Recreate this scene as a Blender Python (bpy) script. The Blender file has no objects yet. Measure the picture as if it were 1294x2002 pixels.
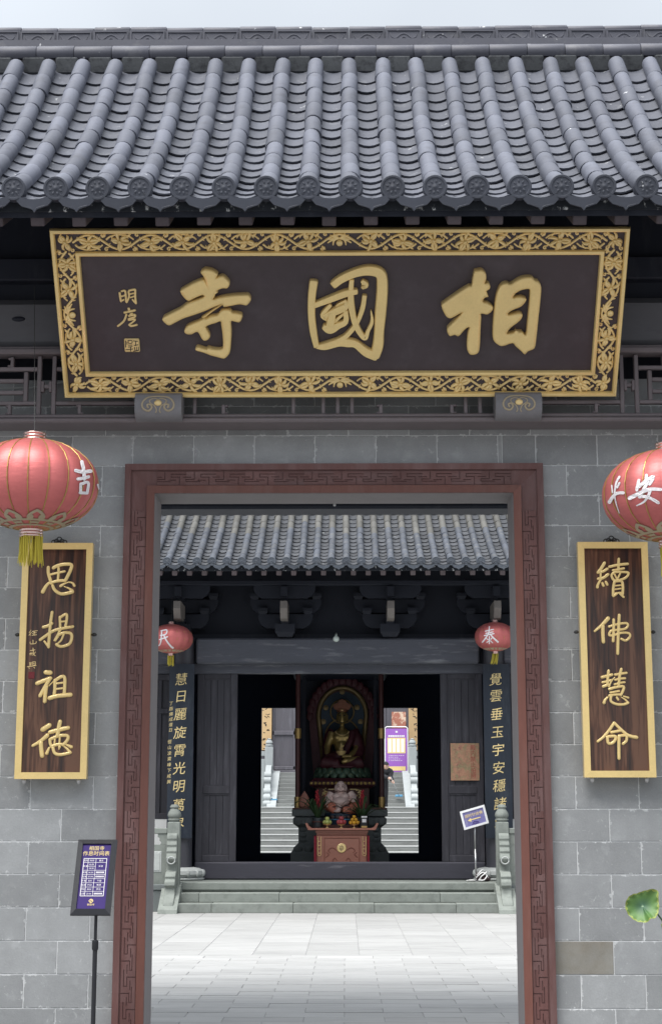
import bpy, math, random
from math import sin, cos, tan, pi, radians, sqrt, atan2, exp
from mathutils import Vector, Matrix, Quaternion
random.seed(7)
SC = bpy.context.scene
COL = SC.collection

# ------------------------------------------------------------------ camera
EYE = 1.55
FPX = 3090.0
PITCH = math.atan(591.0/3090.0)
YAW = math.atan(30.0*cos(PITCH)/FPX)
F = Vector((-sin(YAW)*cos(PITCH), cos(YAW)*cos(PITCH), sin(PITCH)))
R = Vector((cos(YAW), sin(YAW), 0.0))
U = R.cross(F)
cam_d = bpy.data.cameras.new('camera')
cam = bpy.data.objects.new('camera', cam_d)
COL.objects.link(cam)
cam_d.sensor_fit = 'VERTICAL'
cam_d.sensor_height = 36.0
cam_d.lens = FPX/2002.0*36.0
cam_d.clip_start = 0.1
cam_d.clip_end = 2000.0
cam.matrix_world = Matrix(((R.x, U.x, -F.x, 0), (R.y, U.y, -F.y, 0), (R.z, U.z, -F.z, EYE), (0, 0, 0, 1)))
SC.camera = cam

# ------------------------------------------------------------------ sky and light (overcast)
W = bpy.data.worlds.new('World'); SC.world = W; W.use_nodes = True
nt = W.node_tree; nt.nodes.clear()
def wn(t): return nt.nodes.new(t)
wo = wn('ShaderNodeOutputWorld'); bg = wn('ShaderNodeBackground')
sky = wn('ShaderNodeTexSky'); sky.sky_type = 'NISHITA'; sky.sun_disc = False
SUN_EL, SUN_AZ = radians(64), radians(220)
sky.sun_elevation = SUN_EL; sky.sun_rotation = SUN_AZ
tc = wn('ShaderNodeTexCoord'); sep = wn('ShaderNodeSeparateXYZ')
nt.links.new(tc.outputs['Generated'], sep.inputs[0])
# a closed cloud layer: brightest overhead, paler at the horizon, softly uneven
ramp = wn('ShaderNodeValToRGB')
ramp.color_ramp.elements[0].position = 0.0; ramp.color_ramp.elements[0].color = (2.6, 2.75, 3.0, 1)
re = ramp.color_ramp.elements.new(.5); re.color = (5.4, 5.75, 6.15, 1)
ramp.color_ramp.elements[-1].position = 1.0; ramp.color_ramp.elements[-1].color = (17.0, 17.6, 18.6, 1)
nt.links.new(sep.outputs['Z'], ramp.inputs[0])
nz = wn('ShaderNodeTexNoise'); nz.inputs['Scale'].default_value = 2.2; nz.inputs['Detail'].default_value = 4
nt.links.new(tc.outputs['Generated'], nz.inputs['Vector'])
mr = wn('ShaderNodeMapRange'); mr.inputs[1].default_value = 0.3; mr.inputs[2].default_value = 0.7
mr.inputs[3].default_value = 0.84; mr.inputs[4].default_value = 1.14
nt.links.new(nz.outputs['Fac'], mr.inputs[0])
vm = wn('ShaderNodeVectorMath'); vm.operation = 'SCALE'
nt.links.new(ramp.outputs[0], vm.inputs[0]); nt.links.new(mr.outputs[0], vm.inputs['Scale'])
mix = wn('ShaderNodeMix'); mix.data_type = 'RGBA'; mix.inputs['Factor'].default_value = 0.88
nt.links.new(sky.outputs[0], mix.inputs['A']); nt.links.new(vm.outputs[0], mix.inputs['B'])
nt.links.new(mix.outputs['Result'], bg.inputs['Color'])
bg.inputs['Strength'].default_value = 0.05
nt.links.new(bg.outputs[0], wo.inputs[0])
sun_d = bpy.data.lights.new('sun', 'SUN'); sun_d.energy = 1.5; sun_d.angle = radians(42); sun_d.color = (1.0, 0.97, 0.93)
sun = bpy.data.objects.new('sun', sun_d); COL.objects.link(sun)
sdir = Vector((sin(SUN_AZ)*cos(SUN_EL), cos(SUN_AZ)*cos(SUN_EL), sin(SUN_EL)))
sun.rotation_euler = sdir.to_track_quat('Z', 'Y').to_euler(); sun.location = (0, 0, 40)
SC.view_settings.view_transform = 'Standard'; SC.view_settings.look = 'None'
SC.view_settings.gamma = 1.0; SC.view_settings.use_curve_mapping = False
SC.view_settings.exposure = 1.68
SC.render.engine = 'CYCLES'
SC.cycles.use_denoising = True
SC.cycles.max_bounces = 6; SC.cycles.diffuse_bounces = 4; SC.cycles.glossy_bounces = 3
SC.cycles.caustics_reflective = False; SC.cycles.caustics_refractive = False

# ------------------------------------------------------------------ helpers
def at(u, v, Y):
    """world point on the plane y=Y that the survey photograph shows at pixel (u, v)"""
    d = F*FPX + R*(u-647.0) + U*(1001.0-v)
    t = Y/d.y
    return Vector((d.x*t, Y, EYE+d.z*t))
def ray(u, v):
    return (F*FPX + R*(u-647.0) + U*(1001.0-v)).normalized()
def proj(p):
    q = Vector(p)-Vector((0, 0, EYE)); z = q.dot(F)
    return 647+FPX*q.dot(R)/z, 1001-FPX*q.dot(U)/z

class MB:
    def __init__(s): s.v = []; s.f = []
    def add(s, vs, fs):
        o = len(s.v); s.v.extend([tuple(x) for x in vs]); s.f.extend([tuple(i+o for i in f) for f in fs]); return s
    def box(s, x0, x1, y0, y1, z0, z1, c=0.0):
        if x0 > x1: x0, x1 = x1, x0
        if y0 > y1: y0, y1 = y1, y0
        if z0 > z1: z0, z1 = z1, z0
        if c <= 0:
            return s.add([(x0,y0,z0),(x1,y0,z0),(x1,y1,z0),(x0,y1,z0),(x0,y0,z1),(x1,y0,z1),(x1,y1,z1),(x0,y1,z1)],
                  [(0,3,2,1),(4,5,6,7),(0,1,5,4),(1,2,6,5),(2,3,7,6),(3,0,4,7)])
        c = min(c, (x1-x0)*.45, (y1-y0)*.45, (z1-z0)*.45)
        vs = []; idx = {}
        X = (x0, x1); Y = (y0, y1); Z = (z0, z1)
        for i in (0,1):
            for j in (0,1):
                for k in (0,1):
                    sx, sy, sz = (1-2*i)*c, (1-2*j)*c, (1-2*k)*c
                    idx[i,j,k,'x'] = len(vs); vs.append((X[i], Y[j]+sy, Z[k]+sz))
                    idx[i,j,k,'y'] = len(vs); vs.append((X[i]+sx, Y[j], Z[k]+sz))
                    idx[i,j,k,'z'] = len(vs); vs.append((X[i]+sx, Y[j]+sy, Z[k]))
        fs = []
        def q(l, flip): fs.append(tuple(reversed(l)) if flip else tuple(l))
        for i in (0,1): q([idx[i,0,0,'x'],idx[i,1,0,'x'],idx[i,1,1,'x'],idx[i,0,1,'x']], i==0)
        for j in (0,1): q([idx[0,j,0,'y'],idx[1,j,0,'y'],idx[1,j,1,'y'],idx[0,j,1,'y']], j==1)
        for k in (0,1): q([idx[0,0,k,'z'],idx[1,0,k,'z'],idx[1,1,k,'z'],idx[0,1,k,'z']], k==0)
        for i in (0,1):
            for j in (0,1):
                q([idx[i,j,0,'x'],idx[i,j,1,'x'],idx[i,j,1,'y'],idx[i,j,0,'y']], (i+j)%2==0)
        for i in (0,1):
            for k in (0,1):
                q([idx[i,0,k,'x'],idx[i,1,k,'x'],idx[i,1,k,'z'],idx[i,0,k,'z']], (i+k)%2==1)
        for j in (0,1):
            for k in (0,1):
                q([idx[0,j,k,'y'],idx[1,j,k,'y'],idx[1,j,k,'z'],idx[0,j,k,'z']], (j+k)%2==0)
        for i in (0,1):
            for j in (0,1):
                for k in (0,1):
                    q([idx[i,j,k,'x'],idx[i,j,k,'y'],idx[i,j,k,'z']], (i+j+k)%2==1)
        return s.add(vs, fs)
    def tube(s, pts, rs, n=8, cap=True, up=None):
        pts = [Vector(p) for p in pts]
        if not hasattr(rs, '__len__'): rs = [rs]*len(pts)
        rings = []; prev = None
        for i, p in enumerate(pts):
            a = pts[max(i-1, 0)]; b = pts[min(i+1, len(pts)-1)]
            t = (b-a).normalized() if (b-a).length > 1e-9 else Vector((0,0,1))
            if prev is None:
                ref = Vector((0,0,1)) if abs(t.z) < .9 else Vector((1,0,0))
                n1 = t.cross(ref).normalized()
            else:
                n1 = (prev - t*prev.dot(t))
                n1 = n1.normalized() if n1.length > 1e-6 else t.orthogonal().normalized()
            prev = n1; n2 = t.cross(n1)
            rings.append([p + (n1*cos(2*pi*k/n)+n2*sin(2*pi*k/n))*rs[i] for k in range(n)])
        vs = [v for r in rings for v in r]; fs = []
        for i in range(len(rings)-1):
            for k in range(n):
                fs.append((i*n+k, i*n+(k+1)%n, (i+1)*n+(k+1)%n, (i+1)*n+k))
        if cap:
            fs.append(tuple(reversed(range(n)))); fs.append(tuple((len(rings)-1)*n+k for k in range(n)))
        return s.add(vs, fs)
    def lathe(s, prof, n=24, c=(0,0,0), lobes=0, amp=0, cap=True, sx=1, sy=1):
        vs = []; fs = []; c = Vector(c)
        for r, z in prof:
            for k in range(n):
                a = 2*pi*k/n; rr = r*(1+amp*cos(lobes*a)) if lobes else r
                vs.append(c+Vector((rr*cos(a)*sx, rr*sin(a)*sy, z)))
        for i in range(len(prof)-1):
            for k in range(n):
                fs.append((i*n+k, i*n+(k+1)%n, (i+1)*n+(k+1)%n, (i+1)*n+k))
        if cap:
            if prof[0][0] > 1e-5: fs.append(tuple(reversed(range(n))))
            if prof[-1][0] > 1e-5: fs.append(tuple((len(prof)-1)*n+k for k in range(n)))
        return s.add(vs, fs)
    def ell(s, c, r, n=16, m=10, rot=None):
        c = Vector(c)
        if not hasattr(r, '__len__'): r = (r, r, r)
        vs = []; fs = []
        for i in range(m+1):
            ph = -pi/2+pi*i/m
            for k in range(n):
                a = 2*pi*k/n
                p = Vector((r[0]*cos(ph)*cos(a), r[1]*cos(ph)*sin(a), r[2]*sin(ph)))
                if rot: p = rot @ p
                vs.append(c+p)
        for i in range(m):
            for k in range(n):
                fs.append((i*n+k, i*n+(k+1)%n, (i+1)*n+(k+1)%n, (i+1)*n+k))
        return s.add(vs, fs)
    def prism(s, poly, fn, d0, d1):
        """poly: 2-D points; fn(a,b,d) -> 3-D"""
        n = len(poly)
        vs = [fn(a, b, d0) for a, b in poly]+[fn(a, b, d1) for a, b in poly]
        fs = [tuple(range(n)), tuple(reversed(range(n, 2*n)))]
        for i in range(n): fs.append((i, n+i, n+(i+1)%n, (i+1)%n))
        return s.add(vs, fs)
    def mesh(s, name, smooth=False, merge=False):
        me = bpy.data.meshes.new(name); me.from_pydata(s.v, [], s.f); me.validate(); me.update()
        import bmesh
        bm = bmesh.new(); bm.from_mesh(me)
        if merge: bmesh.ops.remove_doubles(bm, verts=bm.verts, dist=1e-4)
        bmesh.ops.recalc_face_normals(bm, faces=bm.faces)
        bm.to_mesh(me); bm.free()
        if smooth:
            me.polygons.foreach_set('use_smooth', [True]*len(me.polygons))
            if smooth is not True: me.set_sharp_from_angle(angle=radians(smooth))
        return me

def wl(o):
    p = Vector((0,0,0))
    while o: p += o.location; o = o.parent
    return p
def thing(name, label, cat, loc=(0,0,0), group=None, kind=None):
    o = bpy.data.objects.new(name, None); COL.objects.link(o); o.location = loc; o.empty_display_size = .1
    if label: o['label'] = label
    if cat: o['category'] = cat
    if group: o['group'] = group
    if kind: o['kind'] = kind
    return o
def obj(name, me, m, parent=None, loc=None, label=None, cat=None, group=None, kind=None, rot=None):
    """links a mesh; a world-coordinate MB is shifted into its parent's frame"""
    if isinstance(me, MB):
        sm = getattr(me, 'smooth', False)
        me = me.mesh(name, sm, getattr(me, 'merge', False))
    if m is not None and (len(me.materials) == 0): me.materials.append(m)
    o = bpy.data.objects.new(name, me); COL.objects.link(o)
    off = wl(parent) if parent else Vector((0,0,0))
    if parent: o.parent = parent
    o.location = (Vector(loc) if loc is not None else Vector((0,0,0))) - off
    if rot is not None: o.rotation_euler = rot
    if label: o['label'] = label
    if cat: o['category'] = cat
    if group: o['group'] = group
    if kind: o['kind'] = kind
    return o
def local(name, me, m, parent, loc=(0,0,0), rot=None, **k):
    """same, coordinates already in the parent's frame"""
    o = obj(name, me, m, None, None, **k); o.parent = parent; o.location = loc
    if rot is not None: o.rotation_euler = rot
    return o
def S(mb, a=True, merge=False):
    mb.smooth = a; mb.merge = merge; return mb

def catmull(pts, sub=4, closed=False):
    n = len(pts)
    if n < 3 and not closed: 
        if n == 2:
            return [tuple(a+(b-a)*i/sub for a, b in zip(pts[0], pts[1])) for i in range(sub+1)]
        return list(pts)
    out = []
    rng = range(n) if closed else range(n-1)
    for i in rng:
        if closed: p0, p1, p2, p3 = pts[(i-1)%n], pts[i], pts[(i+1)%n], pts[(i+2)%n]
        else: p0, p1, p2, p3 = pts[max(i-1,0)], pts[i], pts[i+1], pts[min(i+2,n-1)]
        for k in range(sub):
            t = k/sub
            out.append(tuple(.5*((2*b)+(-a+c)*t+(2*a-5*b+4*c-d)*t*t+(-a+3*b-3*c+d)*t**3) for a, b, c, d in zip(p0,p1,p2,p3)))
    if not closed: out.append(tuple(pts[-1]))
    return out
def stroke(mb, pts, fn, h=0.5, sub=4, nseg=6, flat=False, hz=None):
    """a brush stroke: pts = (x, y, width) in 2-D; fn(a, b, d) -> 3-D; rounded ridge of height h*width"""
    P = catmull(pts, sub)
    # rounded ends
    def ext(p, q):
        dx, dy = p[0]-q[0], p[1]-q[1]; l = sqrt(dx*dx+dy*dy) or 1
        return [(p[0]+dx/l*p[2]*.5*e, p[1]+dy/l*p[2]*.5*e, p[2]*w) for e, w in ((.5, .84), (.85, .5), (.98, .12))]
    P = list(reversed(ext(P[0], P[1])))+P+ext(P[-1], P[-2])
    vs = []; fs = []; n = nseg+1
    for i, (x, y, w) in enumerate(P):
        a = P[max(i-1,0)]; b = P[min(i+1,len(P)-1)]
        dx, dy = b[0]-a[0], b[1]-a[1]; l = sqrt(dx*dx+dy*dy) or 1
        nx, ny = -dy/l, dx/l
        for k in range(n):
            if flat:
                q = -1+2*k/nseg; vs.append(fn(x+nx*q*w/2, y+ny*q*w/2, 0 if hz is None else hz))
            else:
                t = pi*k/nseg; q = -cos(t); vs.append(fn(x+nx*q*w/2, y+ny*q*w/2, sin(t)**.8*w*h))
    for i in range(len(P)-1):
        for k in range(nseg):
            fs.append((i*n+k, i*n+k+1, (i+1)*n+k+1, (i+1)*n+k))
    mb.add(vs, fs)
def st(*a):
    """st(w, x,y, x,y, ...) or with (w0, w1) taper"""
    w = a[0]; c = a[1:]; n = len(c)//2
    ws = [w[0]+(w[1]-w[0])*i/max(n-1,1) for i in range(n)] if isinstance(w, tuple) else [w]*n
    return [(c[2*i], c[2*i+1], ws[i]) for i in range(n)]

_gl = {}
def glyph(ch):
    if ch not in _gl:
        c = bpy.data.curves.new('glyph', 'FONT'); c.body = ch; c.resolution_u = 2; c.offset = 0.0
        o = bpy.data.objects.new('glyph', c); COL.objects.link(o)
        m = bpy.data.meshes.new_from_object(o.evaluated_get(bpy.context.evaluated_depsgraph_get()))
        vs = [v.co.copy() for v in m.vertices]; fs = [tuple(p.vertices) for p in m.polygons]
        bpy.data.objects.remove(o); bpy.data.curves.remove(c); bpy.data.meshes.remove(m)
        if vs:
            x0 = min(v.x for v in vs); x1 = max(v.x for v in vs)
        else: x0, x1 = 0, .3
        cx = (x0+x1)/2
        _gl[ch] = ([(v.x-cx, v.y-.37) for v in vs], fs, x1-x0)
    return _gl[ch]
def put_char(mb, ch, cx, cy, size, fn, d=0.0, skew=0.0, sx=1.0):
    vs, fs, w = glyph(ch)
    mb.add([fn(cx+(x*sx+skew*y)*size, cy+(y+.10*x*(1 if skew else 0))*size, d) for x, y in vs], fs)
def put_text(mb, s, cx, cy, size, fn, d=0.0, adv=1.0):
    ws = [adv*size if ord(c) > 255 else (.3*size if c == ' ' else glyph(c)[2]*size+.08*size) for c in s]
    x = cx-sum(ws)/2
    for c, w in zip(s, ws):
        if c != ' ': put_char(mb, c, x+w/2, cy, size, fn, d)
        x += w

def curve_poly(polys, extrude, bevel, name='char'):
    """2-D outlines (holes included) -> raised, round-edged mesh in local x,y with z up"""
    c = bpy.data.curves.new(name, 'CURVE'); c.dimensions = '2D'; c.fill_mode = 'BOTH'
    c.extrude = extrude; c.bevel_depth = bevel; c.bevel_resolution = 3; c.offset = -bevel
    for P in polys:
        sp = c.splines.new('POLY'); sp.points.add(len(P)-1)
        for q, p in zip(sp.points, P): q.co = (p[0], p[1], 0, 1)
        sp.use_cyclic_u = True
    o = bpy.data.objects.new(name, c); COL.objects.link(o)
    m = bpy.data.meshes.new_from_object(o.evaluated_get(bpy.context.evaluated_depsgraph_get()))
    m.polygons.foreach_set('use_smooth', [True]*len(m.polygons)); m.set_sharp_from_angle(angle=radians(50))
    bpy.data.objects.remove(o); bpy.data.curves.remove(c)
    m.name = name
    return m
def remeshed(mb, voxel, name, smooth_it=4):
    me = mb.mesh(name); o = bpy.data.objects.new(name, me); COL.objects.link(o)
    m = o.modifiers.new('r', 'REMESH'); m.mode = 'VOXEL'; m.voxel_size = voxel; m.use_smooth_shade = True
    if smooth_it:
        s = o.modifiers.new('s', 'SMOOTH'); s.iterations = smooth_it; s.factor = .5
    r = bpy.data.meshes.new_from_object(o.evaluated_get(bpy.context.evaluated_depsgraph_get()))
    r.polygons.foreach_set('use_smooth', [True]*len(r.polygons))
    bpy.data.objects.remove(o); r.name = name
    return r

# ------------------------------------------------------------------ materials
def mat(name, c, rough=.7, metal=0.0, var=.18, scale=6.0, fine=40.0, bump=.15, rnd=.12, tint=None, tfac=.0,
        stretch=(1,1,1), spec=.4, coat=0.0, tscale=None, tlo=.55, thi=.7, emis=None, bdist=.01, ring=None):
    """base colour c with large and fine uneven colour, per-piece variation and relief; tint = a second colour in patches"""
    m = bpy.data.materials.new(name); m.use_nodes = True
    n = m.node_tree; nd = n.nodes; b = nd['Principled BSDF']
    def new(t): return nd.new(t)
    L = n.links.new
    tc = new('ShaderNodeTexCoord'); oi = new('ShaderNodeObjectInfo')
    mp = new('ShaderNodeMapping'); mp.inputs['Scale'].default_value = stretch
    va = new('ShaderNodeVectorMath'); va.operation = 'ADD'
    sc = new('ShaderNodeMath'); sc.operation = 'MULTIPLY'; sc.inputs[1].default_value = 57.0
    L(oi.outputs['Random'], sc.inputs[0]); L(tc.outputs['Object'], va.inputs[0]); L(sc.outputs[0], va.inputs[1])
    L(va.outputs[0], mp.inputs['Vector'])
    n1 = new('ShaderNodeTexNoise'); n1.inputs['Scale'].default_value = scale; n1.inputs['Detail'].default_value = 5; n1.inputs['Roughness'].default_value = .6
    n2 = new('ShaderNodeTexNoise'); n2.inputs['Scale'].default_value = fine; n2.inputs['Detail'].default_value = 3
    L(mp.outputs[0], n1.inputs['Vector']); L(mp.outputs[0], n2.inputs['Vector'])
    a = new('ShaderNodeMath'); a.operation = 'MULTIPLY_ADD'; a.inputs[1].default_value = 2*var; L(n1.outputs['Fac'], a.inputs[0]); a.inputs[2].default_value = 1-var
    a2 = new('ShaderNodeMath'); a2.operation = 'MULTIPLY_ADD'; a2.inputs[1].default_value = var; L(n2.outputs['Fac'], a2.inputs[0]); L(a.outputs[0], a2.inputs[2])
    a3 = new('ShaderNodeMath'); a3.operation = 'MULTIPLY_ADD'; a3.inputs[1].default_value = 2*rnd; L(oi.outputs['Random'], a3.inputs[0]); a3.inputs[2].default_value = 1-rnd-var*.5
    mu = new('ShaderNodeMath'); mu.operation = 'MULTIPLY'; L(a2.outputs[0], mu.inputs[0]); L(a3.outputs[0], mu.inputs[1])
    vs = new('ShaderNodeVectorMath'); vs.operation = 'SCALE'
    col = vs.inputs[0]; vs.inputs[0].default_value = c[:3]
    if tint:
        n3 = new('ShaderNodeTexNoise'); n3.inputs['Scale'].default_value = tscale or scale*1.7; n3.inputs['Detail'].default_value = 6; n3.inputs['Roughness'].default_value = .65
        L(mp.outputs[0], n3.inputs['Vector'])
        mr = new('ShaderNodeMapRange'); mr.inputs[1].default_value = tlo; mr.inputs[2].default_value = thi; mr.inputs[3].default_value = 0; mr.inputs[4].default_value = tfac
        L(n3.outputs['Fac'], mr.inputs[0])
        mx = new('ShaderNodeMix'); mx.data_type = 'RGBA'; mx.inputs['A'].default_value = (*c[:3], 1); mx.inputs['B'].default_value = (*tint[:3], 1)
        L(mr.outputs[0], mx.inputs['Factor']); L(mx.outputs['Result'], vs.inputs[0])
    L(mu.outputs[0], vs.inputs['Scale'])
    L(vs.outputs[0], b.inputs['Base Color'])
    b.inputs['Roughness'].default_value = rough; b.inputs['Metallic'].default_value = metal
    b.inputs['Specular IOR Level'].default_value = spec
    if coat: b.inputs['Coat Weight'].default_value = coat; b.inputs['Coat Roughness'].default_value = .15
    if bump:
        bp = new('ShaderNodeBump'); bp.inputs['Strength'].default_value = bump; bp.inputs['Distance'].default_value = bdist
        ad = new('ShaderNodeMath'); ad.operation = 'MULTIPLY_ADD'; ad.inputs[1].default_value = .4
        L(n2.outputs['Fac'], ad.inputs[0]); L(n1.outputs['Fac'], ad.inputs[2]); L(ad.outputs[0], bp.inputs['Height']); L(bp.outputs[0], b.inputs['Normal'])
    if emis:
        b.inputs['Emission Color'].default_value = (*emis[:3], 1); b.inputs['Emission Strength'].default_value = emis[3]
    m['scale_node'] = vs.name
    return m
def extend(m):
    n = m.node_tree; return n, n.nodes, n.links.new, n.nodes['Principled BSDF'], n.nodes[m['scale_node']]

M = {}
M['tile'] = mat('tile_grey', (.108,.116,.146), .68, var=.2, scale=5, fine=60, bump=.16, rnd=.17, tint=(.072,.075,.092), tfac=.7, tlo=.52, thi=.74)
M['pan'] = mat('pan_tile_grey', (.084,.090,.112), .7, var=.2, scale=6, fine=50, bump=.15, rnd=.18, tint=(.19,.195,.21), tfac=.6, tlo=.56, thi=.76)
M['disc'] = mat('end_tile_grey', (.046,.051,.068), .6, var=.15, scale=8, fine=60, bump=.1, rnd=.1)
M['filler'] = mat('ridge_filler_stone', (.10,.105,.11), .9, var=.35, scale=9, fine=50, bump=.3, rnd=.2, tint=(.03,.03,.035), tfac=.8, tlo=.5, thi=.7)
M['ridge'] = mat('ridge_grey', (.078,.08,.1), .55, var=.2, scale=4, fine=50, bump=.12, rnd=.1, tint=(.15,.15,.16), tfac=.5)
M['hall_tile'] = mat('hall_tile_grey', (.062,.070,.087), .7, var=.2, scale=5, fine=40, bump=.15, rnd=.16, tint=(.115,.114,.106), tfac=.7, tlo=.5, thi=.7)
M['hall_tile_worn'] = mat('hall_tile_worn', (.10,.098,.09), .75, var=.2, scale=5, fine=40, bump=.15, rnd=.16, tint=(.125,.13,.15), tfac=.55, tlo=.55, thi=.75)
M['hall_pan'] = mat('hall_pan_grey', (.056,.060,.068), .75, var=.3, scale=8, fine=40, bump=.2, rnd=.25, tint=(.15,.15,.14), tfac=.7, tlo=.58, thi=.72)
M['brick'] = mat('grey_brick', (.330,.338,.342), .85, var=.24, scale=6, fine=110, bump=.22, rnd=.15, tint=(.46,.47,.475), tfac=.5, tscale=9, tlo=.55, thi=.74)
M['mortar'] = mat('mortar', (.66,.67,.67), .9, var=.15, scale=8, rnd=0)
M['eave_wood'] = mat('eave_wood', (.085,.07,.08), .7, var=.25, scale=5, fine=40, bump=.2, rnd=.12, tint=(.17,.14,.14), tfac=.5, tlo=.6, thi=.78, stretch=(1,1,1))
M['fascia'] = mat('eave_board_black', (.022,.026,.034), .8, var=.3, scale=20, bump=.2, tint=(.75,.77,.78), tfac=.9, tscale=14, tlo=.60, thi=.66, stretch=(1.6,1,.8))
M['beam'] = mat('beam_grey', (.15,.15,.165), .6, var=.2, scale=3, fine=25, bump=.12, stretch=(.3,1,1), tint=(.06,.06,.072), tfac=.6)
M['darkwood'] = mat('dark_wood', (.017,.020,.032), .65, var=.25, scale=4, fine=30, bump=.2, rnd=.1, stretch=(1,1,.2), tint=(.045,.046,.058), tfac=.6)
M['lattice'] = mat('lattice_wood', (.20,.172,.18), .55, var=.2, scale=6, fine=40, bump=.1, rnd=.08)
M['frame_red'] = mat('red_stained_wood', (.135,.062,.056), .55, var=.25, scale=5, fine=40, bump=.2, stretch=(1,1,.2), tint=(.20,.125,.12), tfac=.7, tlo=.46, thi=.72)
M['frame_inner'] = mat('orange_red_wood', (.18,.072,.055), .5, var=.25, scale=5, fine=40, bump=.15, stretch=(1,1,.2), tint=(.22,.12,.10), tfac=.6, tlo=.5, thi=.75)
M['reveal'] = mat('weathered_lining', (.24,.22,.222), .7, var=.15, scale=5, fine=40, bump=.1, stretch=(1,1,.2))
M['plaque'] = mat('plaque_ground', (.068,.052,.060), .5, var=.22, scale=3, fine=20, bump=.06, tint=(.10,.085,.095), tfac=.6, tlo=.5, thi=.75)
M['gold'] = mat('gold_leaf', (.92,.69,.31), .28, metal=.16, coat=.5, var=.2, scale=9, fine=60, bump=.08, rnd=.05, spec=.5)
M['gold_dark'] = mat('old_gold', (.47,.32,.10), .4, metal=.5, var=.2, scale=9, fine=60, bump=.1, rnd=.08)
M['gold_frame'] = mat('gold_frame', (.93,.69,.29), .24, metal=.18, coat=.6, var=.16, scale=6, fine=80, bump=.05, rnd=.03)
M['stone'] = mat('grey_green_stone', (.215,.235,.215), .85, var=.2, scale=5, fine=50, bump=.2, rnd=.06, tint=(.14,.155,.142), tfac=.7, tscale=7, tlo=.5, thi=.7)
M['stone_pale'] = mat('pale_stone', (.40,.42,.41), .85, var=.16, scale=4, fine=40, bump=.15, rnd=.08, tint=(.28,.29,.285), tfac=.6, tscale=6, tlo=.5, thi=.7, stretch=(.4,1,1))
M['stone_dark'] = mat('dark_carved_stone', (.13,.145,.145), .85, var=.2, scale=5, fine=40, bump=.25, rnd=.05)
M['paver'] = mat('paving_stone', (.335,.335,.327), .8, var=.12, scale=3, fine=30, bump=.12, rnd=.07, tint=(.245,.247,.242), tfac=.7, tscale=5, tlo=.48, thi=.68, stretch=(.35,2.2,1))
M['paver_small'] = mat('small_paving_stone', (.37,.37,.362), .8, var=.12, scale=3, fine=30, bump=.12, rnd=.07, tint=(.29,.292,.287), tfac=.7, tscale=5, tlo=.48, thi=.68, stretch=(.35,2.2,1))
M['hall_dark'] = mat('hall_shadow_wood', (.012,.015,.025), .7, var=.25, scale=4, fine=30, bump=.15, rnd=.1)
M['ground'] = mat('ground_grey', (.19,.19,.188), .9, var=.12, scale=1, fine=8, bump=.1)
M['joint'] = mat('paving_joint', (.27,.275,.272), .95, var=.2, scale=5)
M['white_wall'] = mat('white_plaster', (.80,.80,.79), .9, var=.06, scale=2, fine=15, bump=.05)
M['black'] = mat('black_paint', (.02,.021,.025), .4, var=.15, scale=8)
M['purple'] = mat('purple_print', (.055,.035,.16), .6, var=.08, scale=4, bump=0, spec=.1)
M['purple_bright'] = mat('purple_banner', (.30,.12,.46), .5, var=.06, scale=4, bump=0)
M['print_gold'] = mat('gold_print', (.85,.66,.28), .5, var=.04, bump=0)
M['print_white'] = mat('white_print', (.82,.80,.82), .5, var=.03, bump=0)
M['white_paint'] = mat('white_paint', (.8,.8,.8), .4, var=.04, bump=0)
M['steel'] = mat('brushed_steel', (.5,.5,.5), .35, metal=.9, var=.08, bump=.03)
M['iron'] = mat('dark_bronze', (.05,.05,.05), .5, metal=.4, var=.2, scale=20)
M['tassel'] = mat('yellow_thread', (.62,.52,.07), .7, var=.3, scale=30, fine=120, bump=0, stretch=(4,4,.3))
M['cap'] = mat('copper_foil', (.80,.60,.56), .22, metal=.95, var=.15, scale=10, bump=.1)
M['lantern'] = mat('red_satin', (.60,.165,.16), .50, metal=.40, var=.14, scale=5, fine=26, bump=.22, rnd=.03, stretch=(1,1,4), bdist=.014)
M['lantern_white'] = mat('white_lettering', (.80,.77,.79), .6, var=.03, bump=0)
M['lantern_trim'] = mat('gilt_trim', (.50,.42,.29), .5, metal=.2, var=.1, bump=0)
M['couplet'] = mat('inlaid_couplet_black', (.020,.027,.040), .42, var=.35, scale=3, fine=20, bump=.05, tint=(.05,.06,.075), tfac=.6, stretch=(1,1,.35))
M['couplet_gold'] = mat('couplet_gold', (.88,.70,.34), .45, metal=.25, var=.1, bump=0)
M['skin_clay'] = mat('painted_clay_skin', (.72,.54,.49), .45, var=.08, scale=6, bump=.03)
M['robe_clay'] = mat('painted_clay_robe', (.50,.17,.11), .5, var=.2, scale=8, bump=.08)
M['robe_red'] = mat('maroon_lacquer', (.08,.02,.028), .5, var=.2, scale=8, bump=.1)
M['altar'] = mat('carved_rosewood', (.38,.165,.12), .5, var=.15, scale=6, fine=40, bump=.15, stretch=(.4,1,1))
M['altar_dark'] = mat('dark_rosewood', (.10,.04,.03), .5, var=.15, scale=6, bump=.1)
M['red_post'] = mat('red_lacquer_post', (.10,.04,.04), .35, var=.1, scale=6, bump=.02)
M['brass'] = mat('brass', (.62,.42,.16), .4, metal=.6, var=.08, scale=10, bump=.02)
M['leaf'] = mat('plant_leaf', (.035,.075,.03), .5, var=.3, scale=10, bump=.05)
M['red_flower'] = mat('red_bract', (.34,.02,.03), .5, var=.2, scale=20, bump=.05)
M['pot'] = mat('dark_pot', (.035,.045,.05), .35, var=.1, scale=8)
M['cloth_black'] = mat('black_cloth', (.02,.02,.025), .85, var=.2, scale=10)
M['skin'] = mat('skin', (.46,.29,.22), .55, var=.05, bump=0)
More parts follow.
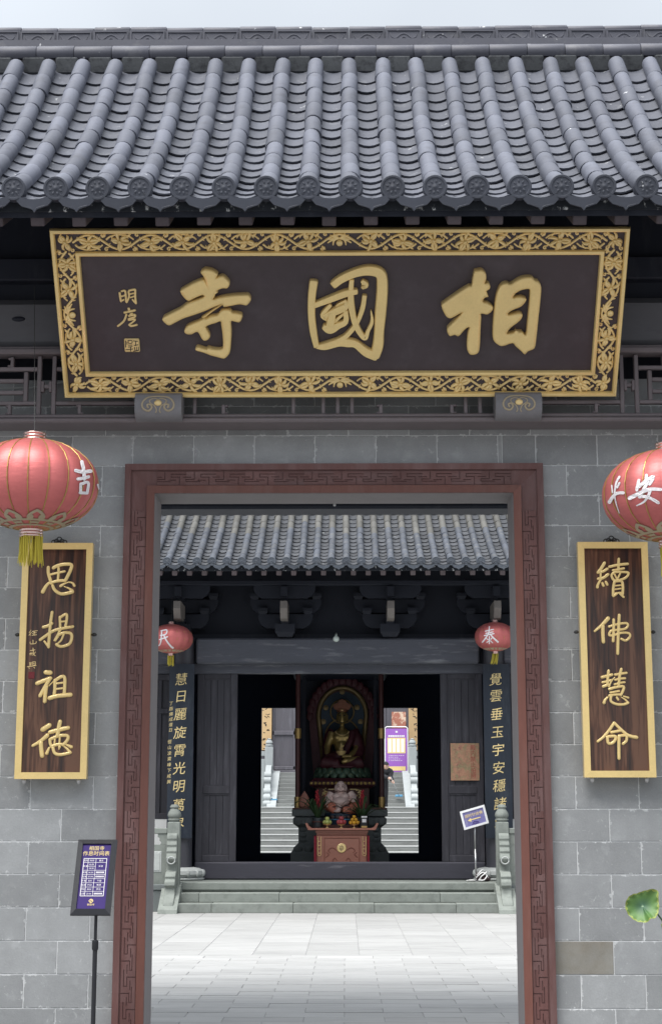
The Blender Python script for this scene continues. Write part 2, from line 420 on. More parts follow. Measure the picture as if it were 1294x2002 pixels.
M['hair'] = mat('dark_hair', (.015,.012,.012), .6, var=.2, scale=30)
M['blue_plastic'] = mat('blue_plastic', (.10,.30,.48), .5, var=.05, bump=0)
M['banner_gold'] = mat('gold_board', (.52,.36,.19), .5, var=.15, scale=5, bump=.05)
M['blue_green'] = mat('painted_green', (.05,.10,.09), .5, var=.3, scale=12, bump=.1)
M['glaze_blue'] = mat('halo_blue', (.02,.045,.075), .5, var=.3, scale=20, bump=.1)

M['disc_hall'] = mat('hall_end_tile', (.085,.098,.12), .7, var=.25, scale=10, bump=.15, rnd=.15, tint=(.2,.21,.22), tfac=.5)
M['rafter_hall'] = mat('hall_rafter', (.12,.095,.10), .7, var=.2, scale=6, bump=.1, rnd=.1)
M['tongue'] = mat('pale_bracket_tongue', (.20,.18,.165), .7, var=.2, scale=8, bump=.1, rnd=.1)
M['column'] = mat('dark_column', (.05,.05,.06), .35, var=.2, scale=4, bump=.06, stretch=(1,1,.2))
M['worn_thresh'] = mat('worn_threshold', (.045,.044,.057), .55, var=.3, scale=3, fine=30, bump=.2, stretch=(.2,1,1.5), tint=(.20,.19,.21), tfac=.6, tlo=.62, thi=.75)
M['door_wood'] = mat('door_wood', (.036,.035,.044), .55, var=.3, scale=4, fine=30, bump=.2, rnd=.08, stretch=(1.5,1,.2), tint=(.08,.078,.093), tfac=.7, tlo=.5, thi=.7)
M['inner_dark'] = mat('inner_dark_wood', (.018,.026,.052), .8, var=.2, scale=4, bump=.1)
M['globe'] = mat('milk_glass', (.55,.62,.58), .3, var=.05, bump=0)
M['notice'] = mat('weathered_notice', (.36,.19,.12), .6, var=.4, scale=10, fine=40, bump=.1, tint=(.24,.20,.11), tfac=.9, tscale=9, tlo=.45, thi=.6)
M['bracket'] = mat('grey_bracket_wood', (.25,.245,.26), .6, var=.25, scale=8, bump=.2)
M['notice_red'] = mat('notice_red_paint', (.30,.07,.05), .6, var=.3, scale=30, bump=0)
M['notice_faded'] = mat('faded_red_paint', (.30,.12,.11), .6, var=.3, scale=30, bump=0)
M['lilac'] = mat('lilac_print', (.17,.16,.34), .35, var=.35, scale=6, bump=0, tint=(.34,.33,.45), tfac=.8)
M['bundle'] = mat('brown_bundle', (.05,.03,.032), .8, var=.3, scale=15, bump=.2)
M['pebble'] = mat('pale_pebble', (.5,.5,.49), .8, var=.1)
M['shrine_blue'] = mat('shrine_panel', (.012,.015,.030), .6, var=.25, scale=6, bump=.08)
M['brass_dark'] = mat('dark_gilt_skin', (.42,.31,.12), .35, metal=.6, var=.15, scale=8, bump=.03)
M['crown'] = mat('crown_red_gold', (.24,.10,.06), .5, metal=.2, var=.35, scale=30, bump=.2)
M['halo_gilt'] = mat('halo_gilt', (.26,.19,.09), .45, metal=.4, var=.3, scale=25, bump=.2)
M['petal_green'] = mat('petal_green', (.07,.13,.09), .4, metal=.2, var=.3, scale=20, bump=.05, tint=(.4,.32,.12), tfac=.7, tlo=.55, thi=.7)
M['petal_paint'] = mat('petal_paint', (.12,.07,.06), .5, var=.3, scale=20, tint=(.05,.12,.18), tfac=.8)
M['altar_relief'] = mat('relief_rosewood', (.24,.085,.06), .45, var=.15, scale=6, bump=.1)
M['red_cloth'] = mat('red_cloth', (.22,.015,.03), .8, var=.1)
M['apple_green'] = mat('green_apple', (.42,.46,.14), .4, var=.15, scale=20, bump=0)
M['apple_red'] = mat('red_apple', (.42,.07,.08), .4, var=.25, scale=20, bump=0)
M['orange'] = mat('orange_fruit', (.62,.33,.03), .45, var=.1, scale=40, bump=.05)
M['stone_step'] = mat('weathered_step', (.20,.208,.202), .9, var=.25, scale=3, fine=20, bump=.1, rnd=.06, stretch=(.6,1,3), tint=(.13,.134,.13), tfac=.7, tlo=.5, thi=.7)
M['skylit_tread'] = mat('skylit_step_edge', (.46,.47,.465), .8, var=.05, scale=4, bump=0)
M['stone_white'] = mat('pale_carved_stone', (.33,.355,.36), .85, var=.12, scale=5, bump=.1, rnd=.04)
M['rear_wood'] = mat('rear_dark_wood', (.10,.095,.11), .6, var=.25, scale=4, fine=20, bump=.1, rnd=.05, stretch=(1.5,1,.2), tint=(.2,.2,.23), tfac=.6, tlo=.55, thi=.75)
M['red_sheet'] = mat('red_sheet', (.40,.16,.11), .7, var=.3, scale=8, bump=0, tint=(.7,.55,.42), tfac=.9, tscale=9, tlo=.5, thi=.6)
def specks(m, sc, thr, colr=(.62,.63,.64)):
    n, nd, L, b, vs = extend(m)
    tc = nd.new('ShaderNodeTexCoord'); oi = nd.new('ShaderNodeObjectInfo'); va = nd.new('ShaderNodeVectorMath'); va.operation = 'ADD'
    mm = nd.new('ShaderNodeMath'); mm.operation = 'MULTIPLY'; mm.inputs[1].default_value = 133; L(oi.outputs['Random'], mm.inputs[0]); L(tc.outputs['Object'], va.inputs[0]); L(mm.outputs[0], va.inputs[1])
    nz = nd.new('ShaderNodeTexNoise'); nz.inputs['Scale'].default_value = sc; nz.inputs['Detail'].default_value = 4; L(va.outputs[0], nz.inputs['Vector'])
    mr = nd.new('ShaderNodeMapRange'); mr.inputs[1].default_value = thr; mr.inputs[2].default_value = thr+.03; mr.inputs[3].default_value = 0; mr.inputs[4].default_value = .85; L(nz.outputs['Fac'], mr.inputs[0])
    mx = nd.new('ShaderNodeMix'); mx.data_type = 'RGBA'; mx.inputs['B'].default_value = (*colr, 1); L(vs.outputs[0], mx.inputs['A']); L(mr.outputs[0], mx.inputs['Factor']); L(mx.outputs['Result'], b.inputs['Base Color'])
specks(M['tile'], 16, .755); specks(M['ridge'], 13, .70); specks(M['pan'], 18, .70, (.32,.33,.34)); specks(M['hall_tile'], 14, .71, (.22,.23,.23)); specks(M['hall_pan'], 14, .68, (.24,.25,.25)); specks(M['disc'], 18, .71)
# brick: pale chipped mortar smears along the edges of every piece
def brick_edges(m, hx=.2, hz=.1):
    n, nd, L, b, vs = extend(m)
    tc = nd.new('ShaderNodeTexCoord'); sp = nd.new('ShaderNodeSeparateXYZ'); L(tc.outputs['Object'], sp.inputs[0])
    def mth(op, a, bb=None):
        x = nd.new('ShaderNodeMath'); x.operation = op
        for i, q in enumerate((a, bb)):
            if q is None: continue
            if isinstance(q, (int, float)): x.inputs[i].default_value = q
            else: L(q, x.inputs[i])
        return x.outputs[0]
    dx = mth('SUBTRACT', hx, mth('ABSOLUTE', sp.outputs['X'])); dz = mth('SUBTRACT', hz, mth('ABSOLUTE', sp.outputs['Z']))
    d = mth('MINIMUM', mth('ABSOLUTE', dx), mth('ABSOLUTE', dz))
    nz = nd.new('ShaderNodeTexNoise'); nz.inputs['Scale'].default_value = 22; nz.inputs['Detail'].default_value = 5; nz.inputs['Roughness'].default_value = .7
    va = nd.new('ShaderNodeVectorMath'); va.operation = 'ADD'; oi = nd.new('ShaderNodeObjectInfo')
    L(tc.outputs['Object'], va.inputs[0]); L(mth('MULTIPLY', oi.outputs['Random'], 91.0), va.inputs[1]); L(va.outputs[0], nz.inputs['Vector'])
    w = mth('MULTIPLY', mth('MAXIMUM', mth('SUBTRACT', nz.outputs['Fac'], .53), 0.0), .11)
    k = mth('MULTIPLY', mth('LESS_THAN', d, w), .8)
    # scattered scratches
    n4 = nd.new('ShaderNodeTexNoise'); n4.inputs['Scale'].default_value = 17; n4.inputs['Detail'].default_value = 8; n4.inputs['Roughness'].default_value = .75; n4.inputs['Distortion'].default_value = 1.5
    L(va.outputs[0], n4.inputs['Vector'])
    k2 = nd.new('ShaderNodeMapRange'); k2.inputs[1].default_value = .61; k2.inputs[2].default_value = .69; k2.inputs[3].default_value = 0; k2.inputs[4].default_value = .75; L(n4.outputs['Fac'], k2.inputs[0])
    kk = mth('MAXIMUM', k, k2.outputs[0])
    mx = nd.new('ShaderNodeMix'); mx.data_type = 'RGBA'; mx.inputs['B'].default_value = (.60,.61,.61,1)
    L(vs.outputs[0], mx.inputs['A']); L(kk, mx.inputs['Factor']); L(mx.outputs['Result'], b.inputs['Base Color'])
    # a few warmer, browner pieces
    hs = nd.new('ShaderNodeMix'); hs.data_type = 'RGBA'; hs.inputs['B'].default_value = (.27,.25,.205,1)
    L(mx.outputs['Result'], hs.inputs['A']); L(mth('MULTIPLY', mth('GREATER_THAN', oi.outputs['Random'], 2.0), .6), hs.inputs['Factor'])
    L(hs.outputs['Result'], b.inputs['Base Color'])
brick_edges(M['brick'])
M['brick_brown'] = mat('brown_grey_brick', (.255,.247,.222), .85, var=.24, scale=6, fine=110, bump=.22, tint=(.21,.185,.145), tfac=.7, tscale=4, tlo=.45, thi=.7)

def woodgrain(name, cols, sx=9.0, sz=.45, rough=.35, coat=.25):
    m = bpy.data.materials.new(name); m.use_nodes = True; n = m.node_tree; nd = n.nodes; L = n.links.new; b = nd['Principled BSDF']
    tc = nd.new('ShaderNodeTexCoord'); mp = nd.new('ShaderNodeMapping'); mp.inputs['Scale'].default_value = (sx, 1, sz); L(tc.outputs['Object'], mp.inputs['Vector'])
    n0 = nd.new('ShaderNodeTexNoise'); n0.inputs['Scale'].default_value = 1.2; n0.inputs['Detail'].default_value = 2; L(mp.outputs[0], n0.inputs['Vector'])
    n1 = nd.new('ShaderNodeTexNoise'); n1.inputs['Scale'].default_value = 2.2; n1.inputs['Detail'].default_value = 7; n1.inputs['Distortion'].default_value = 1.4; L(mp.outputs[0], n1.inputs['Vector'])
    n2 = nd.new('ShaderNodeTexNoise'); n2.inputs['Scale'].default_value = 11; n2.inputs['Detail'].default_value = 3; L(mp.outputs[0], n2.inputs['Vector'])
    a = nd.new('ShaderNodeMath'); a.operation = 'MULTIPLY_ADD'; a.inputs[1].default_value = .5; L(n0.outputs['Fac'], a.inputs[0]); L(n1.outputs['Fac'], a.inputs[2])
    a2 = nd.new('ShaderNodeMath'); a2.operation = 'MULTIPLY_ADD'; a2.inputs[1].default_value = .35; L(n2.outputs['Fac'], a2.inputs[0]); L(a.outputs[0], a2.inputs[2])
    r = nd.new('ShaderNodeValToRGB'); e = r.color_ramp.elements
    pos = [.62, .80, .93, 1.02]
    e[0].position = .68; e[0].color = (*cols[0], 1); e[1].position = 1.0; e[1].color = (*cols[3], 1)
    x = e.new(.83); x.color = (*cols[1], 1); x = e.new(.93); x.color = (*cols[2], 1)
    L(a2.outputs[0], r.inputs[0]); L(r.outputs[0], b.inputs['Base Color'])
    b.inputs['Roughness'].default_value = rough; b.inputs['Coat Weight'].default_value = coat; b.inputs['Coat Roughness'].default_value = .25
    return m
M['rosewood'] = woodgrain('rosewood_grain', [(.016,.012,.012), (.055,.026,.017), (.10,.044,.026), (.15,.072,.042)], sx=7.0, rough=.28)
M['worn_beam'] = mat('worn_blue_grey_beam', (.082,.087,.108), .5, var=.35, scale=3, fine=34, bump=.5, stretch=(.25,1,1.8), tint=(.24,.245,.265), tfac=.75, tlo=.55, thi=.7)
# ================================================================== GROUND AND PAVING
YW = 10.3            # front face of the gate wall
YH = 27.75           # front of the great hall
g = MB(); g.box(-150, 150, -60, 240, -.40, -.02)
obj('ground', g, M['ground'], kind='structure')
court = thing('courtyard_paving', None, None, (0, 14, 0), kind='structure')
g = MB(); g.box(-9, 9, 10.35, 26.9, -.019, -.006); obj('paving_bed', g, M['joint'], court)
big = MB(); big.box(-.2985, .2985, -.2985, .2985, -.03, 0, .006); bigm = big.mesh('paver')
bigm.materials.append(M['paver'])
YB = at(650, 1869, 18).y
d = ray(650, 1869); YB = d.y/(-d.z)*EYE          # where the paving pattern changes
rows = int((26.4-YB)/.6)+1
x0 = at(621, 1787, 25.8).x
for r in range(rows):
    for k in range(-6, 7):
        obj('paver', bigm, None, court, (x0+.6*(k+.5), YB+.12+.6*(r+.5), random.uniform(-.002, .002)))
strip = MB(); strip.box(-.62, .62, -.055, .055, -.03, 0, .004); sm_ = strip.mesh('border_paver'); sm_.materials.append(M['paver'])
for k in range(-4, 5): obj('border_paver', sm_, None, court, (k*1.248, YB+.058, 0))
sml = MB(); sml.box(-.3095, .3095, -.1485, .1485, -.03, 0, .004); smlm = sml.mesh('small_paver'); smlm.materials.append(M['paver_small'])
cells = []
r = 0; y = YB-.155
while y > 10.75:
    half = abs(y*.24)+.5
    for k in range(-8, 9):
        x = -.02+.622*k+(.311 if r % 2 else 0)
        cells.append((y, x, abs(x) < min(half, 3.4)))
    r += 1; y -= .3
vis = [c for c in cells if c[2] and c[0] > 11.6][:300]
rest = [c for c in cells if c not in vis]
for y, x, _ in vis: obj('small_paver', smlm, None, court, (x, y, random.uniform(-.0025, .0025)))
mb = MB()
for y, x, _ in rest: mb.box(x-.308, x+.308, y-.147, y+.147, -.03, random.uniform(-.002, .002))
obj('outer_pavers', mb, M['paver_small'], court, kind='stuff')

# ================================================================== ROOF BUILDER
def make_roof(root, X0, pitch, ks, Ye, ze, Yt, zt, ta, ncov, npan, rr, M_cov, M_pan, M_disc, u_rng, worn=None, deck=True, span=6.0, kout=()):
    T = Yt-Ye; b = (zt-ze-ta*T)/(T*T)
    zf = lambda t: ze+ta*t+b*t*t
    sl = lambda t: math.atan(ta+2*b*t)
    N = 400; ts = [T*i/N for i in range(N+1)]; ss = [0]
    for i in range(N): ss.append(ss[-1]+math.hypot(ts[i+1]-ts[i], zf(ts[i+1])-zf(ts[i])))
    def t_of(s):
        import bisect
        i = min(max(bisect.bisect(ss, s)-1, 0), N-1); return ts[i]+(ts[i+1]-ts[i])*(s-ss[i])/(ss[i+1]-ss[i])
    roof = thing('roof', None, None, (X0, Ye, ze)); roof.parent = root; roof.location = Vector((X0, Ye, ze))-wl(root)
    if True:
        mb = MB(); vs = []; n = 14
        for dz in (-.06, -.10):
            for i in range(n+1):
                t = T*i/n
                for x in (-span, span): vs.append((X0+x, Ye+.05+t*(T-.05)/T, zf(t)+dz-.02))
        fs = []
        o2 = 2*(n+1)
        for i in range(n):
            fs.append((2*i, 2*i+1, 2*i+3, 2*i+2)); fs.append((o2+2*i, o2+2*i+2, o2+2*i+3, o2+2*i+1))
            fs.append((2*i, 2*i+2, o2+2*i+2, o2+2*i)); fs.append((2*i+1, o2+2*i+1, o2+2*i+3, 2*i+3))
        fs.append((0, o2, o2+1, 1)); fs.append((2*n, 2*n+1, o2+2*n+1, o2+2*n))
        mb.add(vs, fs); obj('roof_deck', mb, M['darkwood'], roof)
    # cover tiles
    L = ss[-1]/ncov
    def half(r0, r1, l, seg=9):
        mb = MB(); prof = [(-l/2, r0-.004), (-l/2+.005, r0), (l/2-.005, r1), (l/2, r1-.005)]
        vs = []
        for y, r in prof:
            for k in range(seg+1):
                a = -.25+(pi+.5)*k/seg; vs.append((r*cos(a), y, r*sin(a)))
        fs = []
        for i in range(len(prof)-1):
            for k in range(seg): fs.append((i*(seg+1)+k, i*(seg+1)+k+1, (i+1)*(seg+1)+k+1, (i+1)*(seg+1)+k))
        fs.append(tuple(range(seg+1))); fs.append(tuple(reversed(range(3*(seg+1), 4*(seg+1)))))
        mb.add(vs, fs); return mb.mesh('cover_tile', 40)
    cm = half(rr*1.03, rr*.98, L-.003); cm.materials.append(M_cov)
    cmw = None
    if worn: cmw = cm.copy(); cmw.materials.clear(); cmw.materials.append(worn)
    lift = rr*.62
    for k in ks:
        x = X0+pitch*k+random.uniform(-.004, .004)
        for i in range(ncov):
            t = t_of(L*(i+.5)); a = sl(t)
            p = Vector((x+random.uniform(-.003, .003), Ye+t-sin(a)*lift, zf(t)+cos(a)*lift))
            mm = cmw if (worn and i+random.uniform(-.7, .7) > ncov*.60) else cm
            o = obj('cover_tile', mm, None, roof, p, rot=(a+random.uniform(-.009, .009), random.uniform(-.05, .05), random.uniform(-.016, .016)))
            q = random.uniform(.965, 1.03); o.scale = (q, random.choice((.985, 1.0, 1.006, 1.012)), q)
    # pan tiles
    E = ss[-1]/npan; pw = pitch*.40
    mb = MB(); seg = 6; vs = []
    for y, dz in ((-E*.80, .012), (E*.66, -.010)):
        for h in (0, -.011):
            for k in range(seg+1):
                q = -1+2*k/seg; vs.append((q*pw, y, -.036*(1-q*q)+dz+h+.012))
    n1 = seg+1; fs = []
    for k in range(seg):
        fs += [(k, k+1, 2*n1+k+1, 2*n1+k), (n1+k, 3*n1+k, 3*n1+k+1, n1+k+1), (k, n1+k, n1+k+1, k+1)]
    mb.add(vs, fs); pm = mb.mesh('pan_tile', 40); pm.materials.append(M_pan)
    plist = []
    for k in list(ks)+[max(ks)+1]:
        x = X0+pitch*(k-.5)
        for i in range(npan):
            t = t_of(E*(i+.5)); p = Vector((x, Ye+t, zf(t)))
            u, v = proj(p); plist.append((p, sl(t), u_rng[0] < u < u_rng[1]))
    vis = [q for q in plist if q[2]]; vis.sort(key=lambda q: q[0].y); hid = vis[300:]+[q for q in plist if not q[2]]; vis = vis[:300]
    for p, a, _ in vis:
        obj('pan_tile', pm, None, roof, p+Vector((random.uniform(-.003,.003), 0, random.uniform(-.003,.003))), rot=(a+.0+random.uniform(-.012, .012), random.uniform(-.03, .03), random.uniform(-.02, .02)))
    if hid:
        mb = MB()
        for p, a, _ in hid:
            Rm = Matrix.Rotation(a, 3, 'X'); mb.add([p+Rm @ Vector(v) for v in vs], fs)
        obj('outer_pan_tiles', S(mb, 40), M_pan, roof, kind='stuff')
    # round end tiles with a flower in low relief, and pointed drip tiles
    mb = MB(); dr = rr*1.22
    prof = [(0, .010), (dr*.16, .008), (dr*.2, .006), (dr*.76, .006), (dr*.80, .010), (dr*.95, .010), (dr, .005), (dr, -.05), (0, -.05)]
    n = 24; vs = []; fs = []
    for r_, h in prof:
        for k in range(n):
            a = 2*pi*k/n; vs.append((r_*cos(a), -h, r_*sin(a)))
    for i in range(len(prof)-1):
        for k in range(n): fs.append((i*n+k, i*n+(k+1)%n, (i+1)*n+(k+1)%n, (i+1)*n+k))
    mb.add(vs, fs)
    for k in range(8):
        a = 2*pi*k/8
        mb.ell((dr*.46*cos(a), -.006, dr*.46*sin(a)), (dr*.16, .0028, dr*.10), 8, 4, Matrix.Rotation(-a, 3, 'Y'))
    dm = mb.mesh('end_disc', 35); dm.materials.append(M_disc)
    mb = MB(); hw = pitch*.46
    top = [(-hw+2*hw*i/8, -.30*hw*(1-((i-4)/4)**2)) for i in range(9)]
    low = [(hw*.93, -hw*.34), (hw*.68, -hw*.62), (hw*.34, -hw*.74), (hw*.12, -hw*.82), (0, -hw*.98), (-hw*.12, -hw*.82), (-hw*.34, -hw*.74), (-hw*.68, -hw*.62), (-hw*.93, -hw*.34)]
    mb.prism(top+low, lambda a, b_, d: (a, -d+.02*(a/hw)**2, b_), -.012, .006)
    rim = [(a, b_, .008) for a, b_ in low]
    stroke(mb, [(a, b_, .006) for a, b_, _ in rim], lambda a, b_, d: (a*.93, -.004-d+.02*(a/hw)**2, b_*.93), h=.35, sub=2, nseg=2)
    tm = mb.mesh('drip_tile', 35); tm.materials.append(M_disc)
    for k in ks:
        obj('end_disc', dm, None, roof, (X0+pitch*k, Ye-.05, ze+lift-.012), rot=(.14, random.uniform(-.4, .4), 0))
        obj('drip_tile', tm, None, roof, (X0+pitch*(k-.5), Ye-.062, ze-.012), rot=(.16, random.uniform(-.03, .03), 0))
    # columns of tiles outside the picture, joined
    if kout:
        def addm(mb, me, p, e, sc=1.0):
            Rm = e.to_matrix(); mb.add([Vector(p)+Rm @ (v.co*sc) for v in me.vertices], [tuple(q.vertices) for q in me.polygons])
        from mathutils import Euler
        mc, mp_, md = MB(), MB(), MB()
        for k in kout:
            x = X0+pitch*k
            for i in range(ncov):
                t = t_of(L*(i+.5)); a = sl(t); addm(mc, cm, (x, Ye+t-sin(a)*lift, zf(t)+cos(a)*lift), Euler((a, 0, 0)))
            xp = X0+pitch*(k+.5 if k > 0 else k-.5)
            for i in range(npan):
                t = t_of(E*(i+.5)); addm(mp_, pm, (xp, Ye+t, zf(t)), Euler((sl(t), 0, 0)))
            addm(md, dm, (x, Ye-.05, ze+lift-.012), Euler((.14, 0, 0))); addm(md, tm, (xp, Ye-.062, ze-.012), Euler((.16, 0, 0)))
        obj('outer_cover_tiles', S(mc, 40), M_cov, roof, kind='stuff'); obj('outer_pan_rows', S(mp_, 40), M_pan, roof, kind='stuff'); obj('outer_end_tiles', S(md, 35), M_disc, roof, kind='stuff')
    return roof, zf, sl

# ================================================================== GATEHOUSE
gate = thing('gatehouse', 'grey brick temple gate with curved tile roof and red fretwork door frame', 'gatehouse', (at(653, 1400, YW).x, YW, 0))
Ye, Yt = 8.9, 11.05
ze = at(685, 365, Ye).z-.05; zt = at(685, 128, Yt).z-.03
groof, gzf, gsl = make_roof(gate, at(685, 365, Ye).x, .25, range(-10, 11), Ye, ze, Yt, zt, .58, 10, 16, .060, M['tile'], M['pan'], M['disc'], (-30, 1325), kout=[k for k in range(-23, 24) if not -10 <= k <= 10])
X0 = at(685, 365, Ye).x
# ridge: roll tiles, filler pieces between the rib heads, carved ridge blocks and a cap roll
zr = at(650, 106, Yt+.04).z
def roll(r, l, a0=-.4, a1=pi+.4, seg=10):
    mb = MB(); vs = []
    for x, q in ((-l/2, r-.005), (-l/2+.006, r), (l/2-.006, r), (l/2, r-.005)):
        for k in range(seg+1):
            a = a0+(a1-a0)*k/seg; vs.append((x, -q*cos(a), q*sin(a)))
    fs = [(i*(seg+1)+k, i*(seg+1)+k+1, (i+1)*(seg+1)+k+1, (i+1)*(seg+1)+k) for i in range(3) for k in range(seg)]
    fs += [tuple(range(seg+1)), tuple(reversed(range(3*(seg+1), 4*(seg+1))))]
    mb.add(vs, fs); return mb
rm = roll(.062, .281, -.9, pi+.2).mesh('ridge_roll', 40); rm.materials.append(M['ridge'])
for k in range(-20, 21): obj('ridge_roll', rm, None, groof, (.14+.284*k-.05, Yt+.03, zr+random.uniform(-.003, .003)), rot=(0, random.uniform(-.008, .008), 0))
fil = MB(); fil.box(-.085, .085, -.012, .03, -.075, .05, .012); fm = fil.mesh('ridge_filler'); fm.materials.append(M['filler'])
for k in range(-22, 24): obj('ridge_filler', fm, None, groof, (X0+.25*(k-.5), Yt+.005, zr-.085), rot=(.35, 0, 0))
zb0 = at(650, 90, Yt+.2).z; zb1 = at(650, 55, Yt+.2).z; zb2 = at(650, 43, Yt+.2).z
hb = zb1-zb0
blk = MB(); yb = 0
blk.box(-.14, .14, 0, .2, 0, hb*.2, .006); blk.box(-.1395, .1395, .012, .2, hb*.2+.001, hb*.95)
for (a, b, c, e) in ((-.13, .13, hb*.27, hb*.33), (-.13, .13, hb*.84, hb*.90)): blk.box(a, b, .004, .02, c, e)
for (a, b) in ((-.13, -.122), (.122, .13)): blk.box(a, b, .0045, .02, hb*.27, hb*.9)
pts = [(-.105, hb*.72, .007), (-.09, hb*.5, .012), (-.06, hb*.45, .012), (-.03, hb*.62, .014), (0, hb*.7, .016), (.03, hb*.62, .014), (.06, hb*.45, .012), (.09, hb*.5, .012), (.105, hb*.72, .007)]
stroke(blk, pts, lambda a, b, d: (a, .012-d, b), h=.35, sub=2, nseg=3)
stroke(blk, [(-.02, hb*.42, .01), (0, hb*.52, .016), (.02, hb*.42, .01)], lambda a, b, d: (a, .012-d, b), h=.35, sub=2, nseg=3)
bm_ = blk.mesh('ridge_block', 35); bm_.materials.append(M['ridge'])
cp = roll((zb2-zb1)*.75, .279, -.5, pi+.5).mesh('ridge_cap', 40); cp.materials.append(M['ridge'])
for k in range(-21, 21):
    x = .17+.2815*k; dz = .012*sin(k*1.7)*.4
    obj('ridge_block', bm_, None, groof, (x, Yt+.2, zb0+dz), rot=(0, random.uniform(-.006, .006), 0))
    obj('ridge_cap', cp, None, groof, (x, Yt+.29, zb1+(zb2-zb1)*.35+dz), rot=(0, random.uniform(-.01, .01), 0))
mb = MB(); mb.box(-6, 6, Yt+.1, Yt+.5, zt-.3, zb0+.01); obj('ridge_core', mb, M['ridge'], groof)
# back slope of the roof
mb = MB(); y1 = Yt+.5
mb.add([(-6, y1, zb0), (6, y1, zb0), (6, y1+2.2, zb0-1.9), (-6, y1+2.2, zb0-1.9), (-6, y1, zb0-.12), (6, y1, zb0-.12), (6, y1+2.2, zb0-2.02), (-6, y1+2.2, zb0-2.02)],
       [(0,1,2,3), (4,7,6,5), (0,4,5,1), (1,5,6,2), (2,6,7,3), (3,7,4,0)])
obj('rear_slope', mb, M['tile'], groof)
# eave boards and rafters
zf0 = at(650, 396, 8.95).z; zf1 = at(650, 413, 8.95).z
mb = MB(); mb.box(-6, 6, 8.935, 8.965, zf1, zf0+.03); obj('eave_board', mb, M['fascia'], gate)
rz = at(650, 438, 9.0).z
rf = MB(); a = math.atan(.58); ln = 1.75
for_rot = a
rf.box(-.042, .042, 0, ln, 0, .088, .006); rfm = rf.mesh('rafter'); rfm.materials.append(M['eave_wood'])
for k in range(-23, 24):
    obj('rafter', rfm, None, gate, (at(562, 425, 9.0).x+.25*k, 9.0, rz-.01+random.uniform(-.004, .004)), rot=(a, 0, 0))
# purlin, dark boarding and the big architrave under the eave
mb = MB(); mb.tube([(-6, 10.1, gzf(1.2)-.32), (6, 10.1, gzf(1.2)-.32)], .11, 14); obj('purlin', S(mb, 40), M['darkwood'], gate)
za1 = at(650, 580, 10.15).z; za0 = at(650, 680, 10.15).z
mb = MB(); mb.box(-6, 6, 10.15, 10.42, za0, za1, .05); obj('architrave', S(mb, 30), M['beam'], gate)
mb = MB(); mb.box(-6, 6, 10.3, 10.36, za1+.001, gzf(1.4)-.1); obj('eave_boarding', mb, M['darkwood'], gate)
mb = MB(); mb.box(-6, 6, 10.20, 10.295, za1+.14, za1+.30, .01); obj('tie_beam', mb, M['darkwood'], gate)
# joint peg on the beam face
pp = at(37, 624, 10.15); mb = MB(); mb.ell((pp.x, 10.148, pp.z), (.045, .012, .018), 12, 6); obj('beam_peg', S(mb), M['darkwood'], gate)
# lattice transom between beam and wall
lat = thing('lattice_transom', None, None); lat.parent = gate; lat.location = Vector((at(653, 755, 10.13).x, 10.13, at(653, 755, 10.13).z))-wl(gate)
YL = 10.13
def lz(v): return at(653, v, YL).z
def lx(u, v=755): return at(u, v, YL).x
def rail(name, u0, u1, v0, v1, y0, y1, c=.008, m='lattice'):
    mb = MB(); mb.box(lx(u0), lx(u1), y0, y1, lz(v1), lz(v0), c); return obj(name, mb, M[m], lat)
mb = MB(); mb.box(-6, 6, 10.07, 10.2, lz(695), lz(684), .008); mb.box(-6, 6, 10.09, 10.2, za0-.035, za0-.002, .006); obj('top_rail', mb, M['lattice'], lat)
mb = MB(); mb.box(-6, 6, 10.08, 10.29, lz(820), lz(812), .008); mb.box(-6, 6, 10.05, 10.29, lz(830), lz(821), .01); obj('bottom_rail', mb, M['lattice'], lat)
def vb(u, v0, v1, w=.028, nm='lattice_bar'):
    mb = MB(); x = lx(u); mb.box(x-w/2, x+w/2, YL-.02, YL+.02, lz(v1), lz(v0), .004); obj(nm, mb, M['lattice'], lat)
def hb_(v, u0, u1, w=.026, nm='lattice_bar'):
    mb = MB(); z = lz(v); mb.box(lx(u0), lx(u1), YL-.018, YL+.018, z-w/2, z+w/2, .004); obj(nm, mb, M['lattice'], lat)
def side(f):
    for u in (78, 107): vb(f(u), 696, 811)
    vb(f(52), 727, 785)
    for v in (721, 788): hb_(v, f(-420), f(74))
    for v in (744, 767): hb_(v, f(-400), f(48))
    for v in (721, 788): hb_(v, f(111), f(300))
    hb_(755, f(88), f(98))
    for u in (85, 100): vb(f(u), 745, 766, .02, 'lattice_key')
    for (u, v0, v1) in ((24, 698, 718), (22, 791, 810), (158, 791, 810), (290, 775, 785), (-60, 791, 810), (-60, 698, 718)): vb(f(u), v0, v1, .022)
    for (u, v) in ((20, 701), (19, 715), (18, 794), (18, 808), (155, 794), (162, 808)): hb_(v, f(u-4), f(u+3), .014, 'lattice_key')
side(lambda u: u)
side(lambda u: 1321-u)
for (u, v0, v1) in ((382, 770, 811), (438, 792, 811), (574, 770, 811), (632, 770, 811), (660, 770, 811), (688, 770, 811), (744, 792, 811), (882, 792, 811), (909, 770, 811), (937, 770, 811)): vb(u, v0, v1, .024)
for u in (444, 738, 888): hb_(794, u-3, u+3, .014, 'lattice_key'); hb_(808, u-3, u+3, .014, 'lattice_key')
# slack cable behind the lattice
mb = MB(); a0 = at(-10, 760, 10.25); a1 = at(135, 745, 10.25)
mb.tube([a0, (a0+a1)/2+Vector((0,0,-.02)), a1], .006, 6); obj('cable', mb, M['stone_pale'], gate)

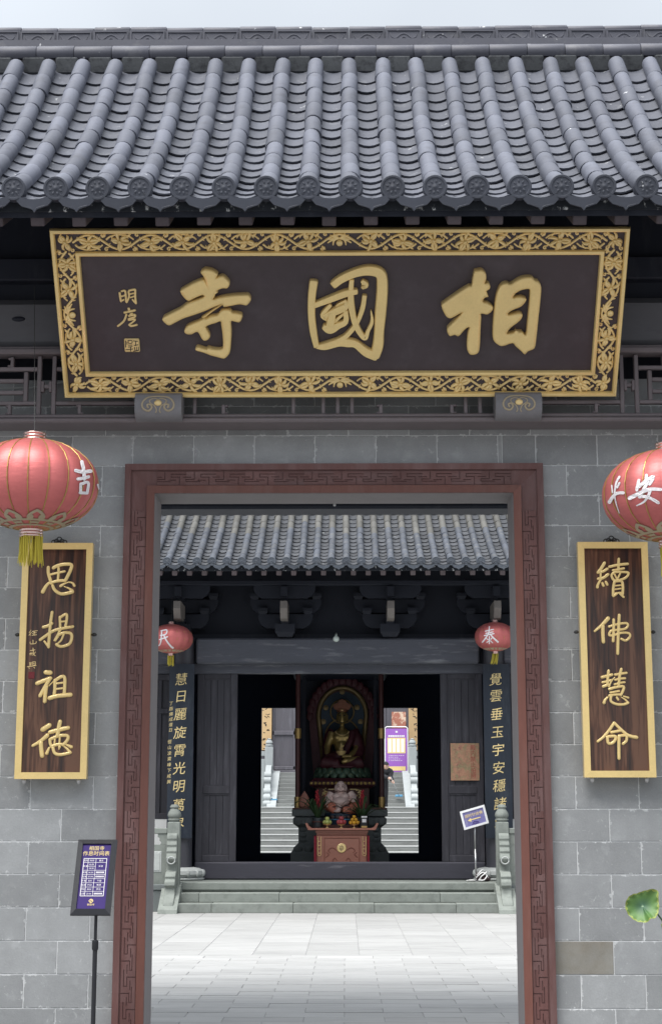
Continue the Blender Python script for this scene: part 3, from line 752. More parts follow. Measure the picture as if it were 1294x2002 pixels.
# ---- brick wall
DX0 = at(243, 1000, 10.24).x; DX1 = at(1063, 1000, 10.24).x; DZ = at(653, 906, 10.24).z     # outer edge of the door frame
wall = thing('brick_wall', None, None); wall.parent = gate; wall.location = (0, 0, 0)
ztop = at(650, 742, YW).z
mb = MB(); ym = YW+.004
mb.box(-6, DX0+.06, ym, YW+.28, -.02, DZ-.06); mb.box(DX1-.06, 6, ym, YW+.28, -.02, DZ-.06); mb.box(-6, 6, ym, YW+.28, DZ-.06, ztop)
obj('mortar', mb, M['mortar'], wall)
mb = MB(); mb.box(-6, 6, YW+.25, YW+.29, ztop+.002, za0+.1); obj('transom_dark_sheet', mb, M['darkwood'], gate)  # added dark sheet standing in for the shaded void above the wall
bk = MB(); bk.box(-.2, .2, 0, .05, -.0999, .0999, .0025); bkm = bk.mesh('brick'); bkm.materials.append(M['brick'])
zr0 = at(300, 911, YW).z; C = .2047; P = .406
JA = at(139, 1003, YW).x; JB = at(200, 942, YW).x; KA = at(1171, 1001, YW).x; KB = at(1107, 941, YW).x
nbrick = 0
def put_brick(xa, xb, z0, z1=None):
    global nbrick
    xa += .0028; xb -= .0028
    if xb-xa < .02: return
    if abs((xb-xa)-.4004) < .01 and z1 is None: me = bkm
    else:
        mb = MB(); h = (xb-xa)/2; zz0, zz1 = (-.0999, .0999) if z1 is None else (-.0999, z1-z0-.1025)
        mb.box(-h, h, 0, .05, zz0, zz1, .0025); me = mb.mesh('brick'); me.materials.append(M['brick'])
    u_, v_ = proj(((xa+xb)/2, YW, z0+.1025))
    if (1088 < u_ < 1200 and 1850 < v_ < 1912) or (1108 < u_ < 1135 and 1150 < v_ < 1214): me = me.copy(); me.materials[0] = M['brick_brown']
    obj('brick', me, None, wall, ((xa+xb)/2, YW+random.uniform(-.0012, .0012), z0+.1025), rot=(0, 0, 0)); nbrick += 1
def course(x0, x1, jx, z, z1=None):
    """bricks between x0 and x1 with joints at jx + n*P"""
    n0 = math.ceil((x0-jx)/P+.02); xs = [x0]+[jx+P*i for i in range(n0, n0+60) if jx+P*i < x1-.01]+[x1]
    for a, b in zip(xs, xs[1:]): put_brick(a, b, z, z1)
XL, XR = -2.75, 2.75
top_j = [at(u, 880, YW).x for u in (142, 1046)]
for r in range(-4, 18):
    z0 = zr0-C*(r+1)
    if r >= 0:
        if z0 < -.25: break
        course(XL, DX0+.055, JB if r % 2 == 0 else JA, z0)
        course(DX1-.055, XR, KB if r % 2 == 0 else KA, z0)
    elif r == -1:
        course(XL, at(981, 880, YW).x, at(142, 880, YW).x, z0); put_brick(at(981, 880, YW).x, at(1046, 880, YW).x, z0); course(at(1046, 880, YW).x, XR, at(1167, 880, YW).x, z0)
    else:
        if z0 > ztop-.03: continue
        course(XL, XR, at(207 if r % 2 == 0 else 142, 840, YW).x, z0, None if z0+C <= ztop+.01 else ztop)

mb = MB()
for r in range(-3, 22):
    z0 = zr0-C*(r+1)
    if z0 < -.25 or z0 > ztop-.03: continue
    for sg_ in (-1, 1):
        for i in range(8):
            a = 2.75+.406*i-(.2 if r % 2 and i else 0); b_ = 2.75+.406*(i+1)-(.2 if r % 2 else 0)
            q = sorted((sg_*(a+.003), sg_*(b_-.003))); mb.box(q[0], q[1], YW, YW+.05, z0+.0026, min(z0+C-.002, ztop), .0025)
obj('outer_bricks', mb, M['brick'], wall, kind='stuff')
# ---- door frame: mitred mouldings and a carved running fret
fr = thing('door_frame', None, None); fr.parent = gate; fr.location = Vector(((DX0+DX1)/2, 10.24, 0))-wl(gate)
xs = [DX0, at(257, 1000, 10.24).x, at(287, 1000, 10.24).x, at(302, 1000, 10.24).x]
off = [x-DX0 for x in xs]
def jamb(o0, o1, y0, y1, mname, nm, sidesel):
    mb = MB()
    if sidesel == 'l': poly = [(DX0+o0, -.02), (DX0+o1, -.02), (DX0+o1, DZ-o1), (DX0+o0, DZ-o0)]
    elif sidesel == 'r': poly = [(DX1-o0, -.02), (DX1-o1, -.02), (DX1-o1, DZ-o1), (DX1-o0, DZ-o0)]
    else: poly = [(DX0+o0, DZ-o0), (DX0+o1, DZ-o1), (DX1-o1, DZ-o1), (DX1-o0, DZ-o0)]
    mb.prism(poly, lambda a, b, d: (a, d, b), y0, y1); return obj(nm, mb, M[mname], fr)
for sd in 'lrt':
    jamb(off[0], off[1]-.006, 10.238, YW+.02, 'frame_red', 'outer_moulding', sd)
    jamb(off[1]-.006, off[1], 10.248, YW+.02, 'frame_red', 'bead', sd)
    jamb(off[1], off[2], 10.252, YW+.02, 'frame_red', 'fret_ground', sd)
    jamb(off[2], off[3], 10.232, YW+.02, 'frame_inner', 'inner_moulding', sd)
    jamb(off[3]-.02, off[3]+.003, 10.245, 10.60, 'reveal', 'reveal_lining', sd)
def ribbon(mb, path, w, fn, d0, d1):
    n = len(path); Lp = []; Rp = []
    for i, p in enumerate(path):
        a = path[max(i-1,0)]; b = path[min(i+1,n-1)]
        def nrm(p, q):
            dx, dy = q[0]-p[0], q[1]-p[1]; l = math.hypot(dx, dy) or 1; return (-dy/l, dx/l)
        n1 = nrm(a, p) if i > 0 else nrm(p, b); n2 = nrm(p, b) if i < n-1 else n1
        k = 1+n1[0]*n2[0]+n1[1]*n2[1]; mx = ((n1[0]+n2[0])/k*w/2, (n1[1]+n2[1])/k*w/2)
        Lp.append((p[0]+mx[0], p[1]+mx[1])); Rp.append((p[0]-mx[0], p[1]-mx[1]))
    poly = Lp+list(reversed(Rp)); o = []
    vs = [fn(a, b, d0) for a, b in Lp]+[fn(a, b, d0) for a, b in Rp]+[fn(a, b, d1) for a, b in Lp]+[fn(a, b, d1) for a, b in Rp]
    fs = []
    for i in range(n-1):
        fs += [(2*n+i, 2*n+i+1, 3*n+i+1, 3*n+i), (i, 2*n+i, 2*n+i+1, i+1)[::-1], (n+i, n+i+1, 3*n+i+1, 3*n+i)[::-1]]
    fs += [(0, n, 3*n, 2*n), (n-1, 3*n-1, 4*n-1, 2*n-1)[::1]]
    mb.add(vs, fs)
bw = off[2]-off[1]; fp = .195
NC, NR = 20, 32
def fret_mesh():
    """one period of the carved key pattern: a raised plate cut by thin grooves"""
    cut = set()
    def seg(p, q):
        n = 200
        for i in range(n+1):
            a_ = p[0]+(q[0]-p[0])*i/n; b_ = p[1]+(q[1]-p[1])*i/n
            cut.add((min(NC-1, max(0, int(a_*NC))), int(b_*NR) % NR))
    for path in ([(.24,.98),(.24,.47),(.43,.47),(.43,.75),(.96,.75),(.96,.42)], [(.74,1.46),(.74,.97),(.57,.97),(.57,1.25),(.02,1.25),(.02,.92)],
                 [(.40,.90),(.40,1.14)], [(.60,.40),(.60,.64)], [(.0,.0),(.0,1)], [(.99,0),(.99,1)]):
        for p, q in zip(path, path[1:]): seg(p, q)
    mb = MB(); cw, ch = bw/NC, fp/NR; h = .0065
    for i in range(NC):
        j = 0
        while j < NR:
            if (i, j) in cut: j += 1; continue
            j0 = j
            while j < NR and (i, j) not in cut: j += 1
            x0, x1, z0, z1 = i*cw, (i+1)*cw, j0*ch, j*ch
            mb.add([(x0,-h,z0),(x1,-h,z0),(x1,-h,z1),(x0,-h,z1)], [(0,1,2,3)])
            mb.add([(x0,-h,z0),(x1,-h,z0),(x1,0,z0),(x0,0,z0)], [(0,3,2,1)])
            mb.add([(x0,-h,z1),(x1,-h,z1),(x1,0,z1),(x0,0,z1)], [(0,1,2,3)])
            for sx, ni in ((x0, i-1), (x1, i+1)):
                k = j0
                while k < j:
                    if (ni, k) in cut or ni < 0 or ni >= NC:
                        k0 = k
                        while k < j and ((ni, k) in cut or ni < 0 or ni >= NC): k += 1
                        mb.add([(sx,-h,k0*ch),(sx,0,k0*ch),(sx,0,k*ch),(sx,-h,k*ch)], [(0,1,2,3)])
                    else: k += 1
    me = bpy.data.meshes.new('fret_key'); me.from_pydata(mb.v, [], mb.f); me.materials.append(M['frame_red']); return me
fkm = fret_mesh()
def fret(parent, sd):
    if sd in 'lr':
        n = int((DZ-off[2]-.02)/fp)
        for i in range(n):
            if sd == 'l': obj('fret_key', fkm, None, parent, (DX0+off[1], 10.2515, fp*i+.01))
            else: obj('fret_key', fkm, None, parent, (DX1-off[2], 10.2515, fp*i+.01))
    else:
        L_ = (DX1-DX0)-2*off[2]-.01; n = int(L_/fp); x = (DX0+DX1)/2-n*fp/2
        for i in range(n): obj('fret_key', fkm, None, parent, (x+fp*i, 10.2515, DZ-off[1]), rot=(0, pi/2, 0))
for sd in 'lrt': fret(fr, sd)
# inside of the gate: rear beam, columns and dark ceiling
zb = at(650, 994, 12.4).z
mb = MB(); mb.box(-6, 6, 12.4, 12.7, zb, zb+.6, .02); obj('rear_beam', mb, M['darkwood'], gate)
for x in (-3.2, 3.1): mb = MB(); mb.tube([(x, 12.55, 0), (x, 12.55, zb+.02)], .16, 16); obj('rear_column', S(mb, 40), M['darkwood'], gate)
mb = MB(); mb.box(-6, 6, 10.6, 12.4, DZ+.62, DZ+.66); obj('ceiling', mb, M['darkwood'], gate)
mb = MB(); mb.tube([at(654, 965, 12.35)+Vector((0,0,.25)), at(654, 986, 12.35)], .006, 6); mb.ell(at(654, 987, 12.35), .012, 8, 6); obj('pull_cord', mb, M['white_paint'], gate)

# ---- scroll brackets carrying the plaque
def bracket(u0, u1):
    b0 = at(u0, 820, 10.0); b1 = at(u1, 820, 10.0)
    zt_, zb_ = at(300, 771, 10.02).z, at(300, 819, 9.98).z; h = zt_-zb_
    mb = MB()
    prof = [(10.14, zt_), (9.99, zt_), (9.965, zt_-.1*h), (9.95, zt_-.3*h), (9.945, zt_-.5*h), (9.955, zt_-.72*h), (9.98, zt_-.90*h), (10.02, zb_), (10.14, zb_)]
    n = len(prof); xa, xb = b0.x, b1.x
    mb.add([(xa, y, z) for y, z in prof]+[(xb, y, z) for y, z in prof], [tuple(range(n)), tuple(reversed(range(n, 2*n)))]+[(i, n+i, n+(i+1)%n, (i+1)%n) for i in range(n)])
    o = obj('plaque_bracket', S(mb, 30), M['bracket'], gate)
    def fy(z):
        for (y1, z1), (y2, z2) in zip(prof[1:-1], prof[2:]):
            if z2 <= z <= z1: return y1+(y2-y1)*(z1-z)/(z1-z2+1e-9)
        return 9.95
    cx, cz, s = (xa+xb)/2, (zt_+zb_)/2+.006, (xb-xa)
    fn = lambda a, b, d: (cx+a*s, fy(cz+b*s)-d-.001, cz+b*s)
    mb = MB(); w = .042
    for sg in (-1, 1):
        pts = [(0, .17), (.16, .16), (.27, .11), (.34, .0), (.31, -.11), (.20, -.15), (.13, -.08), (.17, -.01), (.23, -.03), (.21, -.08)]
        stroke(mb, [(sg*a, b, w) for a, b in pts], lambda a, b, d: fn(a, b, d*s), h=.5, sub=3, nseg=4)
        pts = [(0, .09), (.09, .12), (.18, .07), (.15, .0), (.07, -.05), (.03, -.14), (.05, -.18)]
        stroke(mb, [(sg*a, b, .026) for a, b in pts], lambda a, b, d: fn(a, b, d*s), h=.5, sub=3, nseg=4)
    obj('scroll_relief', S(mb, 60), M['lantern_trim'], o)
    mb = MB(); mb.ell(fn(0, .015, 0), (.026, .012, .02), 12, 6); obj('boss', S(mb), M['gold'], o)
bracket(265, 356); bracket(968, 1058)

# ================================================================== NAME PLAQUE
PYb, PYt = 10.075, 9.36
PB = at(665, 774, PYb); PT = at(661, 445, PYt)
ey = (Vector((0, PT.y-PB.y, PT.z-PB.z))).normalized(); ex = Vector((1, 0, 0)); ez = ex.cross(ey)
PH = Vector((0, PT.y-PB.y, PT.z-PB.z)).length
PM = Matrix(((ex.x, ey.x, ez.x, PB.x), (ex.y, ey.y, ez.y, PB.y), (ex.z, ey.z, ez.z, PB.z), (0, 0, 0, 1)))
plq = thing('name_plaque', 'large tilted dark plaque with three big gold characters and carved gold border', 'plaque')
plq.matrix_world = PM
def p2(u, v):
    d = ray(u, v); o = Vector((0, 0, EYE)); t = (PB-o).dot(ez)/d.dot(ez); q = o+d*t-PB
    return q.dot(ex), q.dot(ey)
PW0, PW1 = p2(128, 775)[0], p2(1203, 772)[0]
mb = MB(); mb.box(PW0+.01, PW1-.01, .01, PH-.01, -.06, -.002); local('panel', mb, M['plaque'], plq)
mo, bd, mi = .030, .118, .030
def mould(o0, o1, h, nm):
    for sd in range(4):
        A, B, C_, D = (PW0+o0, o0), (PW1-o0, o0), (PW1-o0, PH-o0), (PW0+o0, PH-o0)
        a, b, c, e = (PW0+o1, o1), (PW1-o1, o1), (PW1-o1, PH-o1), (PW0+o1, PH-o1)
        q = [(A, B, b, a), (B, C_, c, b), (C_, D, e, c), (D, A, a, e)][sd]
        mb = MB(); md = [((q[0][0]+q[3][0])/2, (q[0][1]+q[3][1])/2), ((q[1][0]+q[2][0])/2, (q[1][1]+q[2][1])/2)]
        def lerp(p, r, t): return (p[0]+(r[0]-p[0])*t, p[1]+(r[1]-p[1])*t)
        prof = [(0, -.004), (0, h*.6), (.18, h*.92), (.5, h), (.82, h*.92), (1, h*.6), (1, -.004)]
        vs = []
        for t, z in prof: p = lerp(q[0], q[3], t); vs.append((p[0], p[1], z))
        for t, z in prof: p = lerp(q[1], q[2], t); vs.append((p[0], p[1], z))
        n = len(prof); fs = [(i, i+1, n+i+1, n+i) for i in range(n-1)]+[tuple(range(n)), tuple(reversed(range(n, 2*n)))]
        mb.add(vs, fs); local(nm, S(mb, 40), M['gold_frame'], plq)
mould(0, mo, .035, 'outer_moulding'); mould(mo+bd, mo+bd+mi, .03, 'inner_moulding')
# carved border: flowers (pieces) within a scrolling vine (one carving per side)
def flower_mesh(k):
    rng = random.Random(k); mb = MB(); ident = lambda a, b, d: (a, b, d+.002)
    for i in range(8):
        a = 2*pi*i/8+rng.uniform(-.15, .15); L = .056*rng.uniform(.85, 1.12); cv = rng.choice((-.45, .45))*rng.uniform(.7, 1.2)
        pts = [(cos(a)*.008, sin(a)*.008, .011), (cos(a+cv*.2)*L*.5, sin(a+cv*.2)*L*.5, .021), (cos(a+cv*.7)*L*.85, sin(a+cv*.7)*L*.85, .017), (cos(a+cv*1.2)*L, sin(a+cv*1.2)*L, .006)]
        stroke(mb, pts, ident, h=.75, sub=2, nseg=4)
    mb.ell((0, 0, .012), (.013, .010, .010), 10, 5)
    m = mb.mesh('flower', 60); m.materials.append(M['gold']); return m
FL = [flower_mesh(k) for k in range(4)]
def band(nm, L, org, ax, ay, n, mid=False):
    def fn(a, b, d): return (org[0]+ax[0]*a+ay[0]*b, org[1]+ax[1]*a+ay[1]*b, d)
    mb = MB(); p = L/n
    stem = []
    for i in range(n*8+1):
        s = p*i/8; stem.append((s, .047*cos(pi*(s/p-.5)), .0155))
    stroke(mb, stem, fn, h=.75, sub=1, nseg=4)
    ang = atan2(ax[1], ax[0])
    for i in range(n):
        s = p*(i+.5); sg = 1 if i % 2 == 0 else -1; mir = -1 if (mid and i >= n/2) else 1
        if mid and i == n//2:
            for q in (-1, 1):
                for a0, l in ((0.2, .075), (.55, .085), (1.0, .075), (-.35, .06), (-.8, .05)):
                    stroke(mb, [(s, .02, .012), (s+q*l*.5*cos(a0*.6), .03-l*.25*sin(a0+.4), .018), (s+q*l*cos(a0), .025-l*.75*sin(a0), .009)], fn, h=.7, sub=3, nseg=4)
            mb.ell(fn(s, -.008, .008), (.022, .022, .014), 12, 6)
            continue
        o = local('flower', FL[(i*7+3) % 4], None, plq, fn(s, -.004*sg, 0), rot=(0, 0, ang+i*1.9)); o.scale = (1.2, 1.08, 1.15)
        # branch that circles the flower on the far side of the stem
        arc = [(s-mir*p*.46*cos(t), -sg*(.050*sin(t)), .0145-.004*t/pi) for t in [pi*k/8 for k in range(1, 8)]]
        stroke(mb, arc, fn, h=.7, sub=1, nseg=4)
        # curls and leaves where the stem crosses over
        c = s+p*.5
        for q in (-1, 1):
            cx, cy = c+q*.012, q*sg*.046*-1
            cur = [(cx+.017*(1-k/9)*cos(q*(k*.75)+1), cy+.014*(1-k/9)*sin(q*(k*.75)+1), .0105) for k in range(9)]
            stroke(mb, cur, fn, h=.7, sub=1, nseg=3)
        stroke(mb, [(c-.012, sg*.030, .007), (c, sg*.042, .022), (c+.010, sg*.053, .005)], fn, h=.6, sub=2, nseg=4)
        for q in (-1, 1):
            stroke(mb, [(s+q*.030, -sg*.052, .006), (s+q*.044, -sg*.040, .013), (s+q*.052, -sg*.024, .006)], fn, h=.6, sub=2, nseg=4)
            stroke(mb, [(s+q*.062, sg*.008, .005), (s+q*.072, sg*.018, .012), (s+q*.070, sg*.034, .005)], fn, h=.6, sub=2, nseg=4)
        stroke(mb, [(s+.045, -sg*.03, .007), (s+.058, -sg*.045, .016), (s+.07, -sg*.052, .005)], fn, h=.6, sub=2, nseg=4)
    local('vine_scroll', S(mb, 60), M['gold'], plq)
bc = mo+bd/2; Wp = PW1-PW0
band('t', Wp-2*(mo+.11), (PW0+mo+.11, PH-bc), (1, 0), (0, 1), 17, True)
band('b', Wp-2*(mo+.11), (PW0+mo+.11, bc), (1, 0), (0, 1), 17, True)
band('l', PH-2*(mo+.12), (PW0+bc, mo+.12), (0, 1), (-1, 0), 5, True)
band('r', PH-2*(mo+.12), (PW1-bc, mo+.12), (0, 1), (-1, 0), 5, True)
for x in (PW0+bc, PW1-bc):
    for y in (bc, PH-bc): local('flower', FL[1], None, plq, (x, y, 0), rot=(0, 0, x+y))
# the three great characters
def tr(pts, ox, oy, sc): return [p2(ox+a/sc, oy+b/sc) for a, b in pts]
def sm2(pts): return [(a, b) for a, b in catmull(pts, 3, True)]
SI = [
 [(575,105),(610,82),(640,75),(720,90),(770,118),(797,140),(795,168),(782,190),(820,172),(870,170),(918,210),(950,245),(955,290),(920,335),(860,335),(790,365),(800,390),(770,405),(760,440),(740,480),(830,452),(1000,425),(1120,418),(1195,418),(1228,450),(1238,490),(1205,540),(1170,562),(1090,547),(1000,562),(890,580),(868,572),(855,548),(820,556),(740,585),(640,630),(480,690),(330,740),(180,820),(130,820),(70,770),(65,730),(120,690),(300,600),(400,530),(600,455),(590,425),(480,470),(410,500),(350,460),(300,385),(312,350),(400,300),(480,255),(600,215),(632,245),(605,175),(570,130)],
 [(645,738),(700,708),(790,688),(830,642),(880,618),(960,622),(990,655),(1060,665),(1122,690),(1115,745),(1080,788),(1020,778),(975,778),(980,900),(974,1050),(962,1170),(930,1230),(880,1268),(800,1252),(690,1222),(600,1187),(512,1165),(497,1135),(530,1110),(590,1130),(650,1142),(665,1122),(740,1142),(845,1142),(865,1090),(858,950),(840,820),(830,775),(770,797),(700,817),(640,850),(672,910),(697,970),(670,1015),(620,1032),(580,1000),(528,915),(450,947),(380,942),(350,908),(375,850),(440,810),(540,770),(610,735)]]
XIA = [
 [(435,100),(475,84),(522,78),(560,102),(578,130),(579,200),(562,240),(604,235),(627,272),(620,310),(585,340),(605,402),(562,415),(540,462),(590,475),(650,512),(662,545),(640,582),(590,617),(520,607),(520,650),(512,800),(503,1000),(480,1080),(410,1102),(365,1077),(345,1000),(355,850),(375,770),(320,800),(250,877),(200,862),(140,877),(108,820),(120,770),(200,690),(285,597),(220,630),(150,662),(90,632),(40,512),(85,462),(200,380),(360,275),(400,272),(412,200)],
 [(760,258),(830,235),(870,252),(960,195),(1050,166),(1130,170),(1160,202),(1205,220),(1240,290),(1230,450),(1203,700),(1182,900),(1160,1020),(1080,1060),(1040,1097),(990,1052),(930,1000),(890,962),(780,997),(720,982),(662,920),(655,800),(668,600),(690,420),(720,320)],
 [(900,415),(935,362),(1000,326),(1080,312),(1100,345),(1090,500),(1070,700),(1053,860),(1010,827),(950,822),(930,803),(918,830),(830,848),(870,780),(985,690),(1015,622),(970,597),(850,622),(845,600),(900,562),(1000,520),(1062,440),(1020,408),(950,405)]]
def big_char(nm, polys):
    mb = MB()
    for ps, dz in polys:
        me = curve_poly(ps, .022, .017, nm)
        mb.add([(v.co.x, v.co.y, v.co.z+dz) for v in me.vertices], [tuple(p.vertices) for p in me.polygons])
    local('character', S(mb, 50), M['gold_frame'], plq, (0, 0, .020))
big_char('si', [([sm2(tr(SI[0], 310, 510, 6.81))], 0), ([sm2(tr(SI[1], 310, 510, 6.81))], -.002)])
big_char('xiang', [([sm2(tr(XIA[0], 855, 510, 6.162))], 0), ([sm2(tr(P_, 855, 510, 6.162)) for P_ in XIA[1:]], -.001)])
GUO = [
 [(168,318,128),(142,520,118),(138,760,112),(162,1000,112),(205,1215,90)],
 [(215,1222,70),(330,1212,118),(520,1160,130),(650,1165,140),(760,1185,120),(900,1295,140),(1030,1345,160)],
 [(450,348,120),(560,268,125),(750,185,132),(950,150,155),(1105,205,160),(1128,400,165),(1108,700,170),(1085,1000,150),(1068,1200,165),(1030,1340,150)],
 [(180,640,85),(420,545,105),(620,470,110),(765,448,85)],
 [(700,295,72),(690,420,80),(690,600,105),(722,800,95),(765,930,95),(830,1045,85),(890,1095,80),(930,1000,60),(985,870,55),(970,720,18)],
 [(850,305,60),(888,350,110),(850,398,50)],
 [(880,512,72),(852,680,75),(790,850,70),(730,950,75),(610,1080,80),(500,1140,90)],
 [(400,640,60),(290,775,70),(365,840,60)],
 [(320,790,80),(480,715,120),(610,650,110),(625,585,50)],
 [(620,575,40),(510,635,40),(450,720,60)],
 [(315,940,90),(400,965,150),(510,915,110),(615,860,90),(615,720,75)],
 [(430,760,110),(400,900,130)], [(600,745,40),(500,830,50),(440,900,60)]]
def fat_strokes(nm, strokes, ox, oy, sc, hab, ex_=.35, m='gold_frame'):
    mb = MB()
    s0 = abs(p2(ox+100, oy)[0]-p2(ox, oy)[0])/100/sc
    for i, P_ in enumerate(strokes):
        q = [(*p2(ox+a/sc, oy+b/sc), w*s0) for a, b, w in P_]
        hh = hab+.0012*i
        P3 = catmull(q, 5) if len(q) > 2 else catmull(q, 6)
        def ext(p, r):
            dx, dy = p[0]-r[0], p[1]-r[1]; l = math.hypot(dx, dy) or 1
            return [(p[0]+dx/l*p[2]*.5*e, p[1]+dy/l*p[2]*.5*e, p[2]*w) for e, w in ((.3, .93), (.45, .8), (.55, .6), (.6, .25))]
        P3 = list(reversed(ext(P3[0], P3[1])))+P3+ext(P3[-1], P3[-2]); n = 9; vs = []; fs = []
        for k, (x, y, w) in enumerate(P3):
            a = P3[max(k-1,0)]; b = P3[min(k+1,len(P3)-1)]; dx, dy = b[0]-a[0], b[1]-a[1]; l = math.hypot(dx, dy) or 1
            nx, ny = -dy/l, dx/l; wf = min(1, w/.05)
            endf = 0.0 if k in (0, len(P3)-1) else (.75 if k in (1, len(P3)-2) else 1)
            for j in range(n):
                qv = (-1, -1, -.95, -.8, 0, .8, .95, 1, 1)[j]; hz = (0, .55, .82, 1, 1.02, 1, .82, .55, 0)[j]*hh*(.45+.55*wf)*(.6+.4*endf)
                vs.append((x+nx*qv*w/2, y+ny*qv*w/2, hz))
        for k in range(len(P3)-1):
            for j in range(n-1): fs.append((k*n+j, k*n+j+1, (k+1)*n+j+1, (k+1)*n+j))
        fs += [tuple(range(n)), tuple(reversed(range((len(P3)-1)*n, len(P3)*n)))]
        mb.add(vs, fs)
    local('character', S(mb, 50), M[m], plq)
fat_strokes('guo', GUO, 590, 505, 7.19, .040)
thin_link = [(*p2(310+a/6.81, 510+b/6.81), w*.0005) for a, b, w in [(865,562,26),(790,610,30),(700,670,34),(600,745,50)]]
mb = MB(); stroke(mb, thin_link, lambda a, b, d: (a, b, d), h=1.1, sub=4, nseg=6); local('stroke_link', S(mb, 60), M['gold_frame'], plq)
# signature and seal
def thin(strokes, ox, oy, sc, par, nm, mm, h=.55, fn=None):
    mb = MB(); s0 = abs(p2(ox+100, oy)[0]-p2(ox, oy)[0])/100/sc
    for P_ in strokes: stroke(mb, [(*p2(ox+a/sc, oy+b/sc), w*s0) for a, b, w in P_], lambda a, b, d: (a, b, d), h=h, sub=4, nseg=5)
    local(nm, S(mb, 60), M[mm], par)
thin([st(62,195,300,205,400,230,520), st(60,250,255,330,245,350,340,365,530), st(50,210,400,350,360), st(50,225,520,300,480), st(55,425,270,440,400,380,545), st(60,440,240,560,215,600,230,600,400,620,570), st(45,470,330,560,310), st(45,480,420,570,390), st(50,620,580,530,480)], 220, 550, 13.35, plq, 'signature_character', 'gold')
thin([st(70,430,710,440,740), st(65,320,815,450,785,590,755), st(60,370,870,300,1040,150,1165), st(50,470,860,520,835), st(60,440,900,590,870,580,930,430,980), st(50,430,1010,600,990,540,1060,440,1130), st(60,450,1140,500,1165,640,1135)], 220, 550, 13.35, plq, 'signature_character', 'gold')
q0 = p2(245, 687); q1 = p2(273, 661); mb = MB(); mb.box(q0[0], q1[0], q0[1], q1[1], -.004, .016, .006)
seal = local('seal', mb, M['gold'], plq)
mb = MB()
for P_ in [st(24,360,1530,360,1690), st(20,420,1520,520,1520,520,1590,430,1590,430,1520), st(20,430,1640,530,1640), st(22,430,1690,530,1680), st(22,370,1760,550,1740), st(22,490,1700,490,1800), st(22,560,1530,670,1540), st(22,620,1550,620,1650), st(22,580,1650,680,1630), st(22,590,1690,600,1770), st(22,690,1690,690,1770), st(22,560,1800,690,1780), st(18,640,1690,640,1780), st(18,395,1560,395,1620)]:
    s0 = abs(p2(320, 600)[0]-p2(220, 600)[0])/100/13.35
    stroke(mb, [(*p2(220+a/13.35, 550+b/13.35), w*s0) for a, b, w in P_], lambda a, b, d: (a, b, .0172), flat=True, sub=2, nseg=2, hz=0)
local('seal_carving', mb, M['iron'], seal)
# ================================================================== COUPLET BOARDS
def couplet(label, u0t, u1t, vt, u0b, u1b, vb_, chars, sc, org, hang_v, seal=None):
    Yc = 10.2
    c = at((u0b+u1b)/2, vb_, Yc); t = at((u0t+u1t)/2, vt, Yc)
    w = (at(u1b, vb_, Yc).x-at(u0b, vb_, Yc).x+at(u1t, vt, Yc).x-at(u0t, vt, Yc).x)/2
    xm = (c.x+t.x)/2
    root = thing('couplet_board', label, 'couplet board', (xm, Yc, c.z), group='gold framed couplet boards beside the gate')
    h = t.z-c.z; fw = .042
    mb = MB(); mb.box(-w/2+fw-.004, w/2-fw+.004, .006, .05, fw-.004, h-fw+.004); local('board', mb, M['rosewood'], root)
    for nm, poly in (('l', [(-w/2, 0), (-w/2+fw, fw), (-w/2+fw, h-fw), (-w/2, h)]), ('r', [(w/2, 0), (w/2, h), (w/2-fw, h-fw), (w/2-fw, fw)]),
                     ('b', [(-w/2, 0), (w/2, 0), (w/2-fw, fw), (-w/2+fw, fw)]), ('t', [(-w/2, h), (-w/2+fw, h-fw), (w/2-fw, h-fw), (w/2, h)])):
        mb = MB(); mb.prism(poly, lambda a, b, d: (a, d, b), -.012, .05)
        o = local('frame_strip', mb, M['gold_frame'], root)
    for chs in chars:
        mb = MB(); (ou, ov, s_), strokes = chs
        k = w/(u1b-u0b)*1.0
        for P_ in strokes:
            q = []
            for a, b, ww in P_:
                p = at(ou+a/s_, ov+b/s_, Yc); q.append((p.x-xm, p.z-c.z, ww/s_*.00335))
            stroke(mb, q, lambda a, b, d: (a, .005-d, b), h=.42, sub=4, nseg=6)
        local('character', S(mb, 60), M['gold_frame'], root)
    # hangers: pierced crest on top, side turn-buttons, tabs below
    mb = MB()
    for (x, z, r) in ((-.035, .010, .016), (.035, .010, .016), (0, .030, .016), (-.018, .018, .014), (.018, .018, .014), (0, .008, .014)):
        mb.tube([(x+r*cos(2*pi*k/10), .03, h+z+r*sin(2*pi*k/10)) for k in range(11)], .0045, 5)
    local('hanger_crest', S(mb, 60), M['iron'], root)
    for sg in (-1, 1):
        z = at(300, hang_v, Yc).z-c.z
        mb = MB(); mb.box(sg*(w/2)-.004, sg*(w/2+.035), .02, .035, z-.006, z+.006, .003); mb.ell((sg*(w/2+.02), .02, z), (.016, .010, .012), 10, 6); local('side_catch', S(mb, 50), M['iron'], root)
        mb = MB(); mb.ell((sg*w*.38, .03, -.012), (.014, .008, .022), 10, 6); mb.ell((sg*w*.38, .022, -.006), .006, 8, 5); local('hanger_tab', S(mb, 50), M['steel'], root)
    return root, xm, c
L1 = ((50, 1080, 10.01), [st(65,450,290,450,400,490,540,505,600), st(70,550,300,620,262,760,230,900,240,890,330,840,440,785,545), st(60,500,592,640,555,780,550), st(45,500,430,620,400,770,370), st(50,650,300,650,400,635,545), st((50,80),470,590,410,650,340,770), st((60,75),535,650,580,740,700,810,850,790,920,770), st((60,20),920,750,860,705,760,665), st((60,20),690,655,760,612,850,580), st((30,55),850,580,920,595,960,650)])
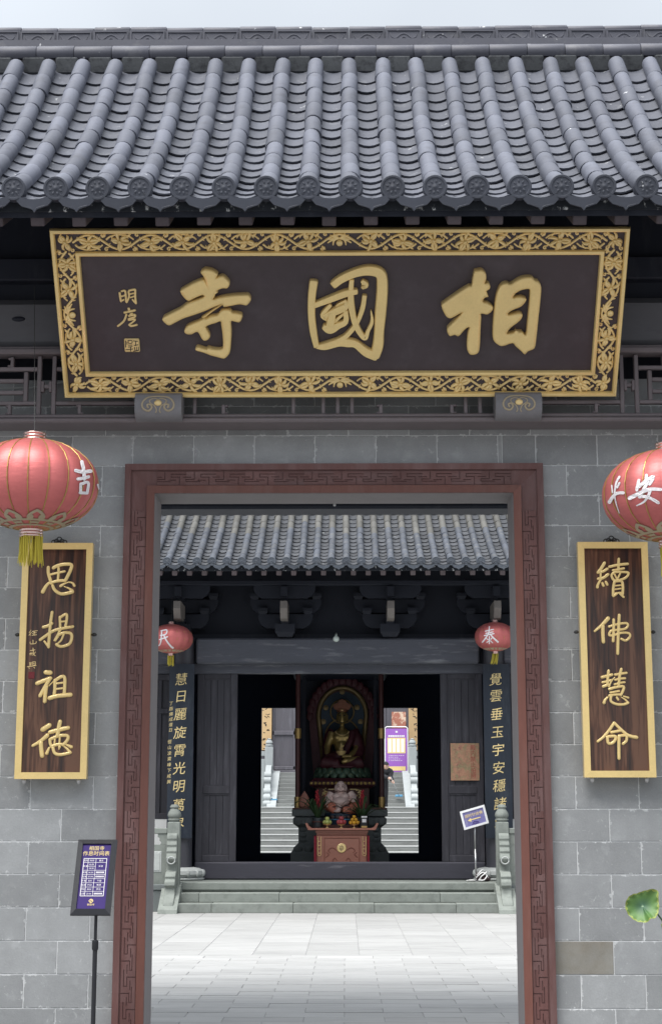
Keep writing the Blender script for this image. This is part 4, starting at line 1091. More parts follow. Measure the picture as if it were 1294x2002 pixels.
L2 = ((50, 1080, 10.01), [st(62,525,1170,500,1330,482,1500,465,1700,455,1850), st(45,455,1850,410,1790,375,1740), st(62,350,1460,430,1440,520,1390), st(60,290,1710,400,1630,540,1540,680,1495,930,1450), st(52,675,1260,680,1400,680,1490), st(55,690,1265,800,1205,812,1300,780,1465), st(34,700,1355,790,1342), st(40,690,1485,780,1465), st((55,40),690,1490,640,1600,570,1720), st(60,640,1620,750,1570,880,1580,910,1660,860,1790,700,1840,610,1800), st((45,30),750,1600,700,1720,620,1790), st(40,640,1650,585,1725)])
L3 = ((40, 1290, 10.01), [st(90,500,243,590,250), st(80,330,460,450,412,590,360), st(75,575,375,480,540,390,700), st(75,512,520,490,680,480,815), st((20,26),560,510,680,390), st(66,680,400,678,550,665,700), st(66,690,400,800,330,868,345,872,500,860,690), st(40,710,462,850,445), st(40,700,572,850,552), st(85,575,748,700,712,860,692,985,682)])
L4 = ((40, 1290, 10.01), [st(95,570,1282,440,1365), st((85,55),530,1480,400,1590,245,1680), st(85,405,1625,412,1750,430,1880), st(82,780,1210,755,1330,730,1490), st(80,580,1418,750,1370,940,1330), st(60,580,1560,590,1640,620,1705), st(65,590,1555,750,1490,915,1482,930,1560,840,1665), st(60,610,1695,740,1655,850,1655), st(40,680,1530,668,1670), st(40,775,1510,765,1660), st((40,70),565,1720,520,1830), st(62,640,1720,680,1830,800,1855,980,1815), st((60,25),980,1815,910,1735,850,1690), st((60,25),770,1700,758,1750), st((30,70),890,1655,1000,1705)])
R1 = ((1145, 1080, 10.01), [st(65,360,205,290,320,235,390), st(55,235,390,330,370,415,320), st(44,285,390,285,490), st(60,240,515,330,500,430,430), st((40,60),310,500,240,610,222,680), st(50,320,600,340,650), st(55,390,580,415,625), st(55,640,125,632,330), st(55,460,280,620,242,815,222), st(45,525,350,740,310), st(50,500,440,560,385,720,380,830,400,780,490,650,540,545,540,500,465), st(35,560,430,600,510), st(38,670,410,612,520), st(55,555,570,532,700,530,840), st(55,565,562,690,562,720,650,718,810), st(32,570,650,680,640), st(32,570,722,680,705), st(36,550,800,700,782), st(46,535,855,610,800), st(48,650,790,735,870)])
R2 = ((1145, 1080, 10.01), [st((85,45),430,1290,320,1410,170,1540), st(72,330,1440,330,1600,340,1750), st(55,540,1315,540,1500,530,1735), st(60,650,1225,635,1500,625,1750,620,1980), st(48,450,1450,620,1402,780,1382,820,1425,770,1490,640,1512,490,1532,455,1620,560,1612,700,1572,840,1582,858,1650,780,1722,690,1690)])
R3 = ((1145, 1295, 10.01), [st(58,442,165,425,300,420,440), st(58,310,290,410,265,505,240), st(46,322,390,410,370,490,345), st(56,335,472,430,435), st((20,40),560,290,490,380,450,470), st(56,690,130,655,280,640,450), st(50,570,240,680,220,790,205), st(44,570,340,670,318,765,310), st(42,560,430,660,400,755,388), st(54,455,522,600,482,735,472,720,560,680,640), st(42,475,590,560,575,645,560), st(48,455,650,560,632,680,630), st((35,65),425,680,375,730,352,790), st(52,490,660,488,760,600,818,740,820,825,790), st((45,18),825,790,760,722,690,680), st(44,602,685,630,730), st((25,45),735,660,825,690)])
R4 = ((1145, 1295, 10.01), [st((60,50),550,1185,450,1330,330,1470,230,1545), st((55,70),560,1190,700,1330,830,1430,990,1468), st(52,495,1368,690,1332), st(58,415,1460,440,1585,540,1560,580,1450,440,1450), st(55,645,1440,780,1432,790,1530,725,1592), st(62,645,1440,642,1650,645,1880)])
lc, lxm, lcc = couplet('wooden couplet board left of the gate, half under the tassel of the lantern', 45, 183, 1062, 30.5, 170, 1523, [L1, L2, L3, L4], 1, 0, 1240)
rc, rxm, rcc = couplet('wooden couplet board right of the gate above the green leaf', 1128, 1267, 1060, 1141, 1279, 1520, [R1, R2, R3, R4], 1, 0, 1236)
# small signature column on the left board
mb = MB()
SG = [((50,1080,10.01), [st(13,110,1520,75,1570), st(13,120,1560,70,1620), st(13,95,1580,95,1625), st(13,140,1545,235,1530), st(11,175,1540,170,1610), st(13,140,1580,215,1570), st(14,130,1620,220,1610), st(14,150,1715,150,1780), st(14,95,1750,100,1790,200,1780,215,1745), st(13,95,1920,190,1905), st(14,150,1870,165,1990,195,2020), st(12,100,1960,95,2010), st(12,130,1950,130,2010), st(12,80,1985,150,1970), st(12,200,1945,150,2010)]),
      ((40,1290,10.01), [st(13,185,50,190,110), st(12,205,50,205,105), st(12,230,45,235,100,295,95), st(12,240,45,295,35,300,95), st(12,245,70,285,65), st(14,135,135,310,110), st(13,165,155,185,165), st(13,265,145,285,160)])]
for (ou, ov, s_), strokes in SG:
    for P_ in strokes:
        q = [(at(ou+a/s_, ov+b/s_, 10.2).x-lxm, at(ou+a/s_, ov+b/s_, 10.2).z-lcc.z, w/s_*.0033) for a, b, w in P_]
        stroke(mb, q, lambda a, b, d: (a, .0055-d, b), h=.3, sub=2, nseg=4)
local('signature', S(mb, 60), M['gold'], lc)
M['seal_red'] = mat('seal_red', (.16,.02,.025), .6)
p = at(62, 1320, 10.2); mb = MB(); mb.box(p.x-lxm-.02, p.x-lxm+.02, .0035, .008, p.z-lcc.z-.022, p.z-lcc.z+.022, .002); local('red_seal', mb, M['seal_red'], lc)

# ================================================================== LANTERNS
def lantern(name_lab, c, a, b, strokes, cord_top, cap_r, cap_h, group, nrib=20, phase=0.0, res=1, tas=.17, tseed=1, sway=0.0):
    root = thing('lantern', name_lab, 'lantern', c, group=group)
    def prof_r(z):      # flattened, squarish globe
        q = min(1, abs(z)/b); return a*(max(0, 1-q**2.25))**.52
    nz_ = 28 if res else 16; nseg = nrib*(6 if res else 4)
    zs = [b*sin(-pi/2+pi*i/nz_)*.995 for i in range(nz_+1)]
    mb = MB(); vs = []; fs = []; rng = random.Random(tseed)
    for z in zs:
        r = max(prof_r(z), cap_r*.9)
        for k in range(nseg):
            t = 2*pi*k/nseg+phase; g = abs(sin(t*nrib/2-phase*nrib/2))
            rr = r*(1-.026*(1-g**.7))+.0018*sin(z*90+k*.9)*(1-g)*.6
            vs.append((rr*sin(t), -rr*cos(t), z))
    for i in range(nz_):
        for k in range(nseg): fs.append((i*nseg+k, i*nseg+(k+1)%nseg, (i+1)*nseg+(k+1)%nseg, (i+1)*nseg+k))
    mb.add(vs, fs); local('shade', S(mb), M['lantern'], root)
    rt = prof_r(b*.985)
    for k in range(nrib):
        t = 2*pi*k/nrib+phase; mb = MB()
        pts = [((max(prof_r(z), cap_r*.9)*.988+.001)*sin(t), -(max(prof_r(z), cap_r*.9)*.988+.001)*cos(t), z) for z in zs[1:-1:2 if res else 3]]
        mb.tube(pts, .0034 if res else .0026, 5); local('rib', mb, M['gold_dark'], root)
    # metal cap and lower collar
    for nm, z0, sg in (('cap', b*.97, 1), ('collar', -b*.97, -1)):
        mb = MB(); P_ = [(cap_r*1.02, z0-sg*.01)]
        for i in range(3):
            zz = z0+sg*cap_h*(i+.1)/3
            P_ += [(cap_r*.93, zz), (cap_r*1.05, zz+sg*cap_h*.12), (cap_r*1.05, zz+sg*cap_h*.2), (cap_r*.93, zz+sg*cap_h*.3)]
        P_ += [(cap_r*.8, z0+sg*cap_h), (.001, z0+sg*cap_h)]
        mb.lathe(P_, 24); local(nm, S(mb, 60), M['cap'], root)
    # gilt border of cloud scrolls round the underside
    if res:
        def sf(t, z, d=0): r = prof_r(z)*1.0+.004+d; return (r*sin(t), -r*cos(t), z-.002)
        mb = MB()
        for z0, w in ((-b*.885, .016), (-b*.955, .010)):
            pts = [(2*pi*k/48, z0, w) for k in range(49)]; vs = []
            for t, z, w_ in pts: vs += [sf(t, z-w_/2*.5), sf(t, z+w_/2*.5)]
            mb.add(vs, [(2*k, 2*k+1, 2*k+3, 2*k+2) for k in range(48)])
        for k in range(10):
            t0 = 2*pi*(k+.5)/10; aa = a*.62
            for sg in (-1, 1):
                pts = [(t0+sg*q, z, .0125) for q, z in ((0, -b*.74), (.10, -b*.78), (.21, -b*.84), (.22, -b*.87), (.12, -b*.87), (.09, -b*.845), (.13, -b*.83), (.15, -b*.85))]
                stroke(mb, [(p[0]*aa, p[1], p[2]) for p in pts], lambda x, y, d: sf(x/aa, max(y, -b*.99)), flat=True, sub=3, nseg=2)
            for q in (-.15, .15):
                stroke(mb, [((t0+q)*aa, -b*.90, .007), ((t0+q)*aa, -b*.945, .007)], lambda x, y, d: sf(x/aa, max(y, -b*.99)), flat=True, sub=2, nseg=2)
            stroke(mb, [((t0-.15)*aa, -b*.922, .007), ((t0+.15)*aa, -b*.922, .007)], lambda x, y, d: sf(x/aa, max(y, -b*.99)), flat=True, sub=3, nseg=2)
        local('gilt_border', mb, M['lantern_trim'], root)
    else:
        mb = MB(); mb.lathe([(prof_r(-b*.82)+.002, -b*.82), (prof_r(-b*.93)+.002, -b*.93)], 24, cap=False); local('gilt_border', mb, M['lantern_trim'], root)
    # lettering on the satin
    for (ou, ov, s_), ST in strokes:
        mb = MB()
        def hit(x, y, d):
            dr = ray(ou+x/s_, ov+y/s_); o = Vector((0, 0, EYE))-Vector(c); t = (Vector(c)-Vector((0,0,EYE))).length-a*1.1; ok = False; p = o+dr*t
            for i in range(160):
                p = o+dr*(t+i*a*.012)
                if abs(p.z) < b and math.hypot(p.x, p.y) < prof_r(p.z)+.004: ok = True; break
            if not ok:
                t = -o.dot(dr); p = o+dr*t
            return p
        for P_ in ST: stroke(mb, P_, hit, flat=True, sub=5, nseg=4)
        local('lettering', mb, M['lantern_white'], root)
    # tassel of loose threads
    mb = MB(); zt = -b*.97-cap_h
    for i in range(64 if res else 26):
        t = rng.uniform(0, 2*pi); r = cap_r*1.02*sqrt(rng.uniform(.25, 1)); l = tas*rng.uniform(.82, 1.05); w = .0036 if res else .006
        x, y = r*cos(t), r*sin(t); dx, dy = rng.uniform(-.012, .012)+sway, rng.uniform(-.012, .012)
        mb.tube([(x, y, zt+.015), (x*1.04+dx*.4, y*1.04+dy*.4, zt-l*.5), (x*1.1+dx, y*1.1+dy, zt-l)], [w, w*.9, w*.5], 4)
    local('tassel', mb, M['tassel'], root)
    mb = MB(); mb.tube([(0, 0, b*.97+cap_h*.9), (cord_top[0]-c[0], cord_top[1]-c[1], cord_top[2]-c[2])], .0025 if res else .004, 5); local('cord', mb, M['iron'], root)
    return root
YL1 = 9.35
c1 = at(65, 948, YL1); a1 = at(192.5, 948, YL1).x-c1.x; b1 = (at(65, 861, YL1).z-at(65, 1036, YL1).z)/2
JI = ((0, 800, 2.876), [st(20,428,345,470,352,512,348), st(20,462,295,472,340,476,392), st(18,440,392,470,388,500,380), st(16,456,420,455,470), st(16,456,422,498,412,492,470), st(16,452,470,492,472), st((12,6),552,425,558,450)])
lanternL = lantern('large red satin lantern hanging in front of the left couplet board', tuple(c1), a1, b1, [JI], tuple(at(68, 560, YL1+.35)), .068, .055, 'large red lanterns in front of the gate', phase=.12, tseed=2)
c2 = at(1306, 969, YL1)
PA = ((1180, 860, 10.0), [st((45,18),300,720,240,830,215,960,205,1080,235,1240,295,1430), st(30,150,890,165,1030), st(40,300,840,255,930), st((75,40),105,1215,190,1090,290,1040), st(60,230,1050,300,1035,375,1035),
     ])
AN = ((1180, 860, 10.0), [st(60,830,690,815,800), st(60,680,790,660,870,640,980), st(70,650,930,760,850,860,770,960,720), st(65,960,725,930,800,890,860), st((80,60),500,1140,700,1040,900,965,1110,970), st(65,850,820,780,960,690,1110), st(60,690,1115,820,1110,960,1170,1060,1230), st((70,25),900,970,870,1080,780,1210,640,1285)])
lanternR = lantern('large red satin lantern cut off by the right edge beside the couplet board', tuple(c2), a1, b1, [PA, AN], tuple(at(1306, 560, YL1+.35)), .068, .055, 'large red lanterns in front of the gate', phase=.05, tseed=5)

# ================================================================== TIMETABLE STAND
Ys = 9.4
pb = at(177, 1789, Ys); bl = at(137.5, 1789, Ys); br = at(216, 1789, Ys)
sw = br.x-bl.x
# tilt back so that the top recedes
tilt = radians(27); hgt = None
def top_v(h): return proj((pb.x, Ys+h*sin(tilt), pb.z+h*cos(tilt)))[1]
lo, hi = .2, .9
for _ in range(40):
    md = (lo+hi)/2
    if top_v(md) > 1642: lo = md
    else: hi = md
hgt = lo
sign = thing('timetable_stand', 'black framed purple timetable on a thin black pole left of the gate', 'sign stand', (pb.x+.01, Ys+.05, 0))
sf_ = bpy.data.objects.new('sign_frame_pivot', None)
ct, stt = cos(tilt), sin(tilt)
def sg(a, b, d): # a across, b up the board, d toward the viewer
    return (pb.x+a, Ys+b*stt-d*ct, pb.z+b*ct+d*stt)
fw = .032
for poly in ([(-sw/2, 0), (sw/2, 0), (sw/2-fw, fw), (-sw/2+fw, fw)], [(-sw/2, hgt), (-sw/2+fw, hgt-fw), (sw/2-fw, hgt-fw), (sw/2, hgt)], [(-sw/2, 0), (-sw/2+fw, fw), (-sw/2+fw, hgt-fw), (-sw/2, hgt)], [(sw/2, 0), (sw/2, hgt), (sw/2-fw, hgt-fw), (sw/2-fw, fw)]):
    mb = MB(); n = 4
    outer = [0, 1] if True else None
    # outer edge lower than the inner edge crest: a snap frame with a rounded bar
    cx = [(abs(a) > sw/2-1e-4 or b < 1e-4 or b > hgt-1e-4) for a, b in poly]
    vs = [sg(a, b, -.012) for a, b in poly]+[sg(a, b, .004 if o else .016) for (a, b), o in zip(poly, cx)]
    mb.add(vs, [(0,1,2,3), (7,6,5,4)]+[(i, 4+i, 4+(i+1)%4, (i+1)%4) for i in range(4)])
    obj('frame_bar', mb, M['black'], sign)
mb = MB(); mb.prism([(-sw/2+fw-.003, fw-.003), (sw/2-fw+.003, fw-.003), (sw/2-fw+.003, hgt-fw+.003), (-sw/2+fw-.003, hgt-fw+.003)], sg, -.01, .006)
poster = obj('poster', mb, M['purple'], sign)
iw, ih = sw-2*fw, hgt-2*fw
def sq(x, y, d=.008): return sg(-iw/2+x*iw, fw+(1-y)*ih, d)
def sfn(a, b, d): return sq(a, -b/ih*1.0, .0085)
mb = MB()
tx = lambda s, x, y, size, adv=1.0: put_text(mb, s, 0, 0, size, lambda a, b, d: sg(-iw/2+x*iw+a, fw+(1-y)*ih+b, .0085), adv=adv)
tx('相国寺', .5, .065, .030, 1.05); tx('作息时间表', .5, .145, .032, 1.0)
tx('相国寺', .49, .93, .014, 1.05)
for P_ in (st(.004,.0,.012,.0,-.012), st(.004,-.012,.0,.0,.012,.012,.0,.0,-.012,-.012,.0), st(.003,-.006,-.008,.006,.004)):
    stroke(mb, P_, lambda a, b, d: sg(-.003+a, fw+ih*.125+b, .0085), flat=True, sub=2, nseg=2)
obj('gold_lettering', mb, M['print_gold'], poster)
mb = MB()
ys = [.225, .287, .345, .408, .472, .537, .600, .665, .730, .80]
xl, xr, xm1, xm2 = .09, .89, .245, .515
def ln(x0, y0, x1, y1, w=.0022):
    a = (-iw/2+x0*iw, fw+(1-y0)*ih, w); b = (-iw/2+x1*iw, fw+(1-y1)*ih, w)
    dx, dy = b[0]-a[0], b[1]-a[1]; l = math.hypot(dx, dy); nx, ny = -dy/l*w/2, dx/l*w/2
    mb.add([sg(a[0]+nx, a[1]+ny, .0085), sg(a[0]-nx, a[1]-ny, .0085), sg(b[0]-nx, b[1]-ny, .0085), sg(b[0]+nx, b[1]+ny, .0085)], [(0,1,2,3)])
for i, y in enumerate(ys):
    if i == 2: ln(xm1, y, xm2, y)
    else: ln(xl, y, xr, y, .0034 if i in (0, 9) else .002)
for x in (xl, xr): ln(x, ys[0], x, ys[-1], .0034)
for x in (xm1, xm2): ln(x, ys[0], x, ys[-1])
rowsT = [((.165, '名称'), (.38, '时间'), (.70, '备注'), 0), ((.165, '早课'), (.70, '早课'), None, 1.5), ((.38, '05:30'), None, None, 1), ((.38, '04:30'), None, None, 2), ((.165, '早斋'), (.38, '06:20'), None, 3), ((.165, '出坡'), (.38, '07:00'), None, 4), ((.165, '午斋'), (.38, '11:00'), (.70, '午斋'), 5), ((.165, '晚课'), (.38, '17:00'), (.70, '晚课'), 6), ((.165, '药石'), (.38, '18:00'), (.70, '药石'), 7), ((.165, '止静'), (.38, '20:30'), None, 8)]
for rr_ in rowsT:
    i = rr_[3]; y = (ys[int(i)]+ys[int(i)+1])/2 if i == int(i) else ys[2]
    for q in rr_[:3]:
        if q: tx(q[1], q[0], y, .013)
for y in ((ys[3]+ys[4])/2, (ys[4]+ys[5])/2, (ys[8]+ys[9])/2):
    for k in range(7):
        ln(.56+k*.042, y, .56+k*.042+.028, y, .010)
obj('white_lettering', mb, M['print_white'], poster)
px_ = at(187.5, 1800, Ys+.05).x
mb = MB(); zt = sg(0, .05, -.012)[2]; zm = at(187, 1852, Ys+.05).z
mb.tube([(px_, Ys+.06, zm), (px_, Ys+.06, zt+.05)], .0095, 10); obj('upper_pole', S(mb, 40), M['black'], sign)
mb = MB(); mb.tube([(px_, Ys+.06, .02), (px_, Ys+.06, zm+.02)], .0135, 10); obj('lower_pole', S(mb, 40), M['black'], sign)
mb = MB(); mb.tube([(px_, Ys+.06, zm-.02), (px_, Ys+.06, zm-.01), (px_, Ys+.06, zm+.035), (px_, Ys+.06, zm+.04)], [.014, .019, .019, .014], 12); obj('clamp_collar', S(mb, 40), M['black'], sign)
mb = MB(); mb.lathe([(.16, 0), (.16, .012), (.13, .02), (.02, .03)], 24, (px_, Ys+.06, 0)); obj('base_plate', S(mb, 40), M['black'], sign)

# ================================================================== LOTUS LEAVES
Yl = 8.6
M['lotus'] = bpy.data.materials.new('lotus_leaf'); M['lotus'].use_nodes = True
n_ = M['lotus'].node_tree; nd = n_.nodes; Lk = n_.links.new; bb = nd['Principled BSDF']
tcn = nd.new('ShaderNodeTexCoord'); ln_ = nd.new('ShaderNodeAttribute'); ln_.attribute_name = 'rim'
sx_ = nd.new('ShaderNodeSeparateXYZ'); Lk(tcn.outputs['Object'], sx_.inputs[0])
an = nd.new('ShaderNodeMath'); an.operation = 'ARCTAN2'; Lk(sx_.outputs['Y'], an.inputs[0]); Lk(sx_.outputs['X'], an.inputs[1])
w1 = nd.new('ShaderNodeMath'); w1.operation = 'MULTIPLY'; w1.inputs[1].default_value = 21; Lk(an.outputs[0], w1.inputs[0])
w2 = nd.new('ShaderNodeMath'); w2.operation = 'SINE'; Lk(w1.outputs[0], w2.inputs[0])
nz2 = nd.new('ShaderNodeTexNoise'); nz2.inputs['Scale'].default_value = 26; nz2.inputs['Detail'].default_value = 4; Lk(tcn.outputs['Object'], nz2.inputs['Vector'])
ad = nd.new('ShaderNodeMath'); ad.operation = 'MULTIPLY_ADD'; ad.inputs[1].default_value = .035; Lk(w2.outputs[0], ad.inputs[0]); Lk(ln_.outputs['Fac'], ad.inputs[2])
ad2 = nd.new('ShaderNodeMath'); ad2.operation = 'MULTIPLY_ADD'; ad2.inputs[1].default_value = .12; Lk(nz2.outputs['Fac'], ad2.inputs[0]); Lk(ad.outputs[0], ad2.inputs[2])
rp = nd.new('ShaderNodeValToRGB'); e = rp.color_ramp.elements
e[0].position = 0; e[0].color = (.30,.42,.26,1); e[1].position = 1.09; e[1].color = (.62,.56,.14,1)
for ps, cl in ((.10, (.30,.42,.26)), (.12, (.055,.125,.075)), (.35, (.055,.125,.055)), (.7, (.085,.18,.045)), (.98, (.09,.17,.04)), (1.04, (.20,.25,.05))):
    x = e.new(ps); x.color = (*cl, 1)
Lk(ad2.outputs[0], rp.inputs[0]); Lk(rp.outputs[0], bb.inputs['Base Color']); bb.inputs['Roughness'].default_value = .55
lot = thing('lotus_plant', 'lotus with round green yellow-edged leaf in front of the right wall', 'plant', (at(1330, 1900, Yl).x, Yl, 0))
def leafm(R_, seed, notch=-.95):
    rng = random.Random(seed); mb = MB(); n = 72; m = 8; vs = [(0, 0, 0)]; fs = []; rim = [0]
    g_ = lambda t, c, w: exp(-((((t-c+pi) % (2*pi))-pi)/w)**2)
    for j in range(1, m+1):
        for k in range(n):
            t = 2*pi*k/n; f = j/m
            sh_ = 1+.30*g_(t, .88, .30)-.20*g_(t, 1.95, .55)+.04*g_(t, 3.3, .5)-.04*g_(t, -.1, .5)-.12*g_(t, notch, .13)
            if j == m: sh_ *= 1+.012*sin(17*t+seed)
            rr = R_*f*(1+(sh_-1)*f)
            z = .030*f*f-.012*f*sin(2*t+.7)+(.004*sin(11*t+seed) if j >= m-1 else 0)+.030*f*g_(t, notch, .2)-.02*f*f*g_(t, 1.95, .6)
            vs.append((rr*cos(t), rr*sin(t), z)); rim.append(f)
    for k in range(n): fs.append((0, 1+k, 1+(k+1)%n))
    for j in range(m-1):
        for k in range(n): fs.append((1+j*n+k, 1+(j+1)*n+k, 1+(j+1)*n+(k+1)%n, 1+j*n+(k+1)%n))
    mb.add(vs, fs); me = mb.mesh('leaf', True)
    at_ = me.attributes.new('rim', 'FLOAT', 'POINT')
    for i, f in enumerate(rim): at_.data[i].value = f
    return me
lp = at(1255, 1772, Yl); Rl = (at(1285, 1772, Yl).x-at(1215, 1772, Yl).x)/2
o = obj('leaf', leafm(Rl*.93, 1, -1.05), M['lotus'], lot, lp, rot=(radians(80), radians(4), radians(-6)))
lp2 = at(1308, 1832, Yl); o2 = obj('leaf', leafm(Rl*.9, 4, 2.0), M['lotus'], lot, lp2, rot=(radians(40), radians(25), radians(40)))
mb = MB(); mb.tube([lp+Vector((0, .01, -.002)), at(1278, 1778, Yl+.05), at(1294, 1800, Yl+.05), at(1312, 1900, Yl+.05), (at(1325, 2000, Yl).x, Yl+.03, .3)], [.004, .004, .0045, .005, .006], 6); obj('stem', S(mb), M['leaf'], lot)
mb = MB(); mb.tube([lp2+Vector((0, .01, 0)), (lp2.x+.03, Yl+.03, .9), (lp2.x+.05, Yl+.02, .3)], .005, 6); obj('stem', S(mb), M['leaf'], lot)
mb = MB(); mb.lathe([(.18, 0), (.26, .08), (.30, .25), (.28, .36), (.31, .38), (.31, .41), (.27, .41), (.25, .34), (0, .33)], 28, (at(1330, 2000, Yl).x+.12, Yl+.02, 0)); obj('basin', S(mb, 40), M['pot'], lot)
# ================================================================== GREAT HALL
hall = thing('temple_hall', 'dark timber temple hall with tiled roof across the courtyard, seen through the gate', 'temple hall', (at(662, 1700, YH).x, YH, 0))
PZ = .45                      # platform level
He, Ht = 25.95, 28.55
hze = at(676, 1095, He).z-.05; hzt = at(676, 1001, Ht).z-.03
hroof, hzf, hsl = make_roof(hall, at(676.7, 1095, He).x, .2475, range(-14, 13), He, hze, Ht, hzt, .40, 9, 14, .060, M['hall_tile'], M['hall_pan'], M['disc_hall'], (292, 1015), worn=M['hall_tile_worn'], span=7.5, kout=[k for k in range(-30, 30) if not -14 <= k <= 12])
HX = at(662, 1400, YH).x
mb = MB(); mb.box(HX-7.5, HX+7.5, Ht+.02, Ht+.42, hzt-.3, hzt+.75, .03); obj('ridge', mb, M['ridge'], hroof)
fm2 = MB(); fm2.box(-.08, .08, 0, .03, -.07, .06, .012); fm2 = fm2.mesh('ridge_filler'); fm2.materials.append(M['filler'])
for k in range(-29, 29): obj('ridge_filler', fm2, None, hroof, (at(676.7, 1095, He).x+.2475*(k-.5), Ht-.02, hzt+.03), rot=(.3, 0, 0))
mb = MB(); mb.add([(HX-7.5, Ht+.4, hzt), (HX+7.5, Ht+.4, hzt), (HX+7.5, 36.3, hze), (HX-7.5, 36.3, hze), (HX-7.5, Ht+.4, hzt-.1), (HX+7.5, Ht+.4, hzt-.1), (HX+7.5, 36.3, hze-.1), (HX-7.5, 36.3, hze-.1)],
       [(0,1,2,3), (4,7,6,5), (0,4,5,1), (1,5,6,2), (2,6,7,3), (3,7,4,0)]); obj('rear_slope', mb, M['hall_tile'], hroof)
# platform, floor
mb = MB(); mb.box(HX-7, HX+7, 26.62, 36.0, 0, PZ-.12); mb.box(HX-7.05, HX+7.05, 26.57, 27.3, PZ-.119, PZ, .01); mb.box(HX-7, HX+7, 27.3, 36.0, PZ-.119, PZ-.002)
obj('platform', mb, M['stone'], hall)
def HXp(u, Y=YH): return at(u, 1500, Y).x
def HZ(v, Y=YH): return at(662, v, Y).z
# eave board, rafters
mb = MB(); mb.box(HX-7.4, HX+7.4, He+.03, He+.06, HZ(1116, He+.04), HZ(1104, He+.04)); obj('eave_board', mb, M['fascia'], hall)
rfh = MB(); rfh.box(-.042, .042, 0, 1.7, 0, .085, .006); rfh = rfh.mesh('rafter'); rfh.materials.append(M['rafter_hall'])
for k in range(-29, 29): obj('rafter', rfh, None, hall, (at(676.7+14, 1120, He).x+.2475*k, He+.06, HZ(1125, He+.06)), rot=(math.atan(.42), 0, 0))
# purlin under the rafters, wall boarding
YP = 26.9
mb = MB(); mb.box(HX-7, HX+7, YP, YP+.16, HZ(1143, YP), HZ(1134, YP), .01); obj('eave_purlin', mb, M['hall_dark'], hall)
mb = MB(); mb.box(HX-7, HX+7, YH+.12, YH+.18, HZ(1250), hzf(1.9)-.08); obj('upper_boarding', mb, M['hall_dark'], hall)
# bracket sets
def dougong(u):
    g = thing('bracket_set', None, None); g.parent = hall; x = HXp(u, 27.4); g.location = Vector((x, 27.4, HZ(1245, 27.4)))-wl(hall)
    def zz(v, Y): return at(662, v, Y).z
    def arm(Y, w, v0, v1, d=.10):
        z1, z0 = zz(v0, Y), zz(v1, Y); h = z1-z0
        poly = [(-w/2, z1), (w/2, z1), (w/2, z1-h*.35), (w/2-.05, z1-h*.75), (w/2-.14, z0), (-w/2+.14, z0), (-w/2+.05, z1-h*.75), (-w/2, z1-h*.35)]
        mb = MB(); mb.prism([(x+a, b) for a, b in poly], lambda a, b, q: (a, q, b), Y, Y+d); obj('arm', mb, M['hall_dark'], g)
        for a in (-w/2+.08, w/2-.08):
            mb = MB(); zb_ = z1; s = .17
            mb.add([(x+a-s*.36, Y-.02, zb_), (x+a+s*.36, Y-.02, zb_), (x+a+s*.36, Y+d+.02, zb_), (x+a-s*.36, Y+d+.02, zb_), (x+a-s*.5, Y-.04, zb_+.055), (x+a+s*.5, Y-.04, zb_+.055), (x+a+s*.5, Y+d+.04, zb_+.055), (x+a-s*.5, Y+d+.04, zb_+.055), (x+a-s*.5, Y-.04, zb_+.11), (x+a+s*.5, Y-.04, zb_+.11), (x+a+s*.5, Y+d+.04, zb_+.11), (x+a-s*.5, Y+d+.04, zb_+.11)],
                   [(0,3,2,1), (0,1,5,4), (1,2,6,5), (2,3,7,6), (3,0,4,7), (4,5,9,8), (5,6,10,9), (6,7,11,10), (7,4,8,11), (8,9,10,11)])
            obj('bearing_block', mb, M['hall_dark'], g)
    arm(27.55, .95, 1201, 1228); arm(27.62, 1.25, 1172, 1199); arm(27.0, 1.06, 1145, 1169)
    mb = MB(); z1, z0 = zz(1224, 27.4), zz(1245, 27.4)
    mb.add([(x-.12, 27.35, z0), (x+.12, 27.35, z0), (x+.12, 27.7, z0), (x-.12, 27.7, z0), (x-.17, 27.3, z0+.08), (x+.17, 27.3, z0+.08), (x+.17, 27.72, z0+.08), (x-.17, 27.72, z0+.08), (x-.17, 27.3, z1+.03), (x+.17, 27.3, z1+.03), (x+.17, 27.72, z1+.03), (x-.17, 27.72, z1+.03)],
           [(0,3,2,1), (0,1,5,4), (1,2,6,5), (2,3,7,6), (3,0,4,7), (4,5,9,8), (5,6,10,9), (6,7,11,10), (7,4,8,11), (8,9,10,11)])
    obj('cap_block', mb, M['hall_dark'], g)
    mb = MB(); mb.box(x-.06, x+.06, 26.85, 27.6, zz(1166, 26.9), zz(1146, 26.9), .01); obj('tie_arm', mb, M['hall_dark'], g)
    # down-turned tongue, paler than the other bracket pieces
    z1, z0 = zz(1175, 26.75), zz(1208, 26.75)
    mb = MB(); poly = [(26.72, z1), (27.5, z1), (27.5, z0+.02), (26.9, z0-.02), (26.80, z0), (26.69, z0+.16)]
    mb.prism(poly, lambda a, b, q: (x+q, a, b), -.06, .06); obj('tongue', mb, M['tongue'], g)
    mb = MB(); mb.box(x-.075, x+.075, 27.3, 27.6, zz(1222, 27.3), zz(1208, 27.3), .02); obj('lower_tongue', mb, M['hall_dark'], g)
for u in (349, 556, 764, 971): dougong(u)
